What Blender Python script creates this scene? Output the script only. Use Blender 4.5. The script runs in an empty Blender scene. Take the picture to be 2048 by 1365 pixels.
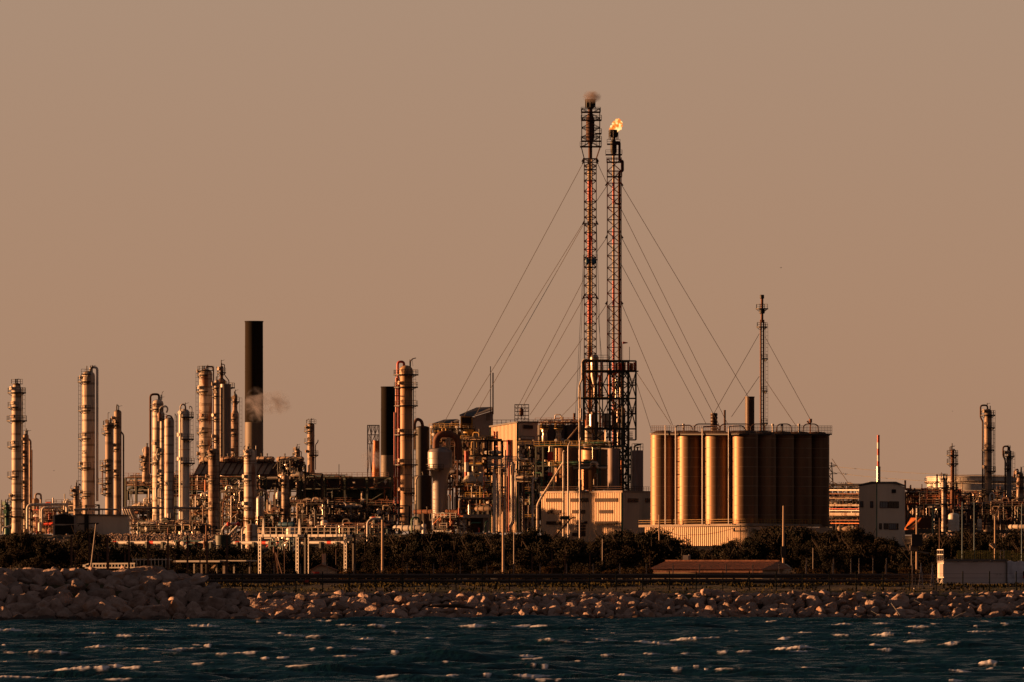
import bpy, bmesh, math, random
import numpy as np
from mathutils import Vector, Matrix, noise
R = math.radians
sc = bpy.context.scene
COL = sc.collection
# ------------------------------------------------------------------ camera
CAM_H = 3.0; FOC = 300.0; HOR = 1147.0        # lens height over the water, focal length, row of the horizon
cam = bpy.data.objects.new('camera', bpy.data.cameras.new('camera'))
COL.objects.link(cam); sc.camera = cam
cam.data.lens = FOC; cam.data.sensor_width = 36
cam.location = (0, 0, CAM_H); cam.rotation_euler = (R(90), 0, 0)
cam.data.shift_y = (HOR-682.5)/2048
cam.data.clip_start = 1; cam.data.clip_end = 20000
# ------------------------------------------------------------------ light
SUN_EL, SUN_AZ = R(4.2), R(-81.5)                # azimuth from +Y, clockwise: left and a little behind the plant
sd = Vector((math.sin(SUN_AZ)*math.cos(SUN_EL), math.cos(SUN_AZ)*math.cos(SUN_EL), math.sin(SUN_EL)))
sl = bpy.data.lights.new('sun', 'SUN'); sl.energy = 5.0; sl.angle = R(0.6); sl.color = (1.0, 0.45, 0.175)
sun = bpy.data.objects.new('sun', sl); COL.objects.link(sun)
sun.rotation_euler = (-sd).to_track_quat('-Z', 'Y').to_euler(); sun.location = (-50, 100, 60)
w = bpy.data.worlds.new('World'); sc.world = w; w.use_nodes = True
nt = w.node_tree; N = nt.nodes; L = nt.links; N.clear()
def nd(t, **k):
    n = N.new(t)
    for a, v in k.items(): setattr(n, a, v)
    return n
out = nd('ShaderNodeOutputWorld'); bg = nd('ShaderNodeBackground'); bg.inputs[1].default_value = 0.4665
sky = nd('ShaderNodeTexSky', sky_type='NISHITA'); sky.sun_disc = False
sky.sun_elevation = SUN_EL; sky.sun_rotation = SUN_AZ; sky.air_density = 1.5; sky.dust_density = 4.0; sky.ozone_density = 1.0
sk = nd('ShaderNodeVectorMath', operation='SCALE'); sk.inputs['Scale'].default_value = 0.05
L.new(sky.outputs[0], sk.inputs[0])
# dusk air: a dusty tan band along the horizon under a dark blue-green zenith
tc = nd('ShaderNodeTexCoord'); sp = nd('ShaderNodeSeparateXYZ'); L.new(tc.outputs['Generated'], sp.inputs[0])
rp = nd('ShaderNodeValToRGB'); L.new(sp.outputs['Z'], rp.inputs[0])
el = rp.color_ramp.elements
el[0].position = 0.0; el[0].color = (0.385, 0.215, 0.130, 1)
el[1].position = 1.0; el[1].color = (0.004, 0.013, 0.019, 1)
for p_, c_ in ((0.03, (0.405, 0.243, 0.153, 1)), (0.075, (0.402, 0.272, 0.190, 1)), (0.09, (0.15, 0.12, 0.10, 1)), (0.125, (0.012, 0.028, 0.033, 1)), (0.5, (0.006, 0.021, 0.028, 1))):
    e = el.new(p_); e.color = c_
# the unseen sky behind the viewer: dull grey-rose, brightened partway up to fill shaded rocks
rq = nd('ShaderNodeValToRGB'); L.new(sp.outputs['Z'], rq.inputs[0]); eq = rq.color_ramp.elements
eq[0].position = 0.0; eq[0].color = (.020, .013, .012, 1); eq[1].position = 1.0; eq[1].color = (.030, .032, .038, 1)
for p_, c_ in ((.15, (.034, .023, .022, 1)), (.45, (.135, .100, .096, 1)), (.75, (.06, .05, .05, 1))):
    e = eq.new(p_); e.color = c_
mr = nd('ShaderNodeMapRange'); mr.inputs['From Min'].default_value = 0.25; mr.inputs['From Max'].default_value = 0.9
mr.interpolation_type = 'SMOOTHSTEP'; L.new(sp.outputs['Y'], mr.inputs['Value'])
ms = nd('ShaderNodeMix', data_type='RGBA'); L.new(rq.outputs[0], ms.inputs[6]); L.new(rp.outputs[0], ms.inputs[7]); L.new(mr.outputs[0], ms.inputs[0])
sk.inputs['Scale'].default_value = 0.004
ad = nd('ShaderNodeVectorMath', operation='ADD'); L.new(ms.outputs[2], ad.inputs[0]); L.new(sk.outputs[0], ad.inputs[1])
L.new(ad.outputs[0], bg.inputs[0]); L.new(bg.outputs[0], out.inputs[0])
sc.view_settings.view_transform = 'Standard'; sc.view_settings.look = 'None'
sc.view_settings.exposure = 1.1; sc.view_settings.gamma = 1; sc.view_settings.use_curve_mapping = False
sc.cycles.max_bounces = 5; sc.cycles.volume_bounces = 1; sc.cycles.diffuse_bounces = 2

# ------------------------------------------------------------------ helpers
def S(D): return 36.0/(2048*FOC)*D             # metres per reference pixel at distance D
def at(px, py, D): return Vector(((px-1024)*S(D), D, CAM_H+(HOR-py)*S(D)))
GP = [(-5000,-6),(548,-2.5),(556.5,1.55),(561,1.85),(566,2.15),(569,2.3),(600,2.35),(640,1.3),(1500,1.6),(1650,3.6),(1760,6.2),(1830,9.5),(1905,11.6)]
def gz(y):
    if y > 1905: return CAM_H+(HOR-1071.5)*S(y)
    for a, b in zip(GP, GP[1:]):
        if y <= b[0]: return a[1]+(b[1]-a[1])*(y-a[0])/(b[0]-a[0])
    return GP[-1][1]

MATS = {}
def mat(name, c1, c2=None, scale=0.6, rough=0.6, metal=0.0, streak=1.0, lo=0.4, hi=0.65, bump=0.0, detail=5, vary=0.12, bands=0.0, spec=0.5, c3=None, s3=0.15, mt=0.55):
    m = bpy.data.materials.new(name); m.use_nodes = True
    n = m.node_tree.nodes; l = m.node_tree.links; b = n['Principled BSDF']
    b.inputs['Roughness'].default_value = rough; b.inputs['Metallic'].default_value = metal; b.inputs['Specular IOR Level'].default_value = spec
    c2 = c2 or tuple(x*0.7 for x in c1)
    t = n.new('ShaderNodeTexCoord'); mp = n.new('ShaderNodeMapping'); mp.inputs['Scale'].default_value = (1, 1, streak)
    oi = n.new('ShaderNodeObjectInfo')
    va = n.new('ShaderNodeVectorMath'); va.operation = 'ADD'
    sc_ = n.new('ShaderNodeVectorMath'); sc_.operation = 'SCALE'; sc_.inputs['Scale'].default_value = 40
    cb = n.new('ShaderNodeCombineXYZ'); l.new(oi.outputs['Random'], cb.inputs[0]); l.new(oi.outputs['Random'], cb.inputs[2])
    l.new(cb.outputs[0], sc_.inputs[0]); l.new(t.outputs['Object'], mp.inputs[0]); l.new(mp.outputs[0], va.inputs[0]); l.new(sc_.outputs[0], va.inputs[1])
    no = n.new('ShaderNodeTexNoise'); no.inputs['Scale'].default_value = scale; no.inputs['Detail'].default_value = detail; no.inputs['Roughness'].default_value = 0.62
    l.new(va.outputs[0], no.inputs['Vector'])
    rp = n.new('ShaderNodeValToRGB'); rp.color_ramp.elements[0].position = lo; rp.color_ramp.elements[1].position = hi
    rp.color_ramp.elements[0].color = (*c1, 1); rp.color_ramp.elements[1].color = (*c2, 1)
    l.new(no.outputs['Fac'], rp.inputs[0]); last = rp.outputs[0]
    if c3:
        n3 = n.new('ShaderNodeTexNoise'); n3.inputs['Scale'].default_value = s3; n3.inputs['Detail'].default_value = 4; l.new(va.outputs[0], n3.inputs['Vector'])
        r3 = n.new('ShaderNodeValToRGB'); r3.color_ramp.elements[0].position = mt; r3.color_ramp.elements[1].position = mt+0.09
        l.new(n3.outputs['Fac'], r3.inputs[0]); mx = n.new('ShaderNodeMix'); mx.data_type = 'RGBA'
        l.new(r3.outputs[0], mx.inputs[0]); l.new(last, mx.inputs[6]); mx.inputs[7].default_value = (*c3, 1); last = mx.outputs[2]
    if bands:
        wv = n.new('ShaderNodeTexWave'); wv.bands_direction = 'Z'; wv.inputs['Scale'].default_value = bands; wv.inputs['Distortion'].default_value = 0.4
        l.new(t.outputs['Object'], wv.inputs[0]); r4 = n.new('ShaderNodeValToRGB'); r4.color_ramp.elements[0].position = 0.0; r4.color_ramp.elements[1].position = 0.14
        r4.color_ramp.elements[0].color = (.45, .42, .4, 1); r4.color_ramp.elements[1].color = (1, 1, 1, 1); l.new(wv.outputs['Fac'], r4.inputs[0])
        m4 = n.new('ShaderNodeMix'); m4.data_type = 'RGBA'; m4.blend_type = 'MULTIPLY'; m4.inputs[0].default_value = 1
        l.new(last, m4.inputs[6]); l.new(r4.outputs[0], m4.inputs[7]); last = m4.outputs[2]
    hv = n.new('ShaderNodeHueSaturation'); mrr = n.new('ShaderNodeMapRange'); mrr.inputs['To Min'].default_value = 1-vary; mrr.inputs['To Max'].default_value = 1+vary
    l.new(oi.outputs['Random'], mrr.inputs['Value']); l.new(mrr.outputs[0], hv.inputs['Value']); l.new(last, hv.inputs['Color']); l.new(hv.outputs[0], b.inputs['Base Color'])
    if bump:
        bp = n.new('ShaderNodeBump'); bp.inputs['Strength'].default_value = bump; bp.inputs['Distance'].default_value = 0.15
        l.new(no.outputs['Fac'], bp.inputs['Height']); l.new(bp.outputs[0], b.inputs['Normal'])
    MATS[name] = m; return m
RUST = (.20, .07, .03)
M = MATS
mat('cream_steel', (.66,.56,.45), (.44,.33,.24), .9, .6, streak=.12, lo=.42, hi=.72, c3=(.24,.11,.06), s3=.55, mt=.57, bands=.10)
mat('pale_steel', (.72,.66,.59), (.52,.46,.40), .5, .5, streak=.1, c3=(.33,.19,.12), s3=.6, mt=.66)
mat('tan_steel', (.40,.28,.19), (.28,.19,.13), .5, .6, streak=.1, c3=(.2,.1,.06), s3=.4, mt=.64, bands=.07)
mat('blotch_steel', (.60,.50,.39), (.46,.36,.27), 1.0, .5, streak=.3, c3=(.30,.13,.06), s3=.65, mt=.53, bands=.14)
mat('ochre_steel', (.56,.33,.17), (.42,.235,.12), .5, .55, streak=.1, c3=(.34,.18,.09), s3=.4, mt=.62)
mat('rusty_steel', (.30,.17,.10), (.48,.37,.26), .7, .6, streak=.25, lo=.45, hi=.6, c3=(.12,.055,.03), s3=.5, mt=.52, bands=.2)
mat('rust', (.22,.085,.040), (.12,.045,.025), 1.2, .75, streak=.3)
mat('dark_rust', (.085,.035,.022), (.05,.022,.016), 1.0, .8, streak=.4)
mat('orange_paint', (.66,.20,.045), (.46,.13,.035), .9, .55)
mat('red_paint', (.52,.060,.030), (.34,.045,.025), .8, .5)
mat('signal_red', (.70,.055,.025), (.5,.045,.02), .8, .5)
mat('white_paint', (.72,.68,.62), (.55,.5,.44), .8, .45, vary=.05)
mat('grey_paint', (.30,.275,.26), (.23,.21,.20), .5, .55)
mat('grey_metal', (.19,.17,.165), (.13,.12,.115), .5, .45, metal=.3, streak=.2)
mat('blue_metal', (.20,.21,.23), (.15,.16,.18), .5, .4, metal=.4, streak=.2)
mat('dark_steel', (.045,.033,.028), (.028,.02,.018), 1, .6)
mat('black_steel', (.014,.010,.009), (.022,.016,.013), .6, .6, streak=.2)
mat('soot_stack', (.012,.009,.007), (.024,.016,.009), .35, .95, spec=.15, streak=.1)
mat('lattice_red', (.32,.085,.04), (.22,.06,.03), 1, .6)
mat('stack_grey', (.12,.098,.085), (.17,.125,.085), .3, .6, streak=.15)
mat('stack_brown', (.075,.035,.018), (.05,.024,.014), .5, .55, streak=.15)
mat('green_steel', (.026,.040,.031), (.02,.028,.024), 1, .55)
mat('green_paint', (.05,.16,.10), (.035,.11,.075), 1, .5)
mat('teal_steel', (.05,.10,.11), (.035,.07,.08), 1, .5)
mat('blue_paint', (.04,.13,.20), (.03,.09,.14), 1, .5)
mat('yellow_paint', (.50,.29,.045), (.34,.19,.035), 1, .55)
mat('silo_metal', (.245,.145,.086), (.17,.102,.062), .5, .52, metal=.78, bump=.05, spec=.4, streak=.05, vary=.04, c3=(.36,.24,.15), s3=.12, mt=.6)
mat('shiny_metal', (.55,.46,.38), (.42,.35,.30), .5, .35, metal=.8, streak=.2, vary=.05)
mat('dull_silver', (.36,.32,.31), (.27,.24,.23), .4, .45, metal=.3, streak=.2)
mat('weathered_panel', (.30,.225,.205), (.20,.14,.12), .8, .6, streak=.08, c3=(.11,.07,.06), s3=1.1, mt=.60)
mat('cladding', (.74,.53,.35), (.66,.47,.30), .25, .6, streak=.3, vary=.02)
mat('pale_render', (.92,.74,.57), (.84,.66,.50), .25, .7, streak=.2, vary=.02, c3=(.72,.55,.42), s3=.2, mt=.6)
mat('cladding_plain', (.66,.47,.33), (.58,.41,.285), .25, .65, streak=.2, vary=.02, c3=(.42,.31,.22), s3=.2, mt=.6)  # darker twin of cladding for shaded walls, with shade put into the colour
mat('concrete', (.42,.34,.27), (.33,.26,.20), .5, .8, bump=.1)
mat('pole_wood', (.50,.36,.25), (.36,.25,.17), 1.6, .85, streak=.1)
mat('glass', (.030,.018,.015), (.05,.03,.024), .7, .15)
mat('glass_blue', (.13,.14,.16), (.18,.18,.19), .5, .3)
mat('void', (.010,.008,.007), (.014,.01,.009), .5, .9)
mat('wire', (.055,.035,.025), (.05,.032,.024), 1, .6)
mat('roof_tile', (.50,.24,.15), (.32,.15,.095), 2.5, .85, bump=.2)
mat('plaster', (.62,.48,.35), (.5,.38,.27), .5, .85)
mat('bark', (.07,.045,.03), (.045,.03,.02), 3, .9)
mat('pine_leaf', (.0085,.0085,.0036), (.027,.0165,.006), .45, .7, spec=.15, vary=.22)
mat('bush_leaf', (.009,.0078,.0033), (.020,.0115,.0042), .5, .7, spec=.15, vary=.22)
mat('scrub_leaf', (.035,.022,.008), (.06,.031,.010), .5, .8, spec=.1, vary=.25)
mat('grass', (.060,.048,.014), (.035,.027,.010), 2, .9, spec=.1)
mat('rail_metal', (.10,.068,.055), (.07,.048,.04), .8, .5, metal=.2)
mat('post_green', (.016,.022,.014), (.012,.016,.01), 1, .6)
mat('post_grey', (.30,.24,.20), (.22,.17,.14), 1, .55)
mat('post_rust', (.13,.06,.038), (.09,.042,.028), 2, .7)
mat('container_paint', (.80,.72,.70), (.70,.62,.60), .5, .55, streak=.2, vary=.03)
mat('tarp', (.85,.85,.92), (.7,.7,.78), 1.2, .7, bump=.4)
mat('lime_slat', (.36,.30,.06), (.26,.21,.045), 1, .6)
mat('boulder', (.43,.315,.265), (.27,.19,.155), 1.3, .9, bump=1.0, vary=.28, c3=(.30,.17,.11), s3=.7, mt=.58)
mat('wet_boulder', (.075,.045,.032), (.035,.022,.016), 1.3, .55, bump=.5, vary=.2)
mat('soil', (.085,.055,.038), (.05,.034,.024), .9, .95, bump=.6, c3=(.06,.055,.018), s3=.25, mt=.5)
mat('gravel', (.17,.10,.07), (.06,.036,.027), 2.2, .95, bump=1.0)
mat('asphalt', (.055,.045,.04), (.04,.033,.03), 2, .9)
mat('insulation', (.55,.46,.35), (.40,.32,.24), 1.2, .8, bump=.6)

class MB:
    def __init__(s): s.v = []; s.f = []; s.sm = []; s.mi = []; s.m = 0
    def add(s, vs, fs, smooth=False):
        o = len(s.v); s.v.extend(vs)
        for f in fs: s.f.append([i+o for i in f]); s.sm.append(smooth); s.mi.append(s.m)
    def box(s, c, d, rz=0):
        x, y, z = [k/2 for k in d]; ca, sa = math.cos(rz), math.sin(rz); vs = []
        for i in (-x, x):
            for j in (-y, y):
                for k in (-z, z): vs.append((c[0]+i*ca-j*sa, c[1]+i*sa+j*ca, c[2]+k))
        s.add(vs, [(0,1,3,2),(4,6,7,5),(0,4,5,1),(2,3,7,6),(0,2,6,4),(1,5,7,3)])
    def bar(s, a, b, w=.1, h=None):
        a = Vector(a); b = Vector(b); d = b-a
        if d.length < 1e-5: return
        d.normalize(); up = Vector((0,0,1)) if abs(d.z) < .95 else Vector((0,1,0))
        u = d.cross(up).normalized()*(w/2); v = u.cross(d).normalized()*((h or w)/2)
        vs = [tuple(p+i*u+j*v) for p in (a, b) for i, j in ((-1,-1),(1,-1),(1,1),(-1,1))]
        s.add(vs, [(0,3,2,1),(4,5,6,7),(0,1,5,4),(1,2,6,5),(2,3,7,6),(3,0,4,7)])
    def tube(s, pts, r, n=8, bend=0):
        P = [Vector(p) for p in pts]
        if bend and len(P) > 2:
            Q = [P[0]]
            for i in range(1, len(P)-1):
                a, b, c = P[i-1], P[i], P[i+1]; da = (a-b); dc = (c-b)
                k = min(bend, da.length*.45, dc.length*.45); p0 = b+da.normalized()*k; p1 = b+dc.normalized()*k
                for t in (0, .25, .5, .75, 1): Q.append(p0*(1-t)**2+b*2*t*(1-t)+p1*t*t)
            Q.append(P[-1]); P = Q
        P = [p for i, p in enumerate(P) if i == 0 or (p-P[i-1]).length > 1e-5]
        rs = r if isinstance(r, (list, tuple)) else [r]*len(P)
        vs = []; prev = None
        for i, p in enumerate(P):
            d = (P[min(i+1, len(P)-1)]-P[max(i-1, 0)]).normalized()
            if prev is None: u = d.cross(Vector((0,0,1)) if abs(d.z) < .9 else Vector((0,1,0))).normalized()
            else: u = (prev-d*prev.dot(d)).normalized()
            prev = u; v = d.cross(u)
            for k in range(n):
                a = 2*math.pi*k/n; vs.append(tuple(p+(u*math.cos(a)+v*math.sin(a))*rs[i]))
        m = len(P)
        s.add(vs, [(i*n+k, i*n+(k+1) % n, (i+1)*n+(k+1) % n, (i+1)*n+k) for i in range(m-1) for k in range(n)], True)
        s.add(vs[:n], [tuple(range(n))[::-1]]); s.add(vs[-n:], [tuple(range(n))])
    def lathe(s, prof, c=(0,0,0), n=20, axis='z'):
        runs = [[prof[0]]]                         # profile cut at sharp corners, so walls keep true normals
        for i in range(1, len(prof)):
            runs[-1].append(prof[i])
            if i < len(prof)-1:
                a = math.atan2(prof[i][1]-prof[i-1][1], prof[i][0]-prof[i-1][0]); b = math.atan2(prof[i+1][1]-prof[i][1], prof[i+1][0]-prof[i][0])
                if abs(math.atan2(math.sin(b-a), math.cos(b-a))) > R(28): runs.append([prof[i]])
        fl = axis == 'y'
        def ring(r, z):
            o = []
            for k in range(n):
                a = 2*math.pi*k/n; q = (r*math.cos(a), r*math.sin(a), z)
                if axis == 'x': q = (z, q[0], q[1])
                if axis == 'y': q = (q[0], z, q[1])
                o.append((c[0]+q[0], c[1]+q[1], c[2]+q[2]))
            return o
        for run in runs:
            vs = [v for r, z in run for v in ring(r, z)]
            fs = [(i*n+k, i*n+(k+1) % n, (i+1)*n+(k+1) % n, (i+1)*n+k) for i in range(len(run)-1) for k in range(n)]
            s.add(vs, [f[::-1] for f in fs] if fl else fs, True)
        for q, rev in ((0, True), (len(prof)-1, False)):
            if prof[q][0] > .01: s.add(ring(*prof[q]), [tuple(range(n))[::-1] if rev != fl else tuple(range(n))])
    def poly(s, pts): s.add([tuple(p) for p in pts], [tuple(range(len(pts)))])
    def prism(s, pts, t):                        # closed polygon swept by the vector t
        n = len(pts); a = [tuple(p) for p in pts]; b = [tuple(Vector(p)+Vector(t)) for p in pts]
        s.add(a+b, [tuple(range(n)), tuple(range(2*n-1, n-1, -1))]+[(i, i+n, (i+1) % n+n, (i+1) % n) for i in range(n)])
    def deck(s, c, r0, r1, a0, a1, th=.14):
        n = max(4, int(abs(a1-a0)/R(18))); vs = []
        for i in range(n+1):
            a = a0+(a1-a0)*i/n
            for r, z in ((r0,0),(r1,0),(r1,-th),(r0,-th)): vs.append((c[0]+r*math.cos(a), c[1]+r*math.sin(a), c[2]+z))
        fs = [(i*4+j, (i+1)*4+j, (i+1)*4+(j+1) % 4, i*4+(j+1) % 4) for i in range(n) for j in range(4)]
        s.add(vs, fs); s.add(vs[:4], [(0,1,2,3)]); s.add(vs[-4:], [(3,2,1,0)])
    def rail(s, pts, h=1.1, w=.075, step=1.4, mid=True):
        for a, b in zip(pts, pts[1:]):
            a = Vector(a); b = Vector(b); n = max(1, int((b-a).length/step)); up = Vector((0,0,h))
            for i in range(n+1): q = a+(b-a)*i/n; s.bar(q, q+up, w)
            s.bar(a+up, b+up, w)
            if mid: s.bar(a+up*.5, b+up*.5, w*.8)
    def arcrail(s, c, r, a0, a1, h=1.1, w=.075):
        n = max(3, int(abs(a1-a0)*r/1.3)); pts = [(c[0]+r*math.cos(a0+(a1-a0)*i/n), c[1]+r*math.sin(a0+(a1-a0)*i/n), c[2]) for i in range(n+1)]
        s.rail(pts, h, w, 99)
    def mesh(s, name, ms):
        me = bpy.data.meshes.new(name); me.from_pydata([tuple(v) for v in s.v], [], s.f)
        me.polygons.foreach_set('use_smooth', s.sm)
        for m in (ms if isinstance(ms, (list, tuple)) else [ms]): me.materials.append(M[m] if isinstance(m, str) else m)
        me.polygons.foreach_set('material_index', s.mi)
        me.validate(); me.update(); return me
def tag(o, label=None, cat=None, group=None, kind=None):
    for k, v in (('label', label), ('category', cat), ('group', group), ('kind', kind)):
        if v: o[k] = v
    return o
def solo(name, mb, m, label=None, cat=None, loc=(0,0,0), group=None, kind=None):
    o = bpy.data.objects.new(name, mb.mesh(name, m)); COL.objects.link(o); o.location = loc
    return tag(o, label, cat, group, kind)
class Th:
    """One thing: an Empty at its base; p() turns a reference pixel into a point in the thing's own metres."""
    def __init__(s, name, label, cat, cx, by, D, group=None):
        s.D = D; s.s = S(D); s.loc = at(cx, by, D); s.o = bpy.data.objects.new(name, None); COL.objects.link(s.o)
        s.o.location = s.loc; s.o.empty_display_size = 1; tag(s.o, label, cat, group)
    def p(s, px, py, dy=0): return at(px, py, s.D+dy)-s.loc
    def part(s, name, mb, m, parent=None, label=None):
        o = bpy.data.objects.new(name, mb.mesh(name, m)); COL.objects.link(o); o.parent = parent or s.o
        if label: o['label'] = label
        return o
def children(o): return [c for c in bpy.data.objects if c.parent == o]
def copy_tree(o, loc, rz=None, label=None, scale=None, kids=None):
    c = o.copy(); COL.objects.link(c); c.location = loc
    if rz is not None: c.rotation_euler = (0, 0, rz)
    if scale: c.scale = scale
    if label: c['label'] = label
    for ch in (kids if kids is not None else children(o)):
        d = ch.copy(); COL.objects.link(d); d.parent = c
    return c
# ================================================================== THE SETTING: ground, sea
rng = random.Random(7); nr = np.random.RandomState(5)
def grid_obj(name, X, Y, Z, m, kind='structure', attr=None):
    r, c = X.shape; v = np.stack([X, Y, Z], -1).reshape(-1, 3).astype(np.float32)
    i = np.arange(r*c).reshape(r, c); q = np.stack([i[:-1,:-1], i[:-1,1:], i[1:,1:], i[1:,:-1]], -1).reshape(-1, 4)
    me = bpy.data.meshes.new(name); me.vertices.add(len(v)); me.vertices.foreach_set('co', v.ravel())
    me.loops.add(q.size); me.loops.foreach_set('vertex_index', q.ravel().astype(np.int32))
    me.polygons.add(len(q)); me.polygons.foreach_set('loop_start', np.arange(0, q.size, 4, dtype=np.int32)); me.polygons.foreach_set('loop_total', np.full(len(q), 4, dtype=np.int32))
    me.polygons.foreach_set('use_smooth', np.ones(len(q), dtype=bool)); me.update()
    if attr is not None:
        a = me.attributes.new('foam', 'FLOAT', 'POINT'); a.data.foreach_set('value', attr.ravel().astype(np.float32))
    me.materials.append(m); me.validate()
    o = bpy.data.objects.new(name, me); COL.objects.link(o)
    if kind: o['kind'] = kind
    return o
def vnoise(X, Y, seed, f):                       # cheap smooth value noise on arrays
    rs = np.random.RandomState(seed); T = rs.rand(256, 256); x = X*f+1000; y = Y*f+1000
    xi = np.floor(x).astype(int); yi = np.floor(y).astype(int); fx = x-xi; fy = y-yi; fx = fx*fx*(3-2*fx); fy = fy*fy*(3-2*fy)
    g = lambda a, b: T[a % 256, b % 256]
    return (g(xi,yi)*(1-fx)+g(xi+1,yi)*fx)*(1-fy)+(g(xi,yi+1)*(1-fx)+g(xi+1,yi+1)*fx)*fy
# ---- ground
xs = np.concatenate([np.linspace(-4000,-140,10), np.arange(-130,131,1.0), np.linspace(140,4000,10)])
ys = np.concatenate([np.arange(546,572,.5), np.arange(572,640,4), np.linspace(640,1500,20), np.arange(1510,1740,20), np.arange(1740,1910,2.0), np.arange(1912,2280,8.0), np.linspace(2290,3200,24), [4500, 8000]])
GX, GY = np.meshgrid(xs, ys); GZ = np.vectorize(gz)(GY)
nz = (vnoise(GX,GY,1,.9)-.5)*.5+(vnoise(GX,GY,2,.3)-.5)*.4
amp = np.where(GY<556,.25,np.where(GY<561,.28,np.where(GY<565.5,.12,np.where(GY<640,0,np.where(GY<1740,.25,np.where(GY<1905,1.3,0.05))))))
# lower ground in front of the packing building, silo block and gable building
PX = 1024+GX/S(1)/np.maximum(GY,1); sm = lambda t: np.clip(t,0,1)**2*(3-2*np.clip(t,0,1))
ww = sm((PX-1062)/18)*sm((1838-PX)/20)*np.where(GY > 1650, 1, 0)*(1-sm((GY-2232)/25))
zlow = CAM_H+(HOR-1097)*S(1)*GY; GZ = GZ*(1-ww)+np.minimum(GZ, zlow)*ww; nz = nz*(1-ww*.6)
GZ = GZ+nz*amp
gm = mat('ground_soil', (.085,.055,.038), (.045,.03,.022), .9, .95, bump=.6, c3=(.05,.048,.016), s3=.25, mt=.5, vary=0)
grid_obj('ground', GX, GY, GZ, gm)
# road on the embankment behind the guardrail
X, Y = np.meshgrid(np.linspace(-400,400,3), np.array([577.5, 589.0])); grid_obj('road', X, Y, np.full_like(X, 2.36)+.0, M['asphalt'])
mb = MB(); mb.box((0,578.6,2.37),(800,.12,.008)); solo('road_marking', mb, 'white_paint', kind='structure')
# ---- sea
u = np.concatenate([[-60,-20,-6,-3,-1.9], np.linspace(-1.45,1.45,1500), [1.9,3,6,20,60]])
yv = [160.0]
while yv[-1] < 553: yv.append(yv[-1]+.22+(yv[-1]-160)*.00035)
yv = np.array([-300,-50,60,120]+yv)
U, Y = np.meshgrid(u, yv); X = U*np.maximum(Y, 160)*.06
H = np.zeros_like(X)
for k in range(34):
    lam = 1.1*(1.085**k)*(1 if k < 30 else 1.2); th = rng.gauss(.35, .55); kk = 2*math.pi/lam
    a = .0095*lam**.75*(.7+.6*rng.random())*(1 if k < 20 else .6); ph = rng.random()*6.28
    s_ = np.sin(kk*(X*math.sin(th)+Y*math.cos(th))+ph+1.4*vnoise(X,Y,50+k,.08)); H += a*(s_+.25*np.cos(2*np.arcsin(np.clip(s_,-1,1))))
H *= .85*(.55+.9*vnoise(X,Y,9,.09))
foam = np.zeros_like(X)
CAPS = [(20,1266,26,9,0),(285,1275,28,7,0),(245,1272,14,3,0),(188,1269,22,4,.05),(200,1297,26,7,.1),(65,1311,62,7,.07),(325,1304,82,7,-.03),(415,1256,34,7,0),(325,1264,18,3,.1),(318,1326,16,5,0),
 (235,1333,20,5,0),(262,1336,20,4,.1),(130,1343,24,5,.05),(165,1340,18,4,.1),(195,1355,19,8,0),(245,1360,38,5,0),(45,1361,62,5,.03),(455,1315,20,4,.15),(500,1311,16,3,0),(700,1252,28,5,.12),(753,1257,17,10,-.3),
 (800,1250,12,3,0),(565,1268,11,5,.2),(545,1274,16,4,0),(850,1256,13,4,0),(945,1257,27,7,0),(908,1240,11,5,0),(988,1246,11,2,-.1),(727,1281,18,7,0),(855,1281,16,4,.1),(788,1272,11,3,.1),(718,1307,20,6,.05),(657,1311,12,6,0),
 (625,1310,10,5,.2),(793,1310,13,4,0),(563,1320,16,6,.1),(530,1322,12,3,.1),(890,1335,9,3,.1),(935,1338,9,4,.1),(910,1355,15,4,.1),(975,1358,10,4,0),(1035,1256,22,2,.12),(1080,1252,17,2,0),(1092,1283,17,8,0),(1140,1289,42,4,-.03),
 (1215,1283,30,4,.12),(1310,1290,36,5,-.25),(1395,1283,46,6,.15),(1230,1269,9,4,0),(1308,1311,18,5,-.1),(1215,1316,14,4,.1),(1055,1313,15,4,.1),(1062,1332,13,8,0),(1090,1334,8,5,0),(1155,1323,8,5,0),(1250,1353,20,7,0),(1355,1348,13,6,0),(1395,1347,9,6,0),
 (1460,1350,24,4,0),(1370,1311,11,5,0),(1445,1310,12,4,.2),(1485,1307,17,5,0),(1070,1355,34,3,.05),(1600,1301,56,9,.05),(1600,1313,16,4,.05),(1570,1281,20,4,0),(1600,1268,24,5,.1),(1680,1277,16,4,0),(1775,1271,36,7,.12),(1820,1270,14,3,.1),
 (1815,1256,40,3,.07),(1875,1254,14,7,-.1),(1700,1251,32,2,.05),(1750,1293,14,6,0),(1770,1311,18,8,.15),(1960,1267,28,6,.08),(1973,1246,14,4,.1),(1952,1254,7,4,0),(2010,1258,12,4,0),(1660,1341,54,8,.12),(1978,1335,17,6,0),(1840,1289,28,3,.05),(1765,1250,20,3,0),
 (1900,1290,20,3,0),(1470,1268,12,3,.1),(1180,1262,10,3,0),(640,1243,10,3,0),(1160,1240,12,3,.2),(520,1245,8,2,0),(1540,1245,9,3,0),(1530,1243,20,2,0)]
for k in range(26):
    CAPS.append((rng.uniform(-250,2300), 1243+122*rng.random()**.9, rng.uniform(7,24), rng.uniform(1.5,3), rng.gauss(.03,.07)))
lump = vnoise(X,Y*.6,31,6.0)*.5+vnoise(X,Y*.6,33,15.0)*.5; fine = vnoise(X,Y,34,1.3)
cols = {}
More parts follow.
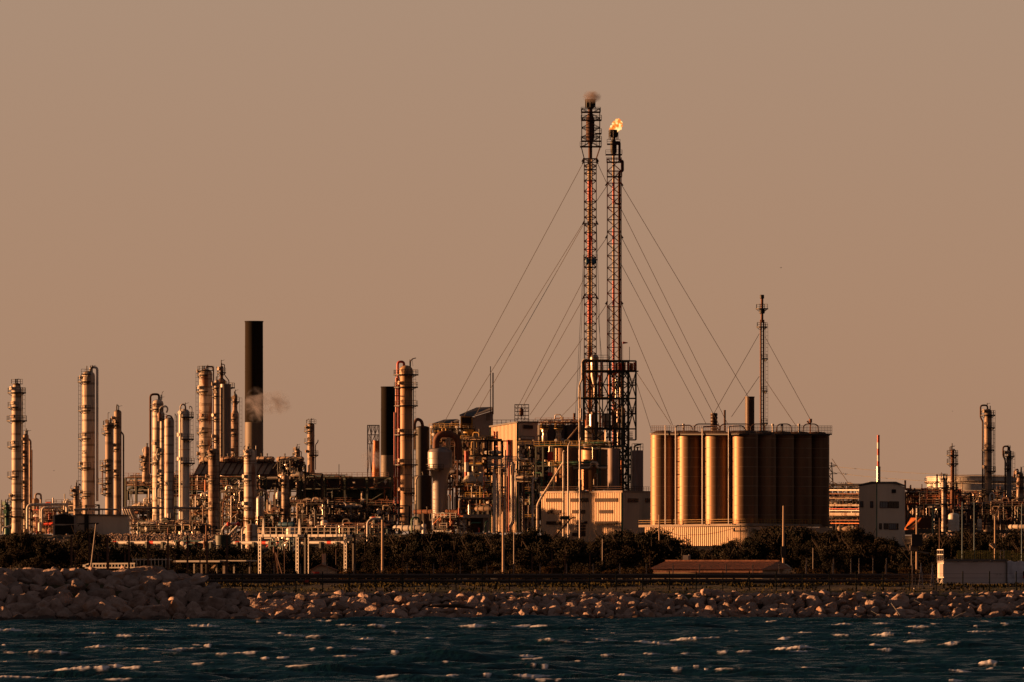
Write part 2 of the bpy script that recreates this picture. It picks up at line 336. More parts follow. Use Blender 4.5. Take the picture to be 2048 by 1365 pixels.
for px, py, hw, hh, sl_ in CAPS:
    # the crest seen nearest to this row of the sea, then foam along that crest
    uc = (px-1024)*S(1)/.06; jc = int(np.argmin(np.abs(u-uc)))
    if abs(uc) > 1.4: continue
    ssy = HOR+(CAM_H-H[:,jc])/(S(1)*np.maximum(Y[:,0], 1)); mn = np.minimum.accumulate(ssy); vis = (ssy <= mn+1e-9) & (Y[:,0] > 165)
    ii = np.where(vis)[0]
    if not len(ii): continue
    D = Y[ii[np.argmin(np.abs(ssy[ii]-py+hh*.4))], 0]
    s_ = S(D); x0 = (px-1024)*s_; hw *= 1.5 if hw > 14 else 1.15; W_ = hw*s_; hm = min(hh, hw*.22)*s_
    j = (np.abs(Y[:,0]-D) < 2.6); i0 = int(np.argmax(j)); i1 = len(j)-int(np.argmax(j[::-1]))
    c = np.where(np.abs(X[i0,:]-x0) < W_*1.15)[0]
    if len(c) < 2: continue
    c0, c1 = c[0], c[-1]+1; Xs = X[i0:i1,c0:c1]; Ys = Y[i0:i1,c0:c1]; Hs = H[i0:i1,c0:c1]; t = (Xs-x0)/W_
    wgt = Hs+.22-.03*np.abs(Ys-D); yk = Ys[np.argmax(wgt, 0), 0]; k_ = np.ones(41)/41
    yk = np.convolve(np.pad(yk, 20, mode='edge'), k_, 'valid')[:len(yk)] if len(yk) > 8 else np.full(len(yk), D)
    env = np.clip(1-np.abs(t)**1.7, 0, 1)*np.clip(.25+1.3*vnoise(Xs,Ys*0+py*7,77,1.6/max(W_,.4)),0,1.25)
    dy = Ys-yk[None,:]
    rd = np.exp(-np.where(dy > 0, dy/.45, dy/.35)**2); fd = np.exp(-np.where(dy > 0, dy/.5, dy/.45)**2)
    H[i0:i1,c0:c1] += env*rd*(hm*.45+.008)*(.1+1.6*lump[i0:i1,c0:c1])+env*rd*t*W_*sl_*.25
    foam[i0:i1,c0:c1] = np.maximum(foam[i0:i1,c0:c1], np.clip((env*fd*(.35+1.1*lump[i0:i1,c0:c1])-.22)*4, 0, 1))
H[(Y < 150)] *= 0; H[np.abs(U) > 1.5] *= 0
H *= np.clip((560-Y)/14, .35, 1)
wm = bpy.data.materials.new('sea_water'); wm.use_nodes = True; n = wm.node_tree.nodes; l = wm.node_tree.links; b = n['Principled BSDF']
b.inputs['Base Color'].default_value = (.001,.012,.017,1); b.inputs['Roughness'].default_value = .22; b.inputs['IOR'].default_value = 1.33; b.inputs['Specular IOR Level'].default_value = .5
at_ = n.new('ShaderNodeAttribute'); at_.attribute_name = 'foam'
fb = n.new('ShaderNodeBsdfPrincipled'); fb.inputs['Base Color'].default_value = (.88,.88,.92,1); fb.inputs['Roughness'].default_value = .9; fb.inputs['Specular IOR Level'].default_value = .1
fb.inputs['Subsurface Weight'].default_value = .0
tcn = n.new('ShaderNodeTexCoord'); mp = n.new('ShaderNodeMapping'); mp.inputs['Scale'].default_value = (1.0,.35,1); no = n.new('ShaderNodeTexNoise'); no.inputs['Scale'].default_value = 3.2; no.inputs['Detail'].default_value = 5
l.new(tcn.outputs['Object'], mp.inputs[0]); l.new(mp.outputs[0], no.inputs[0]); bp = n.new('ShaderNodeBump'); bp.inputs['Strength'].default_value = 1.0; bp.inputs['Distance'].default_value = .35
l.new(no.outputs['Fac'], bp.inputs['Height']); l.new(bp.outputs[0], b.inputs['Normal'])
n2 = n.new('ShaderNodeTexNoise'); n2.inputs['Scale'].default_value = 6; n2.inputs['Detail'].default_value = 4; l.new(tcn.outputs['Object'], n2.inputs[0])
ma = n.new('ShaderNodeMath'); ma.operation = 'MULTIPLY_ADD'; ma.inputs[1].default_value = 2.4; l.new(n2.outputs['Fac'], ma.inputs[0]); ma.inputs[2].default_value = -1.12
mm = n.new('ShaderNodeMath'); mm.operation = 'ADD'; l.new(at_.outputs['Fac'], mm.inputs[0]); l.new(ma.outputs[0], mm.inputs[1])
mu = n.new('ShaderNodeMath'); mu.operation = 'MULTIPLY'; mu.use_clamp = True; l.new(mm.outputs[0], mu.inputs[0]); l.new(at_.outputs['Fac'], mu.inputs[1])
ms_ = n.new('ShaderNodeMixShader'); l.new(mu.outputs[0], ms_.inputs[0]); l.new(b.outputs[0], ms_.inputs[1]); l.new(fb.outputs[0], ms_.inputs[2]); l.new(ms_.outputs[0], n['Material Output'].inputs[0])
grid_obj('sea', X, Y, H, wm, attr=foam)
del X, Y, H, foam, lump, fine, U

# ================================================================== ROCKS
def rock_mesh(name, m, seed, sub=3):
    r_ = random.Random(seed); bm = bmesh.new(); bmesh.ops.create_icosphere(bm, subdivisions=sub, radius=1)
    pl = []
    for k in range(17):
        d = Vector((r_.gauss(0,1), r_.gauss(0,1), r_.gauss(0,1))).normalized(); pl.append((d, r_.uniform(.55,.88)))
    sx, sy, sz = r_.uniform(.9,1.3), r_.uniform(.8,1.1), r_.uniform(.62,.85)
    for v in bm.verts:
        n_ = v.co.normalized(); q = sum(max(0, n_.dot(d)/h)**60 for d, h in pl); rad = min(1.15, (q+.001)**(-1/60))*1.12
        rad *= 1+.07*noise.noise(n_*2.2+Vector((seed,0,0)))+.08*noise.noise(n_*4+Vector((0,seed,0)))+.03*noise.noise(n_*12+Vector((0,seed,9)))
        v.co = Vector((n_.x*sx, n_.y*sy, n_.z*sz))*rad
    for f in bm.faces: f.smooth = True
    me = bpy.data.meshes.new(name); bm.to_mesh(me); bm.free(); me.materials.append(M[m]); return me
BR = [rock_mesh('boulder', 'boulder', i, 4) for i in range(9)]
BW = [rock_mesh('boulder', 'wet_boulder', 20+i, 3) for i in range(4)]
def stretch(px):
    for lim, t in ((130,'at the far left'),(260,'below the long low building'),(400,'below the white railing'),(520,'below the roadside shelter'),(620,'below the left portal frame'),(760,'below the right portal frame'),(900,'below the tan column'),(1030,'left of the wooden pole'),(1180,'below the packing building'),(1320,'left of the tiled house'),(1450,'below the tiled house, left half'),(1570,'below the tiled house, right half'),(1700,'below the silo block edge'),(1830,'below the gable building'),(1900,'by the lattice stands'),(1970,'below the container, left half'),(2048,'below the container, right half')):
        if px < lim: return t
    return 'beyond the container'
def place_rock(nm, me, x, y, z, s_, label, cat, group):
    o = bpy.data.objects.new(nm, me); COL.objects.link(o); o.location = (x, y, z); o.rotation_euler = (rng.uniform(-.5,.5), rng.uniform(-.5,.5), rng.uniform(0,6.28))
    o.scale = (s_*rng.uniform(.9,1.15), s_*rng.uniform(.9,1.1), s_*rng.uniform(.85,1.1)); return tag(o, label, cat, group)
# left jetty, bigger boulders
def crest(px):
    P_ = [(-400,1138),(230,1139),(330,1143),(420,1156),(460,1172),(500,1190),(540,1214),(575,1238),(600,1250)]
    for a, b_ in zip(P_, P_[1:]):
        if px <= b_[0]: return a[1]+(b_[1]-a[1])*(px-a[0])/(b_[0]-a[0])
    return 1260
JD = 541
core = MB(); cx_ = [(-450+i*15) for i in range(72)]; vs = []
for px in cx_:
    zc = max(-1, 3+(HOR-crest(px))*S(JD)-.75); x = (px-1024)*S(JD)
    vs += [(x,531.5,-1.2),(x,JD-1.5,zc-.1),(x,JD+3.5,zc),(x,JD+9,-1.2)]
core.add(vs, [(i*4+j, i*4+j+1, (i+1)*4+j+1, (i+1)*4+j) for i in range(len(cx_)-1) for j in range(3)], True)
solo('jetty_core', core, 'soil', kind='structure')
nj = 0
for row in range(8):
    t = row/7.0; px = -330+rng.uniform(0,20)
    while px < 590:
        cr = 3+(HOR-crest(px))*S(JD); z = -.15+t*(cr-.35)
        sz = rng.uniform(.50,.84)*(.8 if cr < 2.0 else 1)
        if cr > .25+row*.24 or row == 0:
            y = 533.6+t*7.0+rng.uniform(-.3,.3); x = (px-1024)*S(y)
            if row == 0: lab = ('dark wet boulder at the jetty waterline', 'wet boulders along the jetty foot')
            elif row == 7: lab = ('sun-tipped boulder on the jetty crest', 'boulders on the jetty crest')
            elif row >= 4: lab = ('large pale boulder on the upper jetty slope', 'boulders on the upper jetty slope')
            else: lab = ('large shaded boulder on the lower jetty slope', 'boulders on the lower jetty slope')
            st = stretch(px); place_rock('boulder', (BW if row == 0 else BR)[rng.randrange(4 if row == 0 else 9)], x, y, z, sz, lab[0]+' '+st, 'boulder', lab[1]+' '+st); nj += 1
        px += sz*rng.uniform(1.25,1.7)/S(JD)
for k in range(26):                               # flat crest behind the front edge
    px = -300+k*29+rng.uniform(-8,8)
    if px > 420: break
    cr = 3+(HOR-crest(px))*S(JD)
    place_rock('boulder', BR[rng.randrange(9)], (px-1024)*S(544), 544, cr-.38, rng.uniform(.5,.75), 'pale boulder half hidden behind the jetty crest '+stretch(px), 'boulder', 'boulders behind the jetty crest '+stretch(px))
# riprap bank under the road
placed = []
for row in range(7):
    px = (500 if row > 1 else 545)+rng.uniform(0,15)
    if row >= 5: px = 490
    while px < 2330:
        t = row/6.0; sz = rng.uniform(.33,.58)*(1.15 if row in (3,4) and rng.random() < .2 else 1)*(.8 if row == 6 else 1)
        y = 550.0+t*6.8+rng.uniform(-.25,.25); z = -.15+t*1.66+rng.uniform(-.06,.08)
        placed.append((row, (px-1024)*S(y), y, z, sz)); px += sz*rng.uniform(1.2,1.75)/S(552)
inview = [p for p in placed if abs(p[1]) < 33.5]
order = sorted(inview, key=lambda p: -p[4]*(1.1 if p[0] > 0 else .7)); named = set(id(p) for p in order[:290])
rest = MB(); LOWS = [rock_mesh('low_rock', 'boulder', 60+i, 2) for i in range(5)]
for p in placed:
    row, x, y, z, sz = p
    if id(p) in named:
        if row <= 1: lab = ('dark wet riprap rock at the waterline', 'wet rocks along the bank')
        elif row >= 5: lab = ('sunlit rock on the riprap top edge', 'rocks on the top edge of the bank')
        elif row >= 3: lab = ('pale angular rock midway up the riprap', 'rocks on the middle of the bank')
        else: lab = ('shaded pale rock low on the riprap', 'rocks low on the bank')
        me_ = (BW if row == 0 else BR)[rng.randrange(4 if row == 0 else 9)]
        st = stretch(1024+x/S(y)); place_rock('rock', me_, x, y, z, sz, lab[0]+' '+st, 'rock', lab[1]+' '+st)
    else:
        rest.m = 1 if row == 0 else 0; LO = LOWS[rng.randrange(5)]
        mt_ = Matrix.LocRotScale(Vector((x,y,z)), Matrix.Rotation(rng.uniform(0,6),3,'Z'), Vector((sz,sz,sz*.95)))
        rest.add([tuple(mt_@v.co) for v in LO.vertices], [tuple(pp.vertices) for pp in LO.polygons], True)
solo('riprap_rocks', rest, ['boulder', 'wet_boulder'], 'mass of smaller pale rocks filling the long riprap bank', 'rocks', kind='stuff')
# rubble on the earth bank behind the trees
rub = MB(); LOW0 = [rock_mesh('low_rock', 'boulder', 80+i, 1) for i in range(4)]
for k in range(2600):
    px = rng.choice([rng.uniform(215,520), rng.uniform(215,520), rng.uniform(1800,2060), rng.uniform(-100,2150)]); y = rng.uniform(1815,1904)
    if 1055 < px < 1845: continue
    x = (px-1024)*S(y); s_ = rng.uniform(.15,.42); mt_ = Matrix.LocRotScale(Vector((x,y,gz(y)+.1+rng.uniform(0,.25))), Matrix.Rotation(rng.uniform(0,6),3,'Z'), Vector((s_,s_,s_)))
    LO = rng.choice(LOW0); rub.add([tuple(mt_@v.co) for v in LO.vertices], [tuple(pp.vertices) for pp in LO.polygons], False)
solo('rubble', rub, 'boulder', 'loose pale rubble on the earth bank in front of the plant', 'rubble', kind='stuff')
# grass along the road verge
gr = MB()
for k in range(9000):
    x = rng.uniform(-36,48); y = rng.uniform(564.8,568.8) if rng.random() < .75 else rng.uniform(558,565); 
    if noise.noise(Vector((x*.35,y*.3,0))) < -.12: continue
    h = rng.uniform(.05,.2); a = rng.uniform(0,3.14); dx, dy = math.cos(a)*.07, math.sin(a)*.07; z = gz(y)-.02
    gr.add([(x-dx,y-dy,z),(x+dx,y+dy,z),(x+dx*.4+rng.uniform(-.06,.06),y+dy*.4,z+h),(x-dx*.4,y-dy*.4,z+h*.9)], [(0,1,2,3)])
solo('verge_grass', gr, 'grass', 'dry green grass along the verge between guardrail and rocks', 'grass', kind='stuff')
# ================================================================== PLANT BUILDERS
def platform(th, cx, py, xl, xr, rs, steel='dark_steel', railm=None, full=None, lab=None):
    """deck round a column from column xl to column xr, brackets below, railing as its sub-part"""
    s = th.s; left = (cx-xl)*s; right = (xr-cx)*s; c = th.p(cx, py); mb = MB(); ml = MB()
    r1 = max(left, right); r0 = rs+.02
    if left > rs+.2 and right > rs+.2: a0, a1 = R(-200), R(150); r1 = max(left, right)
    elif left > rs: a0, a1 = R(100), R(285); r1 = left
    else: a0, a1 = R(-105), R(80); r1 = right
    r1 = max(r1, rs+.6)
    mb.deck(c, r0, r1, a0, a1, .32)
    for k in range(5):
        a = a0+(a1-a0)*(k+.5)/5; mb.bar((c[0]+r0*math.cos(a), c[1]+r0*math.sin(a), c[2]-.9), (c[0]+r1*math.cos(a), c[1]+r1*math.sin(a), c[2]-.2), .12)
    ml.arcrail(c, r1-.08, a0, a1, 1.15, .085)
    pl = th.part('platform', mb, steel); th.part('railing', ml, railm or steel, parent=pl); return pl
def ladder(th, cx, top, bot, rs, side=-1, front=.5, m='dark_steel'):
    mb = MB(); x = th.p(cx, bot)[0]+side*(rs+.25); y = -front*rs; z0 = th.p(cx, bot)[2]; z1 = th.p(cx, top)[2]+1
    for d in (-.22, .22): mb.bar((x, y+d, z0), (x, y+d, z1), .08)
    z = z0+2.2
    while z < z1:
        for a, b in (((x,y-.35,z),(x+side*.62,y-.3,z)),((x+side*.62,y-.3,z),(x+side*.62,y+.3,z)),((x+side*.62,y+.3,z),(x,y+.35,z))): mb.bar(a, b, .055)
        z += 1.1
    for d in (-.3, .3): mb.bar((x+side*.62, y+d, z0+2.2), (x+side*.62, y+d, z1), .05)
    z = z0
    while z < z1: mb.bar((x,y-.22,z),(x,y+.22,z),.05); z += .7
    return th.part('ladder', mb, m)
def tower(label, cx, w, top, bot, D, m='cream_steel', plats=(), lad=0, pipes=(), dome=1, name='column', cat='column', group=None, cone=None, rail_top=None, manholes=True, steel='dark_steel', text=None, seed=0, vents=2):
    """pressure column: shell, platforms with railings, caged ladder, pipes [(pixel points, half width, material)]"""
    r_ = random.Random(int(cx*7)+seed); th = Th(name, label, cat, cx, bot, D, group); s = th.s; r = w/2*s; H_ = (bot-top)*s
    prof = [(r*1.12, -1.0), (r*1.12, .8), (r, 1.4)]
    if cone:                                     # (py, new width px, py_end) list going up
        for py, w2, pe in cone: prof += [(prof[-1][0], (bot-py)*s), (w2/2*s, (bot-pe)*s)]
    rt = prof[-1][0]; hd = rt*.75*dome
    prof += [(rt, H_-hd)]+([(rt*math.cos(a), H_-hd+hd*math.sin(a)) for a in (R(25), R(50), R(72))] if dome else [])+[(.02 if dome else rt*.9, H_)]
    sh = MB(); sh.lathe(prof, n=28); shell = th.part('shell', sh, m)
    bd = MB(); z = H_*.07
    while z < H_-hd-.3:
        rz = r if not cone else min(prof, key=lambda q: abs(q[1]-z))[0]
        bd.lathe([(rz+.01,z),(rz+.06,z+.02),(rz+.06,z+.16),(rz+.01,z+.18)], n=28); z += r_.uniform(6,11)
    if bd.v: th.part('stiffening_ring', bd, m if r_.random() < .4 else 'tan_steel', parent=shell)
    for py, xl, xr in plats: platform(th, cx, py, xl, xr, (rt if (cone and py < cone[-1][2]) else r), steel)
    if lad:
        ps = sorted([p_[0] for p_ in plats]) or [top]
        ladder(th, cx, ps[0], bot-6, r, lad, r_.uniform(.1,.6))
    if manholes:
        for py, xl, xr in list(plats)[:6]:
            mh = MB(); a = R(r_.choice([190,215,235,250])); z = (bot-py)*s+1.0; rr = rt if (cone and py < cone[-1][2]) else r
            q = Vector((math.cos(a), math.sin(a), 0)); mh.tube([q*(rr-.1)+Vector((0,0,z)), q*(rr+.55)+Vector((0,0,z))], .42, 10); mh.tube([q*(rr+.5)+Vector((0,0,z)), q*(rr+.64)+Vector((0,0,z))], .52, 10)
            th.part('manhole', mh, m, parent=shell)
    for pts, hw, pm in pipes:
        pb = MB(); P_ = [th.p(q[0], q[1], q[2] if len(q) > 2 else -.3*r) for q in pts]; pb.tube(P_, hw*s, 10, bend=hw*s*3.2)
        for a, b in zip(P_, P_[1:]):
            L_ = (b-a).length; k = 4.0
            while k < L_-2 and L_ > 8: d = (b-a).normalized(); pb.tube([a+d*k, a+d*(k+.12)], hw*s*1.22, 10); k += 6.5
        th.part('pipe', pb, pm)
    if vents:
        vb = MB()
        for k in range(vents):
            x = r_.uniform(-.6,.6)*rt; hgt = r_.uniform(.6,1.6); vb.tube([(x,-.2*rt,H_-.5),(x,-.2*rt,H_+hgt)], .12, 6)
            if k == 0: vb.bar((x,0,H_+hgt*.8),(x+.9,0,H_+hgt),.09)
        th.part('vent', vb, steel)
    if rail_top:
        rb = MB(); c = (0,0,H_-hd*.3); rb.deck(c, .1, rt+.5, 0, 2*math.pi, .15); rb.arcrail(c, rt+.45, 0, 2*math.pi); pl = th.part('top_platform', rb, steel)
    if text:
        for tx, px_, py_, sz in text:
            fc = bpy.data.curves.new('number', 'FONT'); fc.body = tx; fc.size = sz; fc.extrude = .03; fc.align_x = 'CENTER'; tmp = bpy.data.objects.new('t', fc); COL.objects.link(tmp)
            dg = bpy.context.evaluated_depsgraph_get(); me = bpy.data.meshes.new_from_object(tmp.evaluated_get(dg)); bpy.data.objects.remove(tmp)
            me.materials.clear(); me.materials.append(M['black_steel']); o = bpy.data.objects.new('number', me); COL.objects.link(o); o.parent = shell
            q = th.p(px_, py_); yy = -math.sqrt(max(.01, r*r-q[0]**2))-.06; o.location = (q[0], yy, q[2]); o.rotation_euler = (R(90), 0, math.atan2(q[0], -yy)*1.0)
    return th
def stack(label, cx, w, top, bot, D, segs, name='chimney', cat='chimney', rim=True, taper=1.0, plat=None, n=36):
    """chimney: one shell part for each colour band [(py_top, material)] from the top down"""
    th = Th(name, label, cat, cx, bot, D); s = th.s; ys = [q[0] for q in segs]+[bot]
    rad = lambda py: w/2*s*(1+(taper-1)*(py-top)/(bot-top))
    for (py, m), pe in zip(segs, ys[1:]):
        mb = MB(); a, b = (bot-pe)*s, (bot-py)*s; k = max(1, int((b-a)/6)); pr = []
        for i in range(k+1):
            z = a+(b-a)*i/k; rr = rad(bot-z/s); pr.append((rr, z))
            if 0 < i < k: pr += [(rr+.05, z+.02), (rr+.05, z+.2), (rr, z+.22)]
        mb.lathe(pr, n=n)
        if py == segs[0][0]: mb.lathe([(rad(py)*1.0,b-.02),(rad(py)*1.05,b),(rad(py)*1.05,b+.35),(rad(py)*.85,b+.35),(rad(py)*.83,b-2)], n=n)
        th.part('shell_band', mb, m)
    return th
def pipe(label, pts, hw, D, m='cream_steel', flanges=True, name='pipe', bend=3.0, cat='pipe', group=None, n=12, extra=None):
    xs_ = [p_[0] for p_ in pts]; by = max(p_[1] for p_ in pts); th = Th(name, label, cat, sum(xs_)/len(xs_), by, D, group); s = th.s
    P_ = [th.p(q[0], q[1], q[2] if len(q) > 2 else 0) for q in pts]; mb = MB(); mb.tube(P_, hw*s, n, bend=hw*s*bend); th.part('pipe_run', mb, m)
    if flanges:
        fb = MB()
        for a, b in zip(P_, P_[1:]):
            L_ = (b-a).length; d = (b-a).normalized(); k = hw*s*bend+.5
            while k < L_-hw*s*bend: fb.tube([a+d*k, a+d*(k+.2)], hw*s*1.2, n); k += max(5, hw*s*14)
        if fb.v: th.part('flange', fb, m)
    if extra: extra(th)
    return th
def hvessel(label, x0, x1, cy, w, D, m='cream_steel', name='horizontal_vessel', cat='vessel', saddles=True, base=None, dz=0):
    th = Th(name, label, cat, (x0+x1)/2, base or cy+w/2+3, D); s = th.s; r = w/2*s; a = th.p(x0, cy)[0]; b = th.p(x1, cy)[0]; z = th.p(x0, cy)[2]
    mb = MB(); h = r*.6
    mb.lathe([(.02,a),(r*.6,a+h*.2),(r*.9,a+h*.6),(r,a+h),(r,b-h),(r*.9,b-h*.6),(r*.6,b-h*.2),(.02,b)], (0,0,z), 20, 'x'); th.part('shell', mb, m)
    bb = MB(); k = a+h+.5
    while k < b-h: bb.lathe([(r+.005,k),(r+.06,k),(r+.06,k+.12),(r+.005,k+.12)], (0,0,z), 20, 'x'); k += max(1.5, r*1.3)
    th.part('band', bb, 'dark_steel' if w > 6 else m)
    if saddles:
        for t in (.22, .78): q = MB(); q.box((a+(b-a)*t, 0, z/2-r*.5), (.5, r*1.6, max(.2, z-r*.3))); th.part('saddle', q, 'dark_steel')
    nb = MB()
    for t in (.3,.6): nb.tube([(a+(b-a)*t,0,z+r*.8),(a+(b-a)*t,0,z+r+.8)], .15, 6); nb.tube([(a+(b-a)*t,0,z+r+.6),(a+(b-a)*t,0,z+r+.75)], .28, 6)
    th.part('nozzle', nb, 'dark_steel'); th.o.rotation_euler.z = R(-28); th.o.scale = (1.13,1,1); return th
def drum(label, cx, w, top, bot, D, m='white_paint', dome=.7, name='tank', cat='tank', railed=False, legs=False, seams=3, group=None):
    th = Th(name, label, cat, cx, bot, D, group); s = th.s; r = w/2*s; H_ = (bot-top)*s; hd = r*dome; z0 = 1.2 if legs else 0; mb = MB()
    mb.lathe([(.02,z0),(r*.7,z0+.1),(r,z0+.5)] if legs else [(r,-.5)], n=4) if 0 else None
    mb.lathe(([(.05,z0),(r*.8,z0+.15),(r,z0+.6)] if legs else [(r,-.6)])+[(r,H_-hd)]+[(r*math.cos(a),H_-hd+hd*math.sin(a)) for a in (R(20),R(42),R(65))]+[(.02,H_)], n=32)
    sh = th.part('shell', mb, m); b = MB()
    for k in range(seams): z = z0+(H_-hd-z0)*(k+1)/(seams+1); b.lathe([(r,z),(r+.05,z+.01),(r+.05,z+.14),(r,z+.15)], n=32)
    if seams: th.part('seam', b, m, parent=sh)
    v = MB(); v.tube([(0,0,H_-.2),(0,0,H_+.8)],.2,8); v.tube([(0,0,H_+.6),(0,0,H_+.75)],.35,8); th.part('nozzle', v, 'dark_steel')
    if legs:
        for a in (40,140,220,320): q = MB(); q.bar((r*.8*math.cos(R(a)), r*.8*math.sin(R(a)), 0), (r*.8*math.cos(R(a)), r*.8*math.sin(R(a)), z0+.8), .25); th.part('leg', q, 'dark_steel')
    if railed: q = MB(); q.arcrail((0,0,H_-hd*.8), r*.97, 0, 2*math.pi); th.part('railing', q, 'dark_steel')
    return th
def frame_mesh(th, xs_, zs_, d, col=.35, beam=.28, brace=0.0, r_=random, below=0):
    """open steel frame: columns at pixel columns xs_, beams at pixel rows zs_ (top first), depth d metres"""
    mb = MB(); X_ = [th.p(x, 1000)[0] for x in xs_]; Z_ = [th.p(th_x(th), z)[2] for z in zs_]
    for y in (0, d):
        for x in X_: mb.bar((x,y,below),(x,y,Z_[0]),col)
        for z in Z_: mb.bar((X_[0],y,z),(X_[-1],y,z),beam)
        for i in range(len(X_)-1):
            for j in range(len(Z_)):
                zl = Z_[j+1] if j+1 < len(Z_) else 0
                if r_.random() < brace:
                    if r_.random() < .5: mb.bar((X_[i],y,zl),(X_[i+1],y,Z_[j]),beam*.6)
                    else: mb.bar((X_[i],y,zl),((X_[i]+X_[i+1])/2,y,Z_[j]),beam*.6); mb.bar((X_[i+1],y,zl),((X_[i]+X_[i+1])/2,y,Z_[j]),beam*.6)
    for x in X_:
        for z in Z_: mb.bar((x,0,z),(x,d,z),beam)
    return mb, X_, Z_
def th_x(th): return 1024+th.loc[0]/th.s
PAL = ['cream_steel','grey_metal','rust','tan_steel','dark_steel','dark_rust','shiny_metal','rusty_steel','dull_silver','green_steel','dark_steel']
def rack(label, xs_, zs_, bot, D, d=8.0, fm='dark_steel', brace=.3, pipes=14, risers=14, drums=5, rails=True, pal=None, seed=1, name='pipe_rack', cat='pipe rack', rm=None, deckm='dark_steel', prad=(.09,.28), bits=9, col=.35):
    """steel rack: frame, a walkway with railing on each level, bundles of pipes, risers, small drums and valves"""
    r_ = random.Random(seed); pal = pal or PAL; th = Th(name, label, cat, (xs_[0]+xs_[-1])/2, bot, D); mb, X_, Z_ = frame_mesh(th, xs_, zs_, d, brace=brace, r_=r_, col=col); th.part('frame', mb, fm)
    x0, x1 = X_[0], X_[-1]
    for j, z in enumerate(Z_):
        if rails and (j == 0 or r_.random() < .6):
            dk = MB(); a = x0+(x1-x0)*(0 if j == 0 else r_.uniform(0,.4)); b = x1 if j == 0 else a+(x1-a)*r_.uniform(.4,1)
            dk.box(((a+b)/2, -.55, z+.2), (b-a, 1.3, .1)); w_ = th.part('walkway', dk, deckm); rl = MB(); rl.rail([(a,-1.15,z+.25),(b,-1.15,z+.25)], 1.1, .08); th.part('railing', rl, rm or r_.choice(['rust','dark_steel','dark_rust']), parent=w_)
    for k in range(pipes):
        z = r_.choice(Z_)+r_.choice([.35,.35,-.6,.9]); a = x0-(x1-x0)*0; L_ = (x1-x0); a = x0+L_*(0 if r_.random() < .5 else r_.uniform(0,.6)); b = min(x1, a+L_*r_.uniform(.35,1)); y = r_.uniform(-.3,d*.6); q = MB(); rr = r_.uniform(*prad)*(1.6 if r_.random() < .15 else 1)
        pts = [(a,y,z),(b,y,z)]; e = r_.random(); dz = r_.uniform(1.2,4.5)*r_.choice([-1,1,-1])
        if e < .35: pts.append((b,y,max(.3,z+dz)))
        elif e < .6: pts.insert(0,(a,y,max(.3,z+dz)))
        elif e < .75: m_ = a+(b-a)*r_.uniform(.3,.7); pts = [(a,y,z),(m_,y,z),(m_,y,z+1.4),(m_+1.6,y,z+1.4),(m_+1.6,y,z),(max(b,m_+2),y,z)]
        q.tube(pts, rr, 8, bend=rr*3); th.part('pipe', q, r_.choice(pal))
    for k in range(risers):
        x = r_.uniform(x0,x1); y = r_.uniform(-1.2,d*.4); z0 = r_.choice([0]+list(Z_[1:])); z1 = z0+r_.uniform(2,9); z1 = min(z1, Z_[0]+r_.uniform(0,1.5)); rr = r_.uniform(.08,.2); q = MB(); dx = r_.uniform(.5,2.2)*r_.choice([-1,1])
        if z1-z0 < 1: continue
        pts = [(x,y,z0),(x,y,z1)]
        if r_.random() < .55: pts.append((x+dx,y,z1))
        if r_.random() < .35: pts += [(x+dx,y,z1-r_.uniform(.8,2))]
        q.tube(pts, rr, 7, bend=.35)
        for t in (.3,.7):
            if r_.random() < .5: zz = z0+(z1-z0)*t; q.tube([(x,y,zz),(x,y,zz+.3)], rr*1.9, 7)
        th.part('riser', q, r_.choice(pal))
    for k in range(drums):
        x = r_.uniform(x0+1,x1-1); y = r_.uniform(0,d*.5); z = r_.choice([0]+list(Z_[1:])); rr = r_.uniform(.5,1.0); q = MB()
        if r_.random() < .5: h = r_.uniform(1.6,3.4); q.lathe([(.05,z+.4),(rr,z+.8),(rr,z+h),(rr*.6,z+h+rr*.4),(.05,z+h+rr*.5)], (x,y,0), 14); q.tube([(x,y,z),(x,y,z+.6)], .3, 6)
        else: h = r_.uniform(1.5,3.5); q.lathe([(.05,-h),(rr*.8,-h+.2),(rr,-h+.6),(rr,h-.6),(rr*.8,h-.2),(.05,h)], (x,y,z+rr+.3), 14, 'x'); q.box((x,y,z+.3),(h,.6,.6))
        th.part('drum', q, r_.choice(['cream_steel','pale_steel','tan_steel','dull_silver','rusty_steel']))
    vm_ = r_.choice(['pale_steel','rust','grey_paint','shiny_metal'])
    for k in range(bits):                          # valves, hand wheels, junction boxes
        q = MB()
        x = r_.uniform(x0,x1); y = r_.uniform(-1.3,0); z = r_.choice([0]+list(Z_))+r_.uniform(.2,2); 
        if r_.random() < .5: q.box((x,y,z),(r_.uniform(.2,.6),.3,r_.uniform(.3,.7)))
        else: q.lathe([(.3,-.15),(.42,-.1),(.42,.1),(.3,.15)], (x,y,z), 10, 'y'); q.bar((x,y,z-.8),(x,y,z),.09)
        th.part('valve' if len(q.v) > 10 else 'junction_box', q, vm_)
    th.o.rotation_euler.z = R(-28); th.o.scale = (1.13,1,1); return th
def corr(a, b, z0, z1, pitch=.55, dep=.10, zt=None):
    """corrugated sheet from a to b (xy, metres), z0 up to z1 (zt = top at b if sloping)"""
    a = Vector((a[0],a[1],0)); b = Vector((b[0],b[1],0)); d = b-a; n_ = Vector((d.y,-d.x,0)).normalized()
    if n_.y > 0: n_ = -n_
    k = max(2, int(d.length/pitch)); vs = []; mb = MB()
    for i in range(k*4+1):
        t = i/(k*4); o = dep if (i % 4) in (1,2) else 0; q = a+d*t+n_*o; zz = z1 if zt is None else z1+(zt-z1)*t
        vs += [(q.x,q.y,z0),(q.x,q.y,zz)]
    mb.add(vs, [(2*i,2*i+2,2*i+3,2*i+1) for i in range(k*4)]); return mb
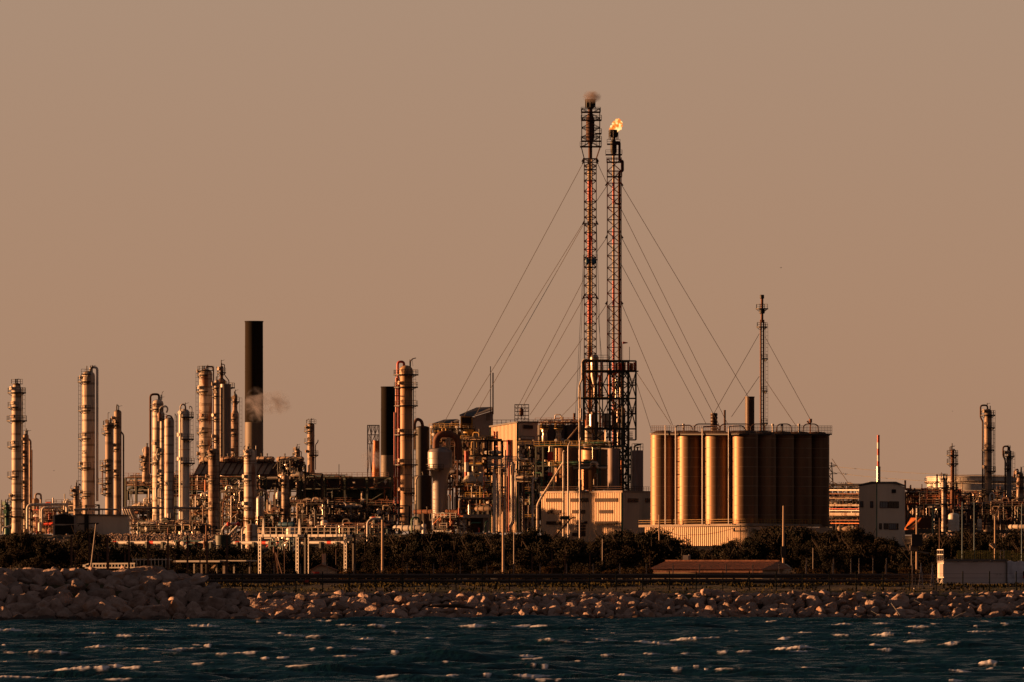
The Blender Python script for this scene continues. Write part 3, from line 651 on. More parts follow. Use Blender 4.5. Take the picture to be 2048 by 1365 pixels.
def window(th, face, x0, x1, y0, y1, m='glass', out=.16, fm='dark_rust', n=1):
    """window set on the wall plane; face(px) gives the wall's depth"""
    a = th.p(x0, y1, face(x0)); b = th.p(x1, y1, face(x1)); z1 = th.p(x0, y0, face(x0))[2]; d = (b-a); d.z = 0; L_ = d.length; u = d.normalized(); nn = Vector((u.y,-u.x,0)); nn = nn if nn.y < 0 else -nn
    f = MB(); P0 = a+nn*out; z0 = a.z
    for s_, e_ in ((0,.12),(L_-.12,L_)): f.prism([P0+u*s_, P0+u*e_, P0+u*e_+Vector((0,0,z1-z0)), P0+u*s_+Vector((0,0,z1-z0))], nn*.1)
    for h0, h1 in ((0,.12),(z1-z0-.12,z1-z0)): f.prism([P0+u*.125+Vector((0,0,h0)), P0+u*(L_-.125)+Vector((0,0,h0)), P0+u*(L_-.125)+Vector((0,0,h1)), P0+u*.125+Vector((0,0,h1))], nn*.098)
    w_ = th.part('window', f, fm); g = MB(); g.prism([P0+u*.05+Vector((0,0,.05)), P0+u*(L_-.05)+Vector((0,0,.05)), P0+u*(L_-.05)+Vector((0,0,z1-z0-.05)), P0+u*.05+Vector((0,0,z1-z0-.05))], nn*.05)
    k = max(1, int(L_/1.1))
    th.part('pane', g, m, parent=w_); mu = MB()
    for i in range(1, k): mu.prism([P0+u*(L_*i/k-.03)+Vector((0,0,.12)), P0+u*(L_*i/k+.03)+Vector((0,0,.12)), P0+u*(L_*i/k+.03)+Vector((0,0,z1-z0-.12)), P0+u*(L_*i/k-.03)+Vector((0,0,z1-z0-.12))], nn*.08)
    if mu.v: th.part('mullion', mu, fm, parent=w_)
    return w_
# ================================================================== THE PLANT, left part
tower('tall cream column at the far left edge, ringed by six dark platforms', 33.5, 20, 766, 1068, 2150, 'cream_steel',
      [(785,20,52),(814,15,43),(841,13,48),(893,14,45),(953,14,45),(999,16,49),(1033,16,49)], 1, [([(25,775),(25,1060)],1.0,'rust'),([(45,1060,-2),(45,775,-2)],1.0,'dark_steel')], rail_top=1, vents=3, cone=[(779,16,774)])
tower('slim rust-stained column just right of the far left column', 51.5, 12, 868, 1066, 2190, 'rusty_steel', [(886,44,59),(912,44,58),(938,45,58),(972,44,59)], 0, [([(46,890),(46,1060)],.8,'rust'),([(50,868),(50,862),(57,862)],1,'cream_steel')])
pipe('pair-bent pale riser pipe behind the slim rusty column', [(60.5,1062),(60.5,882),(55,878)], 2.6, 2200, 'tan_steel')
pipe('thin brown riser beside the slim rusty column', [(64,1062),(64,900)], 1.1, 2202, 'rust')
tower('short dark green column at the left border', 14, 11, 1008, 1066, 2120, 'green_paint', [(1015,3,24),(1032,2,26)], 0, [([(3,1000),(3,1066)],1,'dark_steel'),([(22,1010),(22,992),(30,992)],1,'dark_rust')])
pipe('low cream elbow pipe at the foot of the far left column', [(6,1063),(6,1056),(22,1053)], 2.0, 2100, 'pale_steel')
tower('tallest pale column on the left with a caged ladder and overhead pipe', 177, 26, 742, 1062, 2186, 'cream_steel',
      [(763,155,180),(821,156,190),(877,156,190),(935,155,181),(992,163,184)], -1, [([(181,748,0),(181,735,0),(194.5,735,0),(194.5,1003,0)],2.5,'pale_steel')], text=[('25',167,908,1.3)], rail_top=None, vents=3, steel='dark_steel')
platform(Th('column_head', 'rusty instrument head clamped on top left of the tallest pale column', 'column head', 167, 763, 2183), 167, 748, 158, 178, 1.3)
tower('small rusty-topped drum column left of the tallest pale column', 153, 12, 972, 1062, 2130, 'rusty_steel', [(989,139,156)], 0, [([(144,985),(141,975),(143,971)],.5,'dark_steel'),([(158,976),(158,967),(162,972)],1,'rust')])
tower('left of two brick-brown columns with stepped side platforms', 218.5, 16, 845, 1063, 2180, 'tan_steel', [(851,208,232),(866,203,214),(930,199,226),(940,199,212),(966,196,212),(986,200,214)], 0, [([(212,850),(212,1000)],1.1,'cream_steel'),([(216,838),(216,826),(219,826)],.6,'dark_steel'),([(205,925),(205,990)],1.2,'rust')])
tower('right of two brick-brown columns with a domed head', 235.5, 15, 820, 1063, 2210, 'tan_steel', [(844,225,241),(851,225,232),(898,226,238),(950,226,240)], 0, [([(242,864),(247,870),(247,1060)],1.6,'dark_rust'),([(233,820),(233,811),(237,811)],.8,'dark_steel'),([(230,860),(230,1050)],.8,'cream_steel')], vents=3)
# pair of fat cream pipes
pipe('fat cream overhead pipe dropping at the left beside the pink-tinged rack', [(55,1058),(55,1010),(132,1009),(134,1001),(134,1024)], 2.9, 2140, 'pale_steel')
pipe('slim twin riser looping above the fat cream pipe', [(128,1020),(128,1003),(131,999)], 1.3, 2142, 'pale_steel', flanges=False)
pipe('second cream overhead pipe, lower and shorter, ending in a bulb', [(84,1048),(84,1016),(122,1015)], 2.6, 2146, 'pale_steel')
pipe('third cream riser tucked behind the shorter overhead pipe', [(80,1044),(80,1020),(84,1018)], 1.7, 2152, 'pale_steel', flanges=False)
drum('bulb-shaped cream separator hanging under the shorter overhead pipe', 80, 8, 1044, 1058, 2144, 'pale_steel', dome=1, seams=0, name='separator')
drum('squat tan tank with a looped pipe behind the fat cream pipe', 71, 15, 996, 1030, 2240, 'tan_steel', name='tank')
pipe('upturned loop pipe over the squat tan tank', [(71,998),(71,988),(82,988),(82,1012)], 1.9, 2238, 'tan_steel')
rack('low process rack with reddish fittings at the left edge', [2,20,40], [1020,1038,1052], 1068, 2176, 6, risers=14, pipes=10, drums=3, seed=3)
rack('pink-tinged process rack below the cream overhead pipes', [62,76,92,108], [1023,1042,1055], 1068, 2225, 7, 'post_rust', pal=['red_paint','signal_red','cream_steel','rust','dull_silver','pale_steel'], risers=22, pipes=14, drums=5, seed=4)
rack('thin pipe rack running behind the gable shed roof', [95,120,150,172], [1010,1021], 1066, 2260, 7, risers=12, pipes=8, seed=5)
# gable shed and long pale building
def shed():
    th = Th('gable_shed', 'small black-walled gable shed with pale frame beside the long grey building', 'shed', 129, 1074, 2060); s = th.s
    w_ = MB(); P_ = lambda x, y, d=0: th.p(x, y, d)
    w_.prism([P_(108,1074),P_(149,1074),P_(149,1033),P_(129,1029),P_(108,1033)], (0,7,0)); th.part('wall', w_, 'black_steel')
    f = MB()
    for a, b in (((108,1076),(108,1031)),((150,1076),(150,1031))): f.bar(P_(*a,-.2), P_(*b,-.2), .45)
    th.part('frame', f, 'dull_silver'); r = MB(); r.prism([P_(106,1031,-.5),P_(129,1026.5,-.5),P_(151,1031,-.5),P_(151,1033,-.5),P_(129,1028.8,-.5),P_(106,1033,-.5)], (0,8,0)); th.part('roof', r, 'grey_metal')
    d = MB(); d.prism([P_(112,1073,-.12),P_(128.4,1073,-.12),P_(128.4,1036,-.12),P_(112,1038,-.12)], (0,-.08,0)); d.prism([P_(129.2,1073,-.12),P_(146,1073,-.12),P_(146,1038,-.12),P_(129.2,1036,-.12)], (0,-.08,0)); th.part('door', d, 'void')
    b = MB(); b.bar(P_(102,1049.5,-1.5),P_(131,1049.8,-1.5),.30); b.bar(P_(131,1049.8,-1.5),P_(158,1049,-1.5),.22); th.part('gate_beam', b, 'cream_steel')
    th = Th('long_building', 'long low windowless building with pale front beside the black gable shed', 'building', 202, 1074, 2062)
    w_ = MB(); w_.prism([th.p(151,1074),th.p(254,1074),th.p(254,1031),th.p(151,1029.5)], (0,14,0)); th.part('wall', w_, 'pale_render')
    r = MB(); r.prism([th.p(150,1030.8,-.4),th.p(255,1032,-.4),th.p(255,1029.8,-.4),th.p(150,1028.2,-.4)], (0,15,0)); th.part('roof', r, 'grey_metal')
    q = MB(); q.prism([th.p(186,1074,-.1),th.p(254,1074,-.1),th.p(254,1070.5,-.1),th.p(186,1070.5,-.1)], (0,-.12,0)); th.part('plinth', q, 'teal_steel')
    q = MB(); q.tube([th.p(148,1020,-1.5),th.p(176,1018.8,-1.5)],.28,8); q.tube([th.p(178,1018.8,-1.5),th.p(236,1019.5,-1.5)],.22,8)
    for x in (150,165,185,205,225,236): q.bar(th.p(x,1031,-1.5),th.p(x,1019,-1.5),.14)
    th.part('roof_pipe', q, 'cream_steel'); q = MB(); q.box(tuple(th.p(173,1052,-.6)),(1.0,.9,5.4)); q.bar(th.p(172,1060,-1.2),th.p(172,1010,-1.2),.4); th.part('shadow_strip', q, 'black_steel')  # black box stands in for the column's shadow on the wall, with a thin bar
    q = MB(); q.bar(th.p(154,1048.5,-3),th.p(198,1047,-3),.3); q.bar(th.p(190,1053,-3),th.p(196,1047,-3),.2); q.bar(th.p(156,1053,-3),th.p(160,1047,-3),.2); th.part('arm', q, 'dark_steel')
shed()
# reactor cluster
tower('cream column under a tall brick-red loop pipe', 316, 22, 799, 1050, 2230, 'cream_steel', [(818,303,326),(895,305,330),(925,304,330)], 0, [([(318,800,0),(318,789,0),(300.6,789,0),(300.6,948,0)],2.2,'dark_rust'),([(324,800),(324,786),(327,783)],.5,'dark_steel')], cone=[(903,22,897)], vents=3)
tower('narrow cream column crowned by two bulb heads', 324.5, 11, 824, 1054, 2195, 'cream_steel', [(838,316,334),(908,314,330),(950,314,330),(967,314,330)], 0, [([(320,830),(320,815),(332,812),(336,818),(333,826)],1.6,'pale_steel'),([(316,902),(312,910),(316,920)],1.5,'pale_steel')], cone=[(906,9,903)], seed=2)
drum('round bulb head left of the narrow cream column top', 320, 10, 824, 838, 2194, 'cream_steel', dome=1, seams=0, name='bulb_vessel', cat='vessel')
tower('rust-blotched cream column marked 20', 338.5, 19.5, 835, 1072, 2110, 'blotch_steel', [], 1, [([(330,1066),(330,880)],.6,'rust'),([(333,838),(333,832),(342,832),(346,840)],1.6,'rust'),([(353,1010,2),(353,832,2),(350,829,2)],.8,'dark_steel')], text=[('20',333,972,1.45)], vents=0)
for py, xl, xr in ((848,0,356),(900,0,357),(918,0,358)): pass
tower('pale column marked 5 with pipes up its left side', 368.5, 22, 818, 1069, 2130, 'pale_steel', [(834,367,388),(878,367,388),(926,367,390)], 1, [([(361,1066,-1.6),(361,812,-1.6),(366,808,-1.6),(371,812,-1.6),(371,822,-1.6)],1.5,'cream_steel'),([(379,818,1),(379,812,1),(384,815,1),(384,836,1)],.8,'dark_steel')], text=[('5',361.5,971,1.5)], vents=1)
tower('vase-shaped rusty vessel column left of the brick-red loop pipe', 292, 14, 908, 956, 2250, 'tan_steel', [(922,278,298),(937,278,299)], 0, [([(290,912),(285,900),(292,893),(297,900)],1.2,'pale_steel'),([(283,937),(283,915)],.6,'dark_steel')], vents=3)
drum('small cream drum under the vase-shaped vessel', 294, 10, 893, 910, 2249, 'cream_steel', dome=1, seams=0, name='bulb_vessel', cat='vessel')
tower('fat rust-topped column with five platforms on its left', 411.5, 26, 738, 942, 2290, 'blotch_steel', [(750,394,412),(783,392,412),(838,394,412),(865,393,412),(891,393,412),(915,396,414)], -1, [([(412,742,0),(412,734,0),(427,734,0),(427,760,0),(422,780,0),(422,900,0)],1.3,'rust'),([(403,905),(403,760)],1.0,'cream_steel')], text=None, vents=3, rail_top=1)
tower('narrow blotched column beside the fat rust-topped column', 434, 12, 760, 945, 2275, 'blotch_steel', [(776,426,440),(792,426,440),(838,425,439),(880,426,440)], 0, [([(427,900),(427,770)],.9,'rust')], seed=3, cone=[(768,9,764)])
tower('bottle-necked rusty vessel with a bent vent line', 443, 15, 732, 945, 2300, 'rusty_steel', [(745,434,448),(775,436,470)], 0, [([(443,736,0),(443,729,0),(449,729,0),(449,750,0),(458,762,0),(458,772,0)],.9,'rust'),([(435,760),(435,738),(433,734)],.6,'dark_steel')], cone=[(772,18,769),(762,7,757)], vents=2)
tower('wide grey column right of the bottle-necked vessel', 451, 22, 768, 945, 2285, 'grey_metal', [], 0, [([(441.5,945,-1),(441.5,775,-1)],1.7,'blotch_steel')], dome=.1, rail_top=None, vents=1)
tower('stepped dark column with a slim neck, right of the wide grey column', 470, 15.5, 790, 940, 2320, 'rusty_steel', [(803,462,477),(838,462,478),(868,461,478),(907,461,479)], 1, [([(469,796),(469,787),(474,790),(474,800)],.8,'dark_steel')], cone=[(828,9,820)], vents=2)
stack('tallest black chimney with a pale lower section and sunlit left side', 508, 36, 645, 1010, 2420, [(645,'soot_stack'),(845,'stack_grey')], taper=1.04)
tower('short rust-orange column in front of the sloped cooler roof, left one', 427.5, 22, 897, 1070, 2140, 'rusty_steel', [(912,416,440),(961,416,440),(1015,416,441)], 0, [([(419,905,-2),(419,895,-2),(423,890,-2)],1.4,'rust'),([(439,1060,1),(439,890,1),(434,886,1)],1,'dark_rust')], text=None, seed=1)
tower('pale banded column in front of the sloped cooler roof, right one', 499.5, 23, 898, 1070, 2186, 'cream_steel', [(911,485,508),(961,487,516),(1015,487,508)], 0, [([(512,1028,0),(512,892,0)],.9,'pale_steel'),([(491,905,-2),(487,895,-2),(491,892,-2)],.8,'dark_steel'),([(489,1034),(489,1066)],2,'rust')], seed=4, vents=3)
pl_ = Th('yellow_platform', 'yellow-edged square platform round the foot of the right pale banded column', 'platform', 500, 1042, 2183); q = MB(); q.box((0,0,0),(4.6,4,.3)); q.box((0,0,.7),(4.8,4.2,.18)); pl_.part('deck', q, 'yellow_paint'); q = MB(); q.rail([(-2.3,-2,.1),(2.3,-2,.1),(2.3,2,.1)],1.1,.09); pl_.part('railing', q, 'yellow_paint')
tower('medium pale column standing before the dark machine hall', 571, 16, 950, 1050, 2192, 'rusty_steel', [(969,562,581),(1028,555,577)], 0, [([(579,1040),(579,960)],1,'dark_steel')], seed=5)
drum('grey round-topped drum right of the pale banded column', 520, 15, 992, 1028, 2170, 'dull_silver', dome=.8, name='tank')
pipe('large hooped duct over the grey round-topped drum', [(515,1000),(515,984),(524,979),(534,986),(534,1000)], 2.4, 2180, 'tan_steel')
drum('white domed vessel left of the medium pale column', 557, 11, 983, 1010, 2166, 'white_paint', dome=1, legs=True, name='vessel', cat='vessel')
drum('big cream drum at the foot of the pale banded column', 503, 24, 1048, 1104, 1790, 'cream_steel', dome=.5, seams=4, name='tank')
pipe('thin white standpipe beside the big cream drum', [(484,1102),(484,1057),(492,1055)], 1.3, 1788, 'white_paint')
hvessel('blue horizontal drum behind the white portal frames', 556, 590, 1049.5, 9, 2010, 'blue_paint')
# wide horizontal steel deck, legs and trusses
rack('long steel deck behind the left columns, rusty walkway and open legs', [248,270,305,345,385,420,455,490], [956,972,981], 1062, 2330, 12, 'green_steel', .55, 26, 16, 5, seed=11, rm='rust', deckm='rust', col=.5)
rack('upper walkway of the long deck under the sloped cooler roof', [388,430,470,515,560,610], [948,958], 1060, 2340, 10, 'dark_steel', .5, 16, 20, 4, seed=12, rm='rust', deckm='rust', col=.5)
rack('dark machine hall frame behind the white portal frames', [520,560,600,648,690,735,782], [956,978,1006,1030], 1062, 2350, 16, 'green_steel', .6, 22, 26, 6, seed=13, rm='dark_rust', deckm='dark_rust', col=.6, pal=['teal_steel','dark_steel','dark_rust','grey_metal','cream_steel','rust'])
for k, (a, b) in enumerate(((520,602),(604,690),(690,782))):
    th = Th('air_cooler', ['dark louvred fan box under the deck, left of three','dark louvred fan box under the deck, middle of three','dark louvred fan box under the deck, right of three'][k], 'air cooler', (a+b)/2, 980, 2356, 'fan boxes under the deck'); q = MB(); q.prism([th.p(a,977),th.p(b-2,977),th.p(b-2,956),th.p(a,956)], (0,9,0)); th.part('casing', q, 'dark_steel')
    q = MB(); x = a+3
    while x < b-6: q.lathe([(1.0,0),(1.5,1.3),(1.5,1.8)], tuple(th.p(x+4,980,2)), 12); x += 13
    th.part('fan_ring', q, 'dark_rust')
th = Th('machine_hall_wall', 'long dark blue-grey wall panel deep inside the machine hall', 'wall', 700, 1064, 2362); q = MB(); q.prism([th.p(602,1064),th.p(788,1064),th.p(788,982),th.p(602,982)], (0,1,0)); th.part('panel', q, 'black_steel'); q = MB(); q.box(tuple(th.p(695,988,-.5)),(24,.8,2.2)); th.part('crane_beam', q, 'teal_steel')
# sloped air-cooler roof with header pipe
def cooler():
    for k, (x0, x1) in enumerate(((402,552),(554,609))):
        lab = ['long sloped cooler roof panel left of the gap','short sloped cooler roof panel right of the gap'][k]
        th = Th('cooler_roof', lab, 'cooler', (x0+x1)/2, 952, 2262); r = MB(); nseg = int((x1-x0)/12)
        for i in range(nseg):
            a = x0+(x1-x0)*i/nseg; b = x0+(x1-x0)*(i+1)/nseg-1.2
            r.prism([th.p(a-14,950,-3),th.p(b-14,950,-3),th.p(b,925,3),th.p(a,925,3)], (0,.4,.25))
        th.part('panel', r, 'tan_steel' if k == 0 else 'dark_rust'); f = MB()
        for i in range(nseg+1):
            a = x0+(x1-x0)*i/nseg; f.bar(th.p(a-14.5,951,-3.3),th.p(a-.5,924.5,2.8),.26); f.bar(th.p(a,950,8),th.p(a,925,3),.2)
        f.bar(th.p(x0-14,950,-3.2),th.p(x1-14,950,-3.2),.3); f.bar(th.p(x0,925,2.9),th.p(x1,925,2.9),.3)
        th.part('frame', f, 'dark_rust')
    for k, (x0, x1, m) in enumerate(((402,428,'tan_steel'),(441,490,'rusty_steel'),(512,549,'tan_steel'),(553,608,'tan_steel'))):
        hvessel(['banded header drum on the cooler roof, leftmost of four','banded rust-red header drum on the cooler roof, second of four','banded header drum on the cooler roof, third of four','banded header drum on the cooler roof, rightmost of four'][k], x0, x1, 919, 11, 2264, m, 'header_drum', 'drum', True, 927)
    rack('cluster of black pipework hanging in the gap of the cooler roof', [556,575,590,600], [930,944], 958, 2256, 3, 'black_steel', .6, 10, 24, 6, seed=21, pal=['black_steel','dark_rust','dark_steel'], rails=False, name='pipework', cat='pipework')
cooler()
tower('small far column with a cage platform on its right of the cooler roof', 622, 14, 846, 950, 2450, 'tan_steel', [(885,608,622),(862,608,622),(910,622,637)], 0, [([(631,940),(631,890),(636,884),(636,880)],.9,'rust'),([(613,860),(613,842),(618,838)],.6,'dark_steel')], rail_top=1, vents=3)
tower('stubby far column with bent pipes behind the cooler roof', 595, 11, 898, 930, 2460, 'tan_steel', [(905,588,600)], 0, [([(593,900),(593,893)],.6,'dark_steel'),([(598,905),(603,903),(603,918)],.8,'rust')], vents=2)
mb = MB(); th = Th('mast', 'thin lightning mast on the long deck', 'mast', 678, 950, 2345); mb.bar((0,0,-1),(0,0,th.p(0,929)[2]),.16); th.part('rod', mb, 'dark_steel')
mb = MB()
# lattice scaffold left of second chimney
th = Th('lattice_tower', 'open lattice frame left of the second black chimney', 'frame', 747, 955, 2440); mb, X_, Z_ = frame_mesh(th, [735,742,750,758], [851,870,888], 3, .22, .2, 1.0, random.Random(3)); th.part('lattice', mb, 'dark_rust')
stack('orange-brown stub chimney inside the open lattice frame', 752, 11, 884, 960, 2437, [(884,'orange_paint')], taper=1.5, n=20)
stack('second black chimney, half hidden by the yellowish column', 776, 28, 776, 1016, 2430, [(776,'soot_stack'),(911,'stack_grey')], taper=1.05)
# fore-ground process racks (plenty of fittings)
rack('mid rack with silver serpentine pipes behind the long building', [255,285,318,330], [1014,1028,1045], 1070, 2260, 8, 'dark_steel', .3, 20, 26, 6, seed=31, pal=['grey_metal','cream_steel','dull_silver','rust','teal_steel'])
rack('rack filling between the column marked 5 and the short rust-orange column', [380,400,416], [1000,1016,1034,1050], 1070, 2240, 8, 'dark_steel', .3, 22, 24, 7, seed=32)
rack('rack between the short rust-orange column and the pale banded column', [440,462,487], [985,1003,1020,1038,1052], 1072, 2235, 8, 'dark_steel', .4, 30, 34, 7, seed=33)
rack('rack below the grey round-topped drum', [512,530,548,562], [1030,1044,1056], 1072, 2220, 8, 'teal_steel', .3, 22, 26, 6, seed=34)
rack('busy rack in front of the dark machine hall, left bay', [580,605,630,650], [1010,1030,1048,1060], 1074, 2215, 8, 'dark_steel', .35, 30, 40, 9, seed=35)
rack('busy rack in front of the dark machine hall, middle bay', [650,675,700,722], [1020,1040,1056], 1074, 2222, 8, 'dark_steel', .35, 26, 40, 9, seed=36)
rack('busy rack in front of the dark machine hall, right bay', [722,745,768,790], [1012,1034,1050,1062], 1074, 2228, 8, 'dark_steel', .35, 26, 36, 8, seed=37)
rack('low rack of red and silver fittings under the left columns', [255,280,305,330,355,380,410], [1053,1062], 1073, 2100, 6, 'dark_steel', .2, 26, 44, 10, seed=38)
rack('low rack beside the white portal frames', [620,660,700,740,775], [1058,1068], 1080, 2050, 6, 'teal_steel', .3, 26, 36, 8, seed=39)
for k, dx in enumerate((0, 4.5, 9, 13.5, 18)):
    pipe(['silver expansion-loop pipe, first of five from the left','silver expansion-loop pipe, second of five','silver expansion-loop pipe, third of five','silver expansion-loop pipe, fourth of five','silver expansion-loop pipe, last of five on the right'][k], [(262+dx*1.1,1046-dx*.3,3),(254+dx,1040-dx*.2,0),(245+dx,1017,0),(262+dx,1016,2),(400,1016+k*.6,6+k*.8)], 1.9, 2120+k*2, 'dull_silver', flanges=False, group='silver expansion loops', bend=2)
pipe('orange-brown pipe crossing behind the columns at mid height', [(345,992),(372,992),(405,991),(411,988),(411,960)], 2.0, 2315, 'orange_paint')
pipe('thin white looped line left of the column marked 20', [(312,975),(312,996),(330,998)], 1.4, 2190, 'white_paint', flanges=False)
pipe('thin white second loop left of the column marked 20', [(317,1010),(317,978),(322,976),(322,995)], 1.1, 2192, 'white_paint', flanges=False)
pipe('amber pipe stub left of the pale banded column', [(465,989.5),(486,989.5)], 1.2, 2310, 'orange_paint')
# white pipeline with orange-red bands on the bank
def pipeline(lab, x0, x1, py, hw, bands, D, cat='pipeline'):
    th = Th('pipeline', lab, cat, (x0+x1)/2, py+6, D); s = th.s; a, b = th.p(x0,py), th.p(x1,py); q = MB(); q.tube([a,b], hw*s, 14); th.part('pipe_run', q, 'white_paint')
    for x in bands: q = MB(); q.tube([th.p(x,py),th.p(x+8,py)], hw*s*1.04, 14); th.part('colour_band', q, 'signal_red')
    q = MB(); x = x0+10
    while x < x1: q.box(tuple(th.p(x,py+5)),(.4,1.2,1.3)); x += 33
    th.part('support', q, 'green_steel'); th.o.rotation_euler.z = R(-33); th.o.scale = (1.19,1,1); return th
pipeline('white pipeline with orange-red bands along the bank, long left run', 218, 430, 1085.5, 3.3, [223,299,371], 1706)
pipeline('short white pipeline stub with a red band inside the left portal frame', 466, 560, 1086, 3.3, [471,525], 1708)
pipeline('dim white pipeline stub behind the right portal frame', 600, 700, 1085.5, 3.0, [655], 1712)
rack('green trestle rack beneath the banded pipeline', [330,350,370,395,420], [1092,1100], 1110, 1702, 4, 'teal_steel', .3, 14, 20, 0, seed=41, rails=False, pal=['teal_steel','green_steel','rust','dull_silver'])
rack('green trestle rack inside the left portal frame', [540,560,580,596], [1083,1092], 1110, 1704, 4, 'teal_steel', .3, 12, 14, 2, seed=42, rails=False, pal=['teal_steel','orange_paint','red_paint','white_paint'])
drum('low green tank between the pipeline and the cream drum', 446, 32, 1070, 1096, 1720, 'green_steel', dome=.1, seams=2, railed=True)
pipe('white pipe leg with a red elbow rising from the low green tank, left leg', [(444,1070),(446,1058),(456,1048),(476,1048)], 3.2, 1722, 'white_paint')
pipe('white pipe leg slanting down right from the red elbow', [(478,1050),(454,1075)], 2.8, 1724, 'white_paint')
for k, (x, y) in enumerate(((457,1048.5),(477,1049))):
    th = Th('pipe_elbow', ['red elbow on the left corner of the white pipe arch','red elbow on the right corner of the white pipe arch'][k], 'pipe elbow', x, y, 1721); q = MB(); q.lathe([(.02,-.45),(.32,-.3),(.42,0),(.32,.3),(.02,.45)], n=14); th.part('joint', q, 'signal_red')
pipe('white goose-neck pipe with red bands beside the leftmost concrete pole', [(735,1086),(735,1045),(742,1038),(764,1038)], 2.1, 1800, 'white_paint')
pipeline('red-banded crossbar on top of the goose-neck pipe', 740, 762, 1036, 2.2, [744], 1802)
# ================================================================== THE PLANT, middle
tower('tall tan column with a red-brown pipe bundle down its left side', 812, 26, 731, 1050, 2240, 'ochre_steel',
      [(749,787,834),(774,788,833),(811,788,834),(869,788,829),(929,788,829),(986,800,830)], 1,
      [([(808,735,0),(808,724,0),(795.5,724,0),(795.5,760,0),(798,770,0),(798,1040,0),(801,1046,0)],2.5,'red_paint'),([(793,756,-.4),(793,1044,-.4)],2.1,'orange_paint'),([(789,825,-.4),(789,1044,-.4)],1.6,'red_paint'),([(827,1000,0),(827,775,0)],.9,'dark_steel')], cone=[(753,27.5,750)], vents=1)
for k, y in enumerate((792,)):
    th = Th('side_platform', 'small caged side platform on the red pipe bundle', 'platform', 792, y, 2239); q = MB(); q.box((0,-.5,0),(1.4,1.6,.2)); th.part('deck', q, 'dark_rust'); q = MB(); q.rail([(-1,-1.3,.1),(1,-1.3,.1)],1.1,.09); q.rail([(-1,-1.3,1.3),(1,-1.3,1.3)],1.1,.09); th.part('railing', q, 'dark_rust')
th = Th('davit', 'curved lifting davit on top of the tall tan column', 'davit', 823, 734, 2241); q = MB(); q.tube([th.p(821,736),th.p(821,724),th.p(824,718),th.p(832,716.5)],.12,6,bend=.8); q.bar(th.p(826,733),th.p(824,718),.08); th.part('arm', q, 'dark_rust')
drum('dark sooty vessel right of the tall tan column', 845, 28, 852, 960, 2300, 'black_steel', dome=.3, seams=4, name='reactor', cat='reactor')
drum('wider dark base drum below the sooty vessel', 846, 36, 950, 1062, 2296, 'black_steel', dome=.2, seams=4, name='reactor', cat='reactor')
pipe('black hooped duct joining the tan column and the sooty vessel', [(829,862),(829,846),(834,838),(843,842),(846,856)], 3.2, 2262, 'dark_rust', flanges=False)
pipe('thin cream standpipe in front of the sooty vessel', [(832,1040),(832,960),(836,953),(842,953)], 1.6, 2232, 'cream_steel')
pipe('orange-brown riser hugging the right of the tall tan column', [(829,900),(829,868),(832,864)], 2.0, 2250, 'tan_steel')
def reactor():
    th = Th('reactor', 'wide silver reactor with a cone top under the big rust-red hoop duct', 'reactor', 880, 1062, 2258); s = th.s; q = MB(); z = lambda y: (1062-y)*s
    q.lathe([(15*s,-1),(15*s,z(960)),(17*s,z(948)),(24*s,z(936)),(24.5*s,z(905)),(21*s,z(899)),(10*s,z(895)),(.1,z(894))], n=40); sh = th.part('shell', q, 'dull_silver')
    b = MB()
    for y in (930,918,980,1000,1020): rr = 24.5*s if y < 940 else 15*s; b.lathe([(rr,z(y)),(rr+.07,z(y)+.02),(rr+.07,z(y)+.2),(rr,z(y)+.22)], n=40)
    th.part('seam', b, 'grey_paint', parent=sh); platform(th, 880, 938, 852, 905, 24*s, 'dark_steel'); ladder(th, 880, 900, 1040, 15*s, -1, .5)
    q = MB(); q.tube([th.p(878,898),th.p(878,888)],.9,10); q.tube([th.p(893,900,-1),th.p(893,880,-1),th.p(899,878,-1),th.p(899,900,-1)],.3,8,bend=1); th.part('nozzle', q, 'shiny_metal')
reactor()
pipe('big rust-red hoop duct over the silver reactor', [(872,897),(872,880),(880,869),(900,868),(914,876),(918,892),(918,921)], 6.8, 2257, 'rust', flanges=False, bend=3.2, n=20)
rack('scaffold of dark pipework between the hoop duct and the reactor', [884,900,915], [880,895,912,930,950,975], 1050, 2290, 6, 'dark_rust', .5, 24, 34, 6, seed=51, pal=['black_steel','dark_rust','dark_steel','cream_steel','rust'])
rack('yellow-decked dark scaffold behind the hoop duct', [862,880,905,925], [858,872,890], 960, 2345, 7, 'black_steel', .4, 16, 26, 4, seed=52, pal=['black_steel','dark_rust','yellow_paint','dark_steel'], rm='yellow_paint')
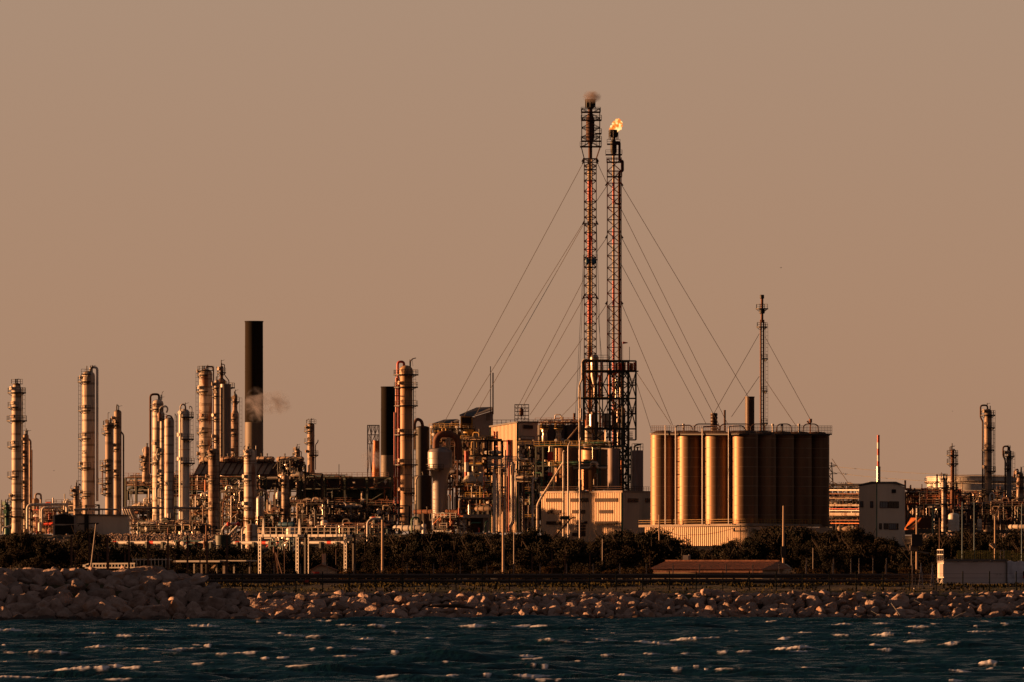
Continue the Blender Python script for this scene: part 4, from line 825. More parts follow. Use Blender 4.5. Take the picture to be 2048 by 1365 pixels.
# grey concrete building with sloped roof
def greyb():
    th = Th('grey_building', 'tall dull grey building with a sloping roof and black louvre tower', 'building', 955, 1062, 2380)
    P_ = lambda x, y, d=0: th.p(x, y, d); w_ = MB()
    w_.prism([P_(944,1062),P_(986,1062),P_(986,822),P_(944,835)], (0,10,0)); th.part('wall', w_, 'grey_paint'); w_ = MB()
    w_.prism([P_(921,1062,.5),P_(943.8,1062,.5),P_(943.8,833,.5),P_(921,833,.5)], (0,9,0)); th.part('front_wall', w_, 'dark_steel')
    r = MB(); r.prism([P_(919,832.5,-.5),P_(944,834,-.5),P_(987,821,-.5),P_(984,817,6),P_(953,818,6)], (0,.3,.4)); th.part('roof', r, 'grey_metal')
    q = MB(); q.prism([P_(924,852,.3),P_(943,852,.3),P_(943,835,.3),P_(924,835,.3)], (0,-.3,0)); lv = th.part('louvre', q, 'void'); q = MB()
    for y in (834,851.5,854.5): q.bar(P_(922,y,-.2),P_(944.5,y,-.2),.3)
    for x in (922.3,944): q.bar(P_(x,834,-.2),P_(x,874,-.2),.3)
    q.rail([P_(922,857,-.6),P_(944,857,-.6)],1.2,.1); th.part('frame', q, 'yellow_paint', parent=lv)
    for k, (x, y, a, b) in enumerate(((968,896,7,9),(976,834,8,14))): q = MB(); q.box(tuple(P_(x,y,-.1)),(a*th.s,.25,b*th.s)); th.part('wall_box', q, 'grey_metal')
    for x, t in ((981,733),(986,746)):
        m_ = Th('mast', 'taller thin mast on the grey building' if t == 733 else 'shorter thicker mast on the grey building corner', 'mast', x, 822, 2378); q = MB(); q.bar((0,0,-1),(0,0,m_.p(x,t)[2]),.22 if t == 733 else .36); m_.part('rod', q, 'dark_rust')
    th = Th('grey_shed', 'lower grey-roofed shed with a cream wall left of the black louvre tower', 'shed', 892, 900, 2370); w_ = MB(); w_.prism([th.p(865,900),th.p(891,900),th.p(891,853),th.p(865,850)], (0,6,0)); w_.prism([th.p(891.2,900),th.p(918,900),th.p(918,842),th.p(891.2,850)], (0,6.2,0)); th.part('wall', w_, 'cladding_plain')
    r = MB(); r.prism([th.p(864,850,-.4),th.p(891,853,-.4),th.p(919,843,-.4),th.p(915,841,5),th.p(888,842,5)], (0,.3,.35)); th.part('roof', r, 'grey_metal')
greyb()
drum('yellow-banded silo drum in front of the grey building', 938, 26, 858, 882, 2350, 'yellow_paint', dome=.15, seams=2, name='silo', cat='silo', railed=True)
tower('stout rusty cyclone vessel under the yellow-banded drum', 937, 19, 881, 925, 2352, 'rusty_steel', [(904,926,950)], 0, [], dome=.3)
stack('red painted riser with a white and red lower section', 933, 8, 905, 1000, 2270, [(905,'red_paint'),(925,'white_paint'),(944,'red_paint'),(955,'white_paint'),(966,'dark_rust')], name='riser', cat='riser', n=16)
rack('gantry of dark platforms with yellow edges before the grey building', [925,948,975,990], [882,912,930,948], 1000, 2300, 8, 'black_steel', .3, 18, 26, 6, seed=53, pal=['black_steel','yellow_paint','dark_rust','tan_steel','dark_steel'], rm='yellow_paint')
# insulated twin tank tops
for k, (cx, w) in enumerate(((940,32),(964,30))):
    th = Th('insulated_tank', ['left of two lumpy insulated domes with a white vent ring','right of two lumpy insulated domes with a white vent ring'][k], 'tank', cx, 969, 2262); s = th.s; bm_ = MB(); r = w/2*s; rs = random.Random(k)
    pr = [(r,0),(r,.6),(r*.8,1.3),(r*.55,2.0),(r*.38,2.3)]; bm_.lathe(pr, n=30); bm_.v = [(x+rs.uniform(-.12,.12), y+rs.uniform(-.12,.12), z+rs.uniform(-.1,.1)) for x, y, z in bm_.v]; th.part('insulation', bm_, 'insulation'); q = MB(); q.lathe([(r*.3,2.2),(r*.33,3.2),(r*.27,3.2),(.05,3.0)], n=20); th.part('vent_ring', q, 'pale_steel')
rack('open yellow-beamed rack under the two insulated domes', [912,930,950,968,986], [974,982,996,1012], 1034, 2255, 8, 'green_steel', .45, 24, 34, 5, seed=54, rm='yellow_paint', pal=['yellow_paint','tan_steel','cream_steel','rust','dark_steel','orange_paint'])
pipe('red vertical pipe right of the insulated domes', [(968,1000),(968,948)], 1.0, 2250, 'red_paint')
pipe('cream elbow pipe crossing below the insulated domes', [(919,1034),(919,1002),(925,998),(986,998)], 2.2, 2240, 'tan_steel')
hvessel('long rust-brown duct lying behind the bent cream pipe', 826, 920, 1024, 9, 2258, 'rust', 'duct', 'duct', True, 1040)
hvessel('white horizontal drum lying right of the tall tan column', 786, 848, 1057, 12, 2090, 'white_paint')
drum('white bin at the right end of the white horizontal drum', 848, 9, 1048, 1068, 2088, 'white_paint', dome=.4, seams=0)
hvessel('small dim horizontal exchanger above the concrete table', 950, 985, 1018, 10, 2252, 'tan_steel', 'exchanger', 'exchanger', True, 1028)
drum('small capped cream pot above the concrete table', 938.5, 4.5, 1008, 1028, 2246, 'shiny_metal', dome=1, seams=0, name='pot_vessel', cat='vessel')
def table():
    th = Th('concrete_table', 'heavy concrete equipment table with dark openings below', 'support table', 950, 1072, 2245); q = MB(); q.prism([th.p(921,1036),th.p(980,1036),th.p(980,1029),th.p(921,1029)], (0,9,0)); th.part('slab', q, 'concrete')
    for x in (928,972):
        q = MB(); q.prism([th.p(x-5,1074,1),th.p(x+5,1074,1),th.p(x+5,1036.2,1),th.p(x-5,1036.2,1)], (0,2.5,0)); th.part('leg', q, 'concrete')
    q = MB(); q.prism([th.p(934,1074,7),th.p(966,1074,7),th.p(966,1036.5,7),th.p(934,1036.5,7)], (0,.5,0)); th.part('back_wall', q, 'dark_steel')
table()
pipe('green hoop pipe above the white horizontal drum', [(823.5,1068),(823.5,1040),(828,1035),(838,1036),(838,1046)], 1.9, 2080, 'green_paint')
pipe('green elbow pipe under the concrete table, left one', [(939,1068),(939,1050),(944,1046),(962,1046)], 1.5, 2236, 'green_paint')
pipe('green elbow pipe under the concrete table, right one', [(971,1068),(971,1046),(976,1042)], 1.7, 2234, 'green_paint')
pipe('short white and red standpipe under the concrete table', [(958,1067),(958,1056)], 1.8, 2232, 'red_paint')
rack('low white-railed rack beside the white bin', [868,885,900,916], [1038,1052,1058], 1070, 2086, 6, 'dark_steel', .2, 18, 26, 3, seed=55, rm='white_paint', pal=['red_paint','white_paint','orange_paint','dark_steel','cream_steel'])
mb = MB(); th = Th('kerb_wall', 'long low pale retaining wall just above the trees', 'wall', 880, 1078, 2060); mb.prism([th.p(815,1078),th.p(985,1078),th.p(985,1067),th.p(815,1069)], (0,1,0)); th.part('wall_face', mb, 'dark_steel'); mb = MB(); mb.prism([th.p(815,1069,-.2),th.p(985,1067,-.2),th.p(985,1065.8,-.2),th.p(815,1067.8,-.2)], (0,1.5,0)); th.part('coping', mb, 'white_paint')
# corrugated building behind the pipe bundle
def bP():
    th = Th('corrugated_building', 'corrugated cream building with green corner trims behind the vertical pipes', 'building', 1030, 1066, 2310)
    fl = lambda x: 10*(1035-x)/54.0; fr = lambda x: 16*(x-1035)/37.0
    a = th.p(981,1066,fl(981)); c = th.p(1035,1066,0); b = th.p(1075,1066,18)
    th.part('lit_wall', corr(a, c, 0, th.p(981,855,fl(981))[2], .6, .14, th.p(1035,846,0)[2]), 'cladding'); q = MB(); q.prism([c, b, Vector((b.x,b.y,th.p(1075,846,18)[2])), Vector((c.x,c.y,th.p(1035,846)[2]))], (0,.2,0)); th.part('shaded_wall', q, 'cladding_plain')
    q = MB(); q.bar((c.x,c.y-.15,0),(c.x,c.y-.15,th.p(1035,846)[2]),.45); q.bar((a.x,a.y-.15,0),(a.x,a.y-.15,th.p(981,855,10)[2]),.4); th.part('corner_trim', q, 'green_paint')
    zl, zc, zb = th.p(981,855,10)[2], th.p(1035,846)[2], th.p(1075,846,18)[2]; q = MB(); q.prism([(a.x-.4,a.y-.3,zl),(c.x,c.y-.5,zc),(b.x+.3,b.y,zb),(a.x+ (b.x-c.x),a.y+18,zl+1)], (0,0,.4)); th.part('roof', q, 'dark_steel')
    window(th, fr, 1046, 1064, 850, 857.5, 'void', .2); window(th, fr, 1040, 1067, 872, 879, 'glass_blue', .2)
    q = MB(); q.tube([th.p(989,1000,fl(989)-1),th.p(989,864,fl(989)-1),th.p(986.5,864,fl(989)-1)],.3,8); q.tube([th.p(1017,930,fl(1017)-1),th.p(1017,880,fl(1017)-1)],.55,8); q.bar(th.p(988,893,fl(989)-1),th.p(1020,893,fl(1017)-1),.25); th.part('wall_pipe', q, 'red_paint')
bP()
th = Th('cage_tower', 'small open cage tower on the roof of the corrugated building', 'cage tower', 1043.5, 846, 2345); mb, X_, Z_ = frame_mesh(th, [1029.5,1036,1043,1050,1057.5], [809.5,816,823,831,838], 3.6, .16, .14, .35, random.Random(8)); th.part('lattice', mb, 'dark_rust'); q = MB(); q.lathe([(.1,.6),(.6,1.0),(.6,2.6),(.1,3)], tuple(th.p(1043,838,1.5)), 12); th.part('hopper', q, 'dark_rust')
mb = MB(); th = Th('roof_railing', 'rusty railing band along the roof between the cage tower and the dark silo block', 'railing', 1060, 852, 2360)
for x0, x1, y in ((985,1030,846),(1058,1160,846)): mb.rail([th.p(x0,y+6),th.p(x1,y+6)],1.6,.13,1.1)
th.part('rails', mb, 'rust')
# dark silo block, hoppers and deck
def darkblock():
    for k, x in enumerate((1084,1103,1122,1141,1157)):
        th = Th('dark_silo', ['dark silo in the row behind the structure, first from the left','dark silo in the row behind the structure, second','dark silo in the row behind the structure, third','dark silo in the row behind the structure, fourth','dark silo in the row behind the structure, last before the steel tower'][k], 'silo', x, 985, 2350, 'dark silos in a row'); q = MB(); r = 9.4*th.s; q.lathe([(r,0),(r,th.p(0,852)[2]),(r*.9,th.p(0,850)[2]),(.1,th.p(0,849)[2])], n=24); th.part('shell', q, 'tan_steel' if k < 0 else 'dark_steel')
    for k, x in enumerate((1089,1117)):
        th = Th('hopper', ['small shiny hopper with a cone bottom, left of two','small shiny hopper with a cone bottom, right of two'][k], 'hopper', x, 893, 2300); s = th.s; q = MB(); q.lathe([(.3,.3),(5.5*s,1.5),(5.5*s,(893-872)*s),(4.5*s,(893-871)*s),(4.5*s,(893-866)*s),(6*s,(893-864)*s),(6*s,(893-858)*s),(.1,(893-857)*s)], n=24); th.part('shell', q, 'shiny_metal'); platform(th, x, 857, x-9, x+9, 4.5*s, 'yellow_paint')
    rack('rusty railed platform deck over the dark silo row', [1074,1100,1130,1162], [846,856,893], 985, 2362, 8, 'dark_rust', .3, 10, 14, 3, seed=57, rm='rust', deckm='rust')
darkblock()
for k, (cx, w, t) in enumerate(((1132,50,893),(1188,54,892))):
    th = drum(['big round tank with a bright left edge on the yellow-beamed deck, left one','big dark round tank on the yellow-beamed deck, right one'][k], cx, w, t, 976, 2262+k*6, 'silo_metal', dome=.12, seams=4, name='blending_tank')
rack('yellow-beamed steel deck around the two big round tanks', [1072,1086,1104,1160,1200,1222], [893,932,986], 1000, 2256, 10, 'green_steel', 0, 12, 12, 0, seed=58, rm='yellow_paint', deckm='yellow_paint', pal=['cream_steel','rust','green_paint','shiny_metal','dark_steel'])
rack('dark pipe rack between the corrugated building and the tank deck', [1040,1052,1064,1078], [893,915,932,950,966,985,1010,1040], 1066, 2290, 9, 'black_steel', .3, 34, 46, 6, seed=59, pal=['dark_steel','rust','cream_steel','dark_rust','green_paint','shiny_metal','tan_steel'], rm='yellow_paint')
th = Th('banner', 'hanging red panel between the pipe rack and the left round tank', 'panel', 1100, 924, 2258); q = MB(); q.prism([th.p(1095.5,924),th.p(1106.5,924),th.p(1106.5,904),th.p(1095.5,904)], (0,.25,0)); th.part('sheet', q, 'signal_red')
th = Th('banner', 'lower red and white hanging panel beside the left round tank', 'panel', 1100, 952, 2258); q = MB(); q.prism([th.p(1096,952),th.p(1105,952),th.p(1105,945),th.p(1096,945)], (0,.25,0)); th.part('sheet', q, 'signal_red'); q = MB(); q.prism([th.p(1096.5,945),th.p(1099.5,945),th.p(1099.5,936),th.p(1096.5,936)], (0,.25,0)); th.part('strip', q, 'white_paint')
for k, (cx, w, t, b) in enumerate(((1227,23,897,982),(1275,23,901,987))):
    th = drum(['streaked grey cylinder silo left of the lattice shaft','streaked grey cylinder silo right of the lattice shaft'][k], cx, w, t, b, 2246, 'weathered_panel', dome=.03, seams=0, name='silo', cat='silo')
    q = MB(); q.arcrail((0,0,(b-t)*th.s), 11*th.s, 0, 6.28, 1.7, .14); q.tube([(-.8,0,(b-t)*th.s),(-.8,0,(b-t)*th.s+1.2),(1,0,(b-t)*th.s+1.6)],.25,7,bend=.5); th.part('railing', q, 'dark_steel')
# steel structure tower
def steel_tower():
    th = Th('steel_structure', 'tall dark green steel structure with stairs and a hopper, beneath the flares', 'steel structure', 1220, 985, 2275); r_ = random.Random(2); D_ = 9
    q, X_, Z_ = frame_mesh(th, [1168,1192,1220,1246,1257], [722,743,797,858,893], D_, .55, .42, 0, r_); th.part('frame', q, 'green_steel')
    q = MB(); xr = th.p(1272,985)[0]; zt = th.p(1272,722)[2]
    for y in (0, 4.5): q.bar((xr,y,th.p(0,880)[2]),(xr,y,zt),.4)
    for z in [th.p(0,v)[2] for v in (722,743,797,828,858,880)]:
        for y in (0,4.5): q.bar((X_[-1],y,z),(xr,y,z),.3)
    q.bar(th.p(1155,797),th.p(1168,797),.5); q.bar(th.p(1257,743),th.p(1277,743),.35); th.part('side_bay', q, 'green_steel')
    q = MB(); zz = [722,743,770,797,828,858,876,893,925,955,985]
    def X(a, b, y0, y1, d): q.bar(th.p(a,y1,d),th.p(b,y0,d),.3); q.bar(th.p(a,y0,d),th.p(b,y1,d),.3)
    for a, b, y0, y1 in ((1220,1257,743,797),(1220,1257,797,858),(1220,1257,858,893),(1168,1192,797,858),(1192,1220,797,858),(1168,1220,858,893),(1237,1257,893,940),(1237,1257,940,985),(1220,1257,893,940),(1237,1262,905,960),(1220,1246,743,797),(1245,1262,893,925),(1245,1262,925,957),(1245,1262,957,985),(1257,1272,743,797),(1257,1272,797,858),(1168,1192,743,797),(1192,1220,743,797),(1220,1257,743,770),(1220,1257,770,797),(1220,1257,797,828),(1220,1257,828,858),(1168,1192,828,858),(1192,1220,870,893)):
        X(a, b, y0, y1, r_.choice([0,D_,4]))
    for x in (1240,1252,1262): q.bar(th.p(x,985,2),th.p(x,893,2),.35)
    for y in (905,920,935,950,965,978): q.bar(th.p(1238,y,1),th.p(1263,y,1),.28)
    th.part('bracing', q, 'green_steel')
    for y0, y1, x0, x1 in ((758,771,1260,1270),(814,828,1260,1273),(864,877,1252,1266)):
        q = MB(); a, b = th.p(x0,y1,-1), th.p(x1,y1,-1); q.box(((a.x+b.x)/2,1,a.z),(b.x-a.x,4,.2)); 
        for k in range(4): z = a.z+.2+k*.5; q.bar((a.x,-1,z),(b.x,-1,z),.1)
        k = a.x
        while k <= b.x+.01: q.bar((k,-1,a.z),(k,-1,a.z+1.75),.1); k += .32
        th.part('landing_cage', q, 'dark_rust')
    q = MB()
    for (xa, ya, xb, yb) in ((1262,771,1246,743),(1262,771,1246,797),(1264,828,1246,797),(1264,828,1246,858),(1257,877,1240,858),(1257,877,1240,893)):
        for d in (1.5,2.4): q.bar(th.p(xa,ya,d),th.p(xb,yb,d),.28)
    th.part('stair', q, 'black_steel')
    for y, x0, x1, m in ((743,1170,1220,'yellow_paint'),(797,1166,1216,'yellow_paint'),(722,1170,1218,'yellow_paint'),(893,1166,1222,'yellow_paint'),(858,1192,1257,'dark_steel'),(743,1220,1272,'dark_steel')):
        q = MB(); a, b = th.p(x0,y,-.6), th.p(x1,y,-.6); q.box(((a.x+b.x)/2,-.2,a.z+.25),(b.x-a.x,.9,.22)); w_ = th.part('walkway', q, m); q = MB(); q.rail([a+Vector((0,0,.3)),b+Vector((0,0,.3))],1.2,.1); th.part('railing', q, 'dark_steel', parent=w_)
    q = MB(); s = th.s; z = lambda v: (985-v)*s; cx_ = th.p(1189,985)[0]
    q.lathe([(1.5*s,z(785)),(2*s,z(775)),(8*s,z(752)),(8.2*s,z(722)),(8.8*s,z(721)),(8.8*s,z(714)),(6*s,z(710)),(.1,z(709))], (cx_,4,0), 24); th.part('hopper', q, 'shiny_metal')
    q = MB(); q.lathe([(3*s,z(800)),(5*s,z(792)),(5*s,z(786)),(2*s,z(785))], (cx_,4,0), 18); th.part('valve_body', q, 'dark_steel')
    for k, (x, w) in enumerate(((1228,4),(1233,5),(1240,7),(1249,5),(1256,4),(1263,7),(1269,4))):
        q = MB(); q.prism([th.p(x-w/2,741,.3),th.p(x+w/2,741,-1.3),th.p(x+w/2,725+k%3,-1.3),th.p(x-w/2,725+k%2,.3)], (0,.3,0)); th.part('orange_panel', q, 'orange_paint' if k % 2 else 'signal_red')
    for x in (1180,1205,1232): q = MB(); q.bar(th.p(x,985,3),th.p(x,722,3),.28); th.part('post', q, 'dark_steel')
    for y in (770,828,876,912,950): q = MB(); q.bar(th.p(1168,y,2),th.p(1257,y,2),.26); th.part('beam', q, 'dark_steel')
    for k in range(56):
        x = r_.uniform(1170,1250); y0 = r_.choice([985,893,858,797]); y1 = y0-r_.uniform(20,80); y1 = max(y1,725); q = MB(); d = r_.uniform(-.4,7); P_ = [th.p(x,y0,d),th.p(x,y1,d)]
        if r_.random() < .6: P_.append(th.p(x+r_.uniform(-12,14),y1-r_.uniform(0,6),d))
        q.tube(P_, r_.uniform(.1,.28), 7, bend=.6); th.part('pipe', q, r_.choice(['rust','dark_steel','cream_steel','green_steel','orange_paint','dark_rust','shiny_metal','red_paint']))
    for k, (x, y0, y1, r) in enumerate(((1177,893,858,1.0),(1199,893,868,1.4),(1213,858,835,1.2),(1186,858,830,1.0))): q = MB(); q.lathe([(.1,0),(r,.4),(r,(y0-y1)*s),(r*.5,(y0-y1)*s+.6),(.1,(y0-y1)*s+.7)], (th.p(x,0)[0],3,z(y0)+.3), 16); th.part('vessel', q, r_.choice(['shiny_metal','tan_steel','cream_steel']))
steel_tower()
pipe('cream transport pipe climbing the left edge of the steel structure', [(1158.5,985),(1158.5,770),(1164,760),(1164,724),(1168,719),(1180,719)], 1.4, 2268, 'cream_steel', bend=5)
pipe('second thin transport pipe left of the steel structure', [(1161.5,880),(1161.5,790),(1160,768),(1166,758)], 1.0, 2270, 'tan_steel', bend=4, flanges=False)
# white-faced corrugated building below the structure
def bW():
    th = Th('packing_building', 'sunlit cream corrugated building with three rows of window strips', 'building', 1190, 1085, 2205)
    fl = lambda x: 19*(1244.5-x)/161.5; fr = lambda x: 15*(x-1244.5)/57.0
    a = th.p(1083,1085,fl(1083)); c = th.p(1244.5,1085,0); b = th.p(1302,1085,fr(1302)); zt = lambda x, f: th.p(x,985.5,f(x))[2]
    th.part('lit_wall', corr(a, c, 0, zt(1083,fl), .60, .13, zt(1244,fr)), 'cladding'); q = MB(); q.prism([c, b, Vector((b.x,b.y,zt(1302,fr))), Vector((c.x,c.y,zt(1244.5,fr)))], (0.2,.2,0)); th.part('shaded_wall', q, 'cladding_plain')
    z1 = zt(1244.5,fr); q = MB(); q.prism([(a.x-.4,a.y-.4,z1+.02),(c.x,c.y-.5,z1+.02),(b.x+.3,b.y,z1+.02),(a.x+8,a.y+16,z1+.02)], (0,0,.5)); th.part('roof', q, 'tan_steel')
    q = MB(); q.bar((c.x,c.y-.18,0),(c.x,c.y-.18,z1),.42); th.part('corner_trim', q, 'green_paint')
    q = MB(); q.rail([(a.x,a.y,z1+.5),(c.x,c.y-.3,z1+.5),(b.x,b.y,z1+.5)],1.1,.09); th.part('railing', q, 'dark_rust')
    for x0, x1, y0, y1 in ((1094,1125,997,1004.5),(1142,1178,997,1004.5),(1192,1235,997,1004.5),(1096,1122,1020.5,1027.5),(1146,1172,1020.5,1027.5),(1200,1226,1020.5,1027.5),(1094,1125,1043,1049.5),(1192,1235,1043,1049.5),(1146,1172,1066,1073)): window(th, fl, x0, x1, y0, y1, 'glass', .22)
    window(th, fl, 1170, 1176, 1043, 1048, 'void', .22)
    for x0, x1, y0, y1 in ((1254,1275,997,1004.5),(1289,1301,997,1004.5)): window(th, fr, x0, x1, y0, y1, 'glass', .22)
    q = MB(); P0 = th.p(1163,1064,fl(1163)-.5)
    for k in range(4): q.box((P0.x,P0.y-.3,P0.z+k*.75),(2.2+.2*k,.8,.4))
    th.part('louvre_hood', q, 'dark_steel')
bW()
pipe('cream conveyor pipe slanting down across the corner of the corrugated building', [(1075,1064),(1075,1010),(1080,1000),(1126,926)], 2.3, 2190, 'cream_steel', bend=3)
pipe('cream riser crossed by the slanting conveyor pipe', [(1127,1077),(1127,905),(1129,902)], 2.1, 2188, 'cream_steel')
pipe('silver riser right of the slanting conveyor pipe', [(1136.5,1086),(1136.5,892),(1141,884)], 1.6, 2186, 'dull_silver')
pipe('tall thin silver riser in front of the dark round tank', [(1159.5,1086),(1159.5,884),(1162,876)], 1.5, 2184, 'dull_silver')
pipe('diagonal duct from the dark silo row to the steel structure', [(1135,880),(1158,852)], 1.8, 2285, 'tan_steel', flanges=False)
th = Th('stair_flight', 'dark outside stair slanting across the foot of the cream corrugated building', 'stair', 1140, 1076, 2180); q = MB()
for d in (0,1.2): q.bar(th.p(1108,1076,d),th.p(1143,1036,d),.35)
for k in range(18): t = k/18; q.box(tuple(th.p(1108+35*t,1076-40*t,.6)),(.5,1.2,.08))
q.bar(th.p(1143,1036),th.p(1152,1036),.3); q.rail([th.p(1108,1076,-.1),th.p(1143,1036,-.1)],1.1,.09); th.part('flight', q, 'dark_rust'); q = MB(); q.box(tuple(th.p(1130,1036)),(2.4,1,.9)); th.part('landing', q, 'green_steel')
# vertical pipe bundle and the overhead manifold
BUN = [(987.5,1066,938,1.7,'pale_steel'),(990.5,1066,948,1.5,'pale_steel'),(994,1066,955,1.6,'dull_silver'),(1001,1066,932,1.3,'tan_steel'),(1005.5,1066,932,1.2,'rust'),(1010,1066,900,1.8,'cream_steel'),(1014.5,1066,915,1.8,'rust'),(1017.5,1066,925,1.0,'red_paint'),(1023.5,1042,924,1.7,'pale_steel'),(1027.5,1046,926,1.8,'dull_silver'),(1031,1044,940,1.3,'pale_steel'),(998,1050,936,1.1,'pale_steel')]
for k, (x, y0, y1, hw, m) in enumerate(BUN):
    lab = ['pale vertical pipe at the left edge of the pipe bundle','second pale vertical pipe of the bundle','silver vertical pipe, third of the bundle','thin tan vertical pipe in the bundle','thin rusty vertical pipe in the bundle','brightest cream vertical pipe mid bundle','rust-flaked vertical pipe mid bundle','thin red vertical pipe of the bundle','pale vertical pipe right of the red one','thick silver vertical pipe right in the bundle','rightmost pale pipe of the bundle','short thin pale pipe inside the bundle'][k]
    pts = [(x,y0),(x,y1),(x-6,y1)] if k in (2,9) else [(x,y0),(x,y1)]
    if k in (8,9): pts = [(x-7,1066),(x-7,1056),(x,1044)]+pts[1:]
    pipe(lab, pts, hw, 2170+k*1.3, m)
for k in range(9):
    y = 914+k*2.6; lab = ['topmost','second','third','fourth','fifth','sixth','seventh','eighth','lowest'][k]+' thin horizontal line of the overhead manifold'
    pipe(lab, [(975,y),(1047-k*4+(k%2)*3,y)]+([(1047-k*4+(k%2)*3,y+18)] if k > 2 else []), .75, 2160+k*.8, ['dull_silver','pale_steel'][k%2], flanges=False, group='overhead manifold lines')
pipe('tan riser with a right-hand branch beside the pipe bundle', [(1048,1066),(1048,940)], 1.4, 2180, 'rust')
pipe('silver riser with a crook top, between bundle and conveyor pipe', [(1065,1064),(1065,965),(1068,958),(1074,958)], 1.9, 2181, 'pale_steel')
pipe('thin silver riser right of the bundle, first', [(1039,1064),(1039,992)], 1.0, 2183, 'dull_silver')
pipe('thin silver riser right of the bundle, second', [(1045,1064),(1045,994)], .9, 2184, 'dull_silver')
# ================================================================== SILO BLOCK, RIGHT PART
R0 = at(1490.5, 1050, 2130); dL = Vector((-6.74, 5.4)); dR = Vector((4.68, 6.2))
def silo(ix, iy, lab, rail=True):
    q0 = Vector((R0.x, 2130))+dL*ix+dR*iy; D = q0.y; px = 1024+q0.x/S(D); th = Th('silo', lab, 'silo', px, 1050, D, 'metal silos of the big block'); r = 3.19; H_ = th.p(px,868+iy*.6)[2]; q = MB()
    pr = [(r*1.01,0),(r*1.01,.5),(r,.52)]; q.lathe(pr+[(r,H_),(r*.6,H_+.7),(.1,H_+.9)], n=56); sh = th.part('shell', q, 'silo_metal'); b = MB(); z = 2.4
    while z < H_-1: b.lathe([(r,z),(r+.012,z+.01),(r+.012,z+.09),(r,z+.10)], n=56); z += 2.4
    b.lathe([(r,H_-.25),(r+.12,H_-.24),(r+.12,H_+.1),(r,H_+.12)], n=56); th.part('seam', b, 'tan_steel', parent=sh); return th, H_
names = ['nearest metal silo at the front corner of the block','second lit metal silo from the front corner','third lit metal silo from the front corner','leftmost metal silo of the block']
for i in range(4): silo(i, 0, names[i])
for j, nme in enumerate(['first shaded silo right of the corner silo','second shaded silo right of the corner silo','third shaded silo right of the corner silo','rightmost shaded silo of the block']): silo(0, j+1, nme)
for i, j in ((1,1),(1,2),(2,1),(3,1),(1,3),(1,4)): silo(i, j, 'silo filling the dark gaps behind the lit silos of the block')  # last two are unseen, added to block sun leaking between the rows
def block():
    th = Th('silo_deck', 'railed deck carrying the silo block on a corrugated base wall', 'building', 1470, 1092, 2127)
    q = MB(); 
    A, B, C = th.p(1277,1055,18), th.p(1500,1052,-4.6), th.p(1668,1054,30)
    q.prism([A, B, C, A+Vector((34,24,0))], (0,0,.6)); th.part('deck', q, 'concrete')
    zt = A.z; a = th.p(1290,1092,16); b = th.p(1500,1092,-4.2); c = th.p(1666,1092,29)
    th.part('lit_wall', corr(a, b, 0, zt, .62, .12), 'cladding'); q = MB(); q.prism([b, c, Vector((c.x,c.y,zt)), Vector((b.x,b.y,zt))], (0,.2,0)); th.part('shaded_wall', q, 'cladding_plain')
    q = MB(); q.rail([A+Vector((0,0,.6)),B+Vector((0,-.1,.6)),C+Vector((0,0,.6))],1.1,.085); th.part('railing', q, 'yellow_paint')
    th = Th('roof_railing', 'tall mesh railing around the top of the silo block', 'railing', 1480, 868, 2128); q = MB(); zt = .4
    A, B, C = th.p(1302,868,14), th.p(1478,868,-4.2), th.p(1664,868,24)
    for h in (.05,.4,.8,1.2,1.6,2.0): 
        for u_, v_ in ((A,B),(B,C)): q.bar(u_+Vector((0,0,h)), v_+Vector((0,0,h)), .09)
    for u_, v_ in ((A,B),(B,C)):
        n_ = int((v_-u_).length/.6)
        for i in range(n_+1): p_ = u_+(v_-u_)*i/n_; q.bar(p_, p_+Vector((0,0,2.0)), .08)
    th.part('mesh_rail', q, 'dark_rust'); q = MB(); q.prism([A+Vector((0,0,-.3)),B+Vector((0,0,-.3)),C+Vector((0,0,-.3)),A+Vector((27,20,-.3))],(0,0,.3)); th.part('top_deck', q, 'dark_steel')
block()
for k, (x, t) in enumerate(((1331,851),(1351.5,852),(1405,854),(1457.5,853))):
    D = 2127+(1480-x)*.1-3.6
    pts = [(x,1049),(x,t)]
    if k: pts += [(x+ (28 if k > 1 else 30),t-1,3),(x+34,t+8,3)]
    pipe(['short-topped filling pipe on the leftmost silo','filling pipe hooked over the gap after the leftmost silo','filling pipe hooked over between second and third silos','filling pipe hooked over left of the nearest silo'][k], pts, 1.3, D, 'dull_silver', bend=4)
for k, x in enumerate((1356.5,1409,1463)):
    D = 2127+(1480-x)*.1-2.8; th = Th('ladder', ['ladder in the first gap between lit silos','ladder in the second gap between lit silos','ladder in the gap left of the nearest silo'][k], 'ladder', x, 1050, D); q = MB(); H_ = th.p(x,868)[2]
    for d in (-.25,.25): q.bar((d,0,0),(d,0,H_),.09)
    z = .5
    while z < H_: q.bar((-.25,0,z),(.25,0,z),.06); z += .8
    z = 3
    while z < H_: q.box((0,.2,z),(.9,.3,.2)); z += 3.2
    th.part('rails', q, 'rust')
for k, (x0, x1) in enumerate(((1388,1440),(1440,1502),(1502,1530),(1553,1583),(1606,1637))):
    pipe(['arched blower pipe on the block roof, first from the left','arched blower pipe on the block roof, second','arched blower pipe on the block roof, third','arched blower pipe on the block roof, fourth','arched blower pipe on the block roof, rightmost'][k], [(x0,866),(x0+1,852),(x0+7,848.5),(x1-7,848.5),(x1-1,852),(x1,866)], 1.1, 2137+k*3, 'dark_rust', bend=5, flanges=False)
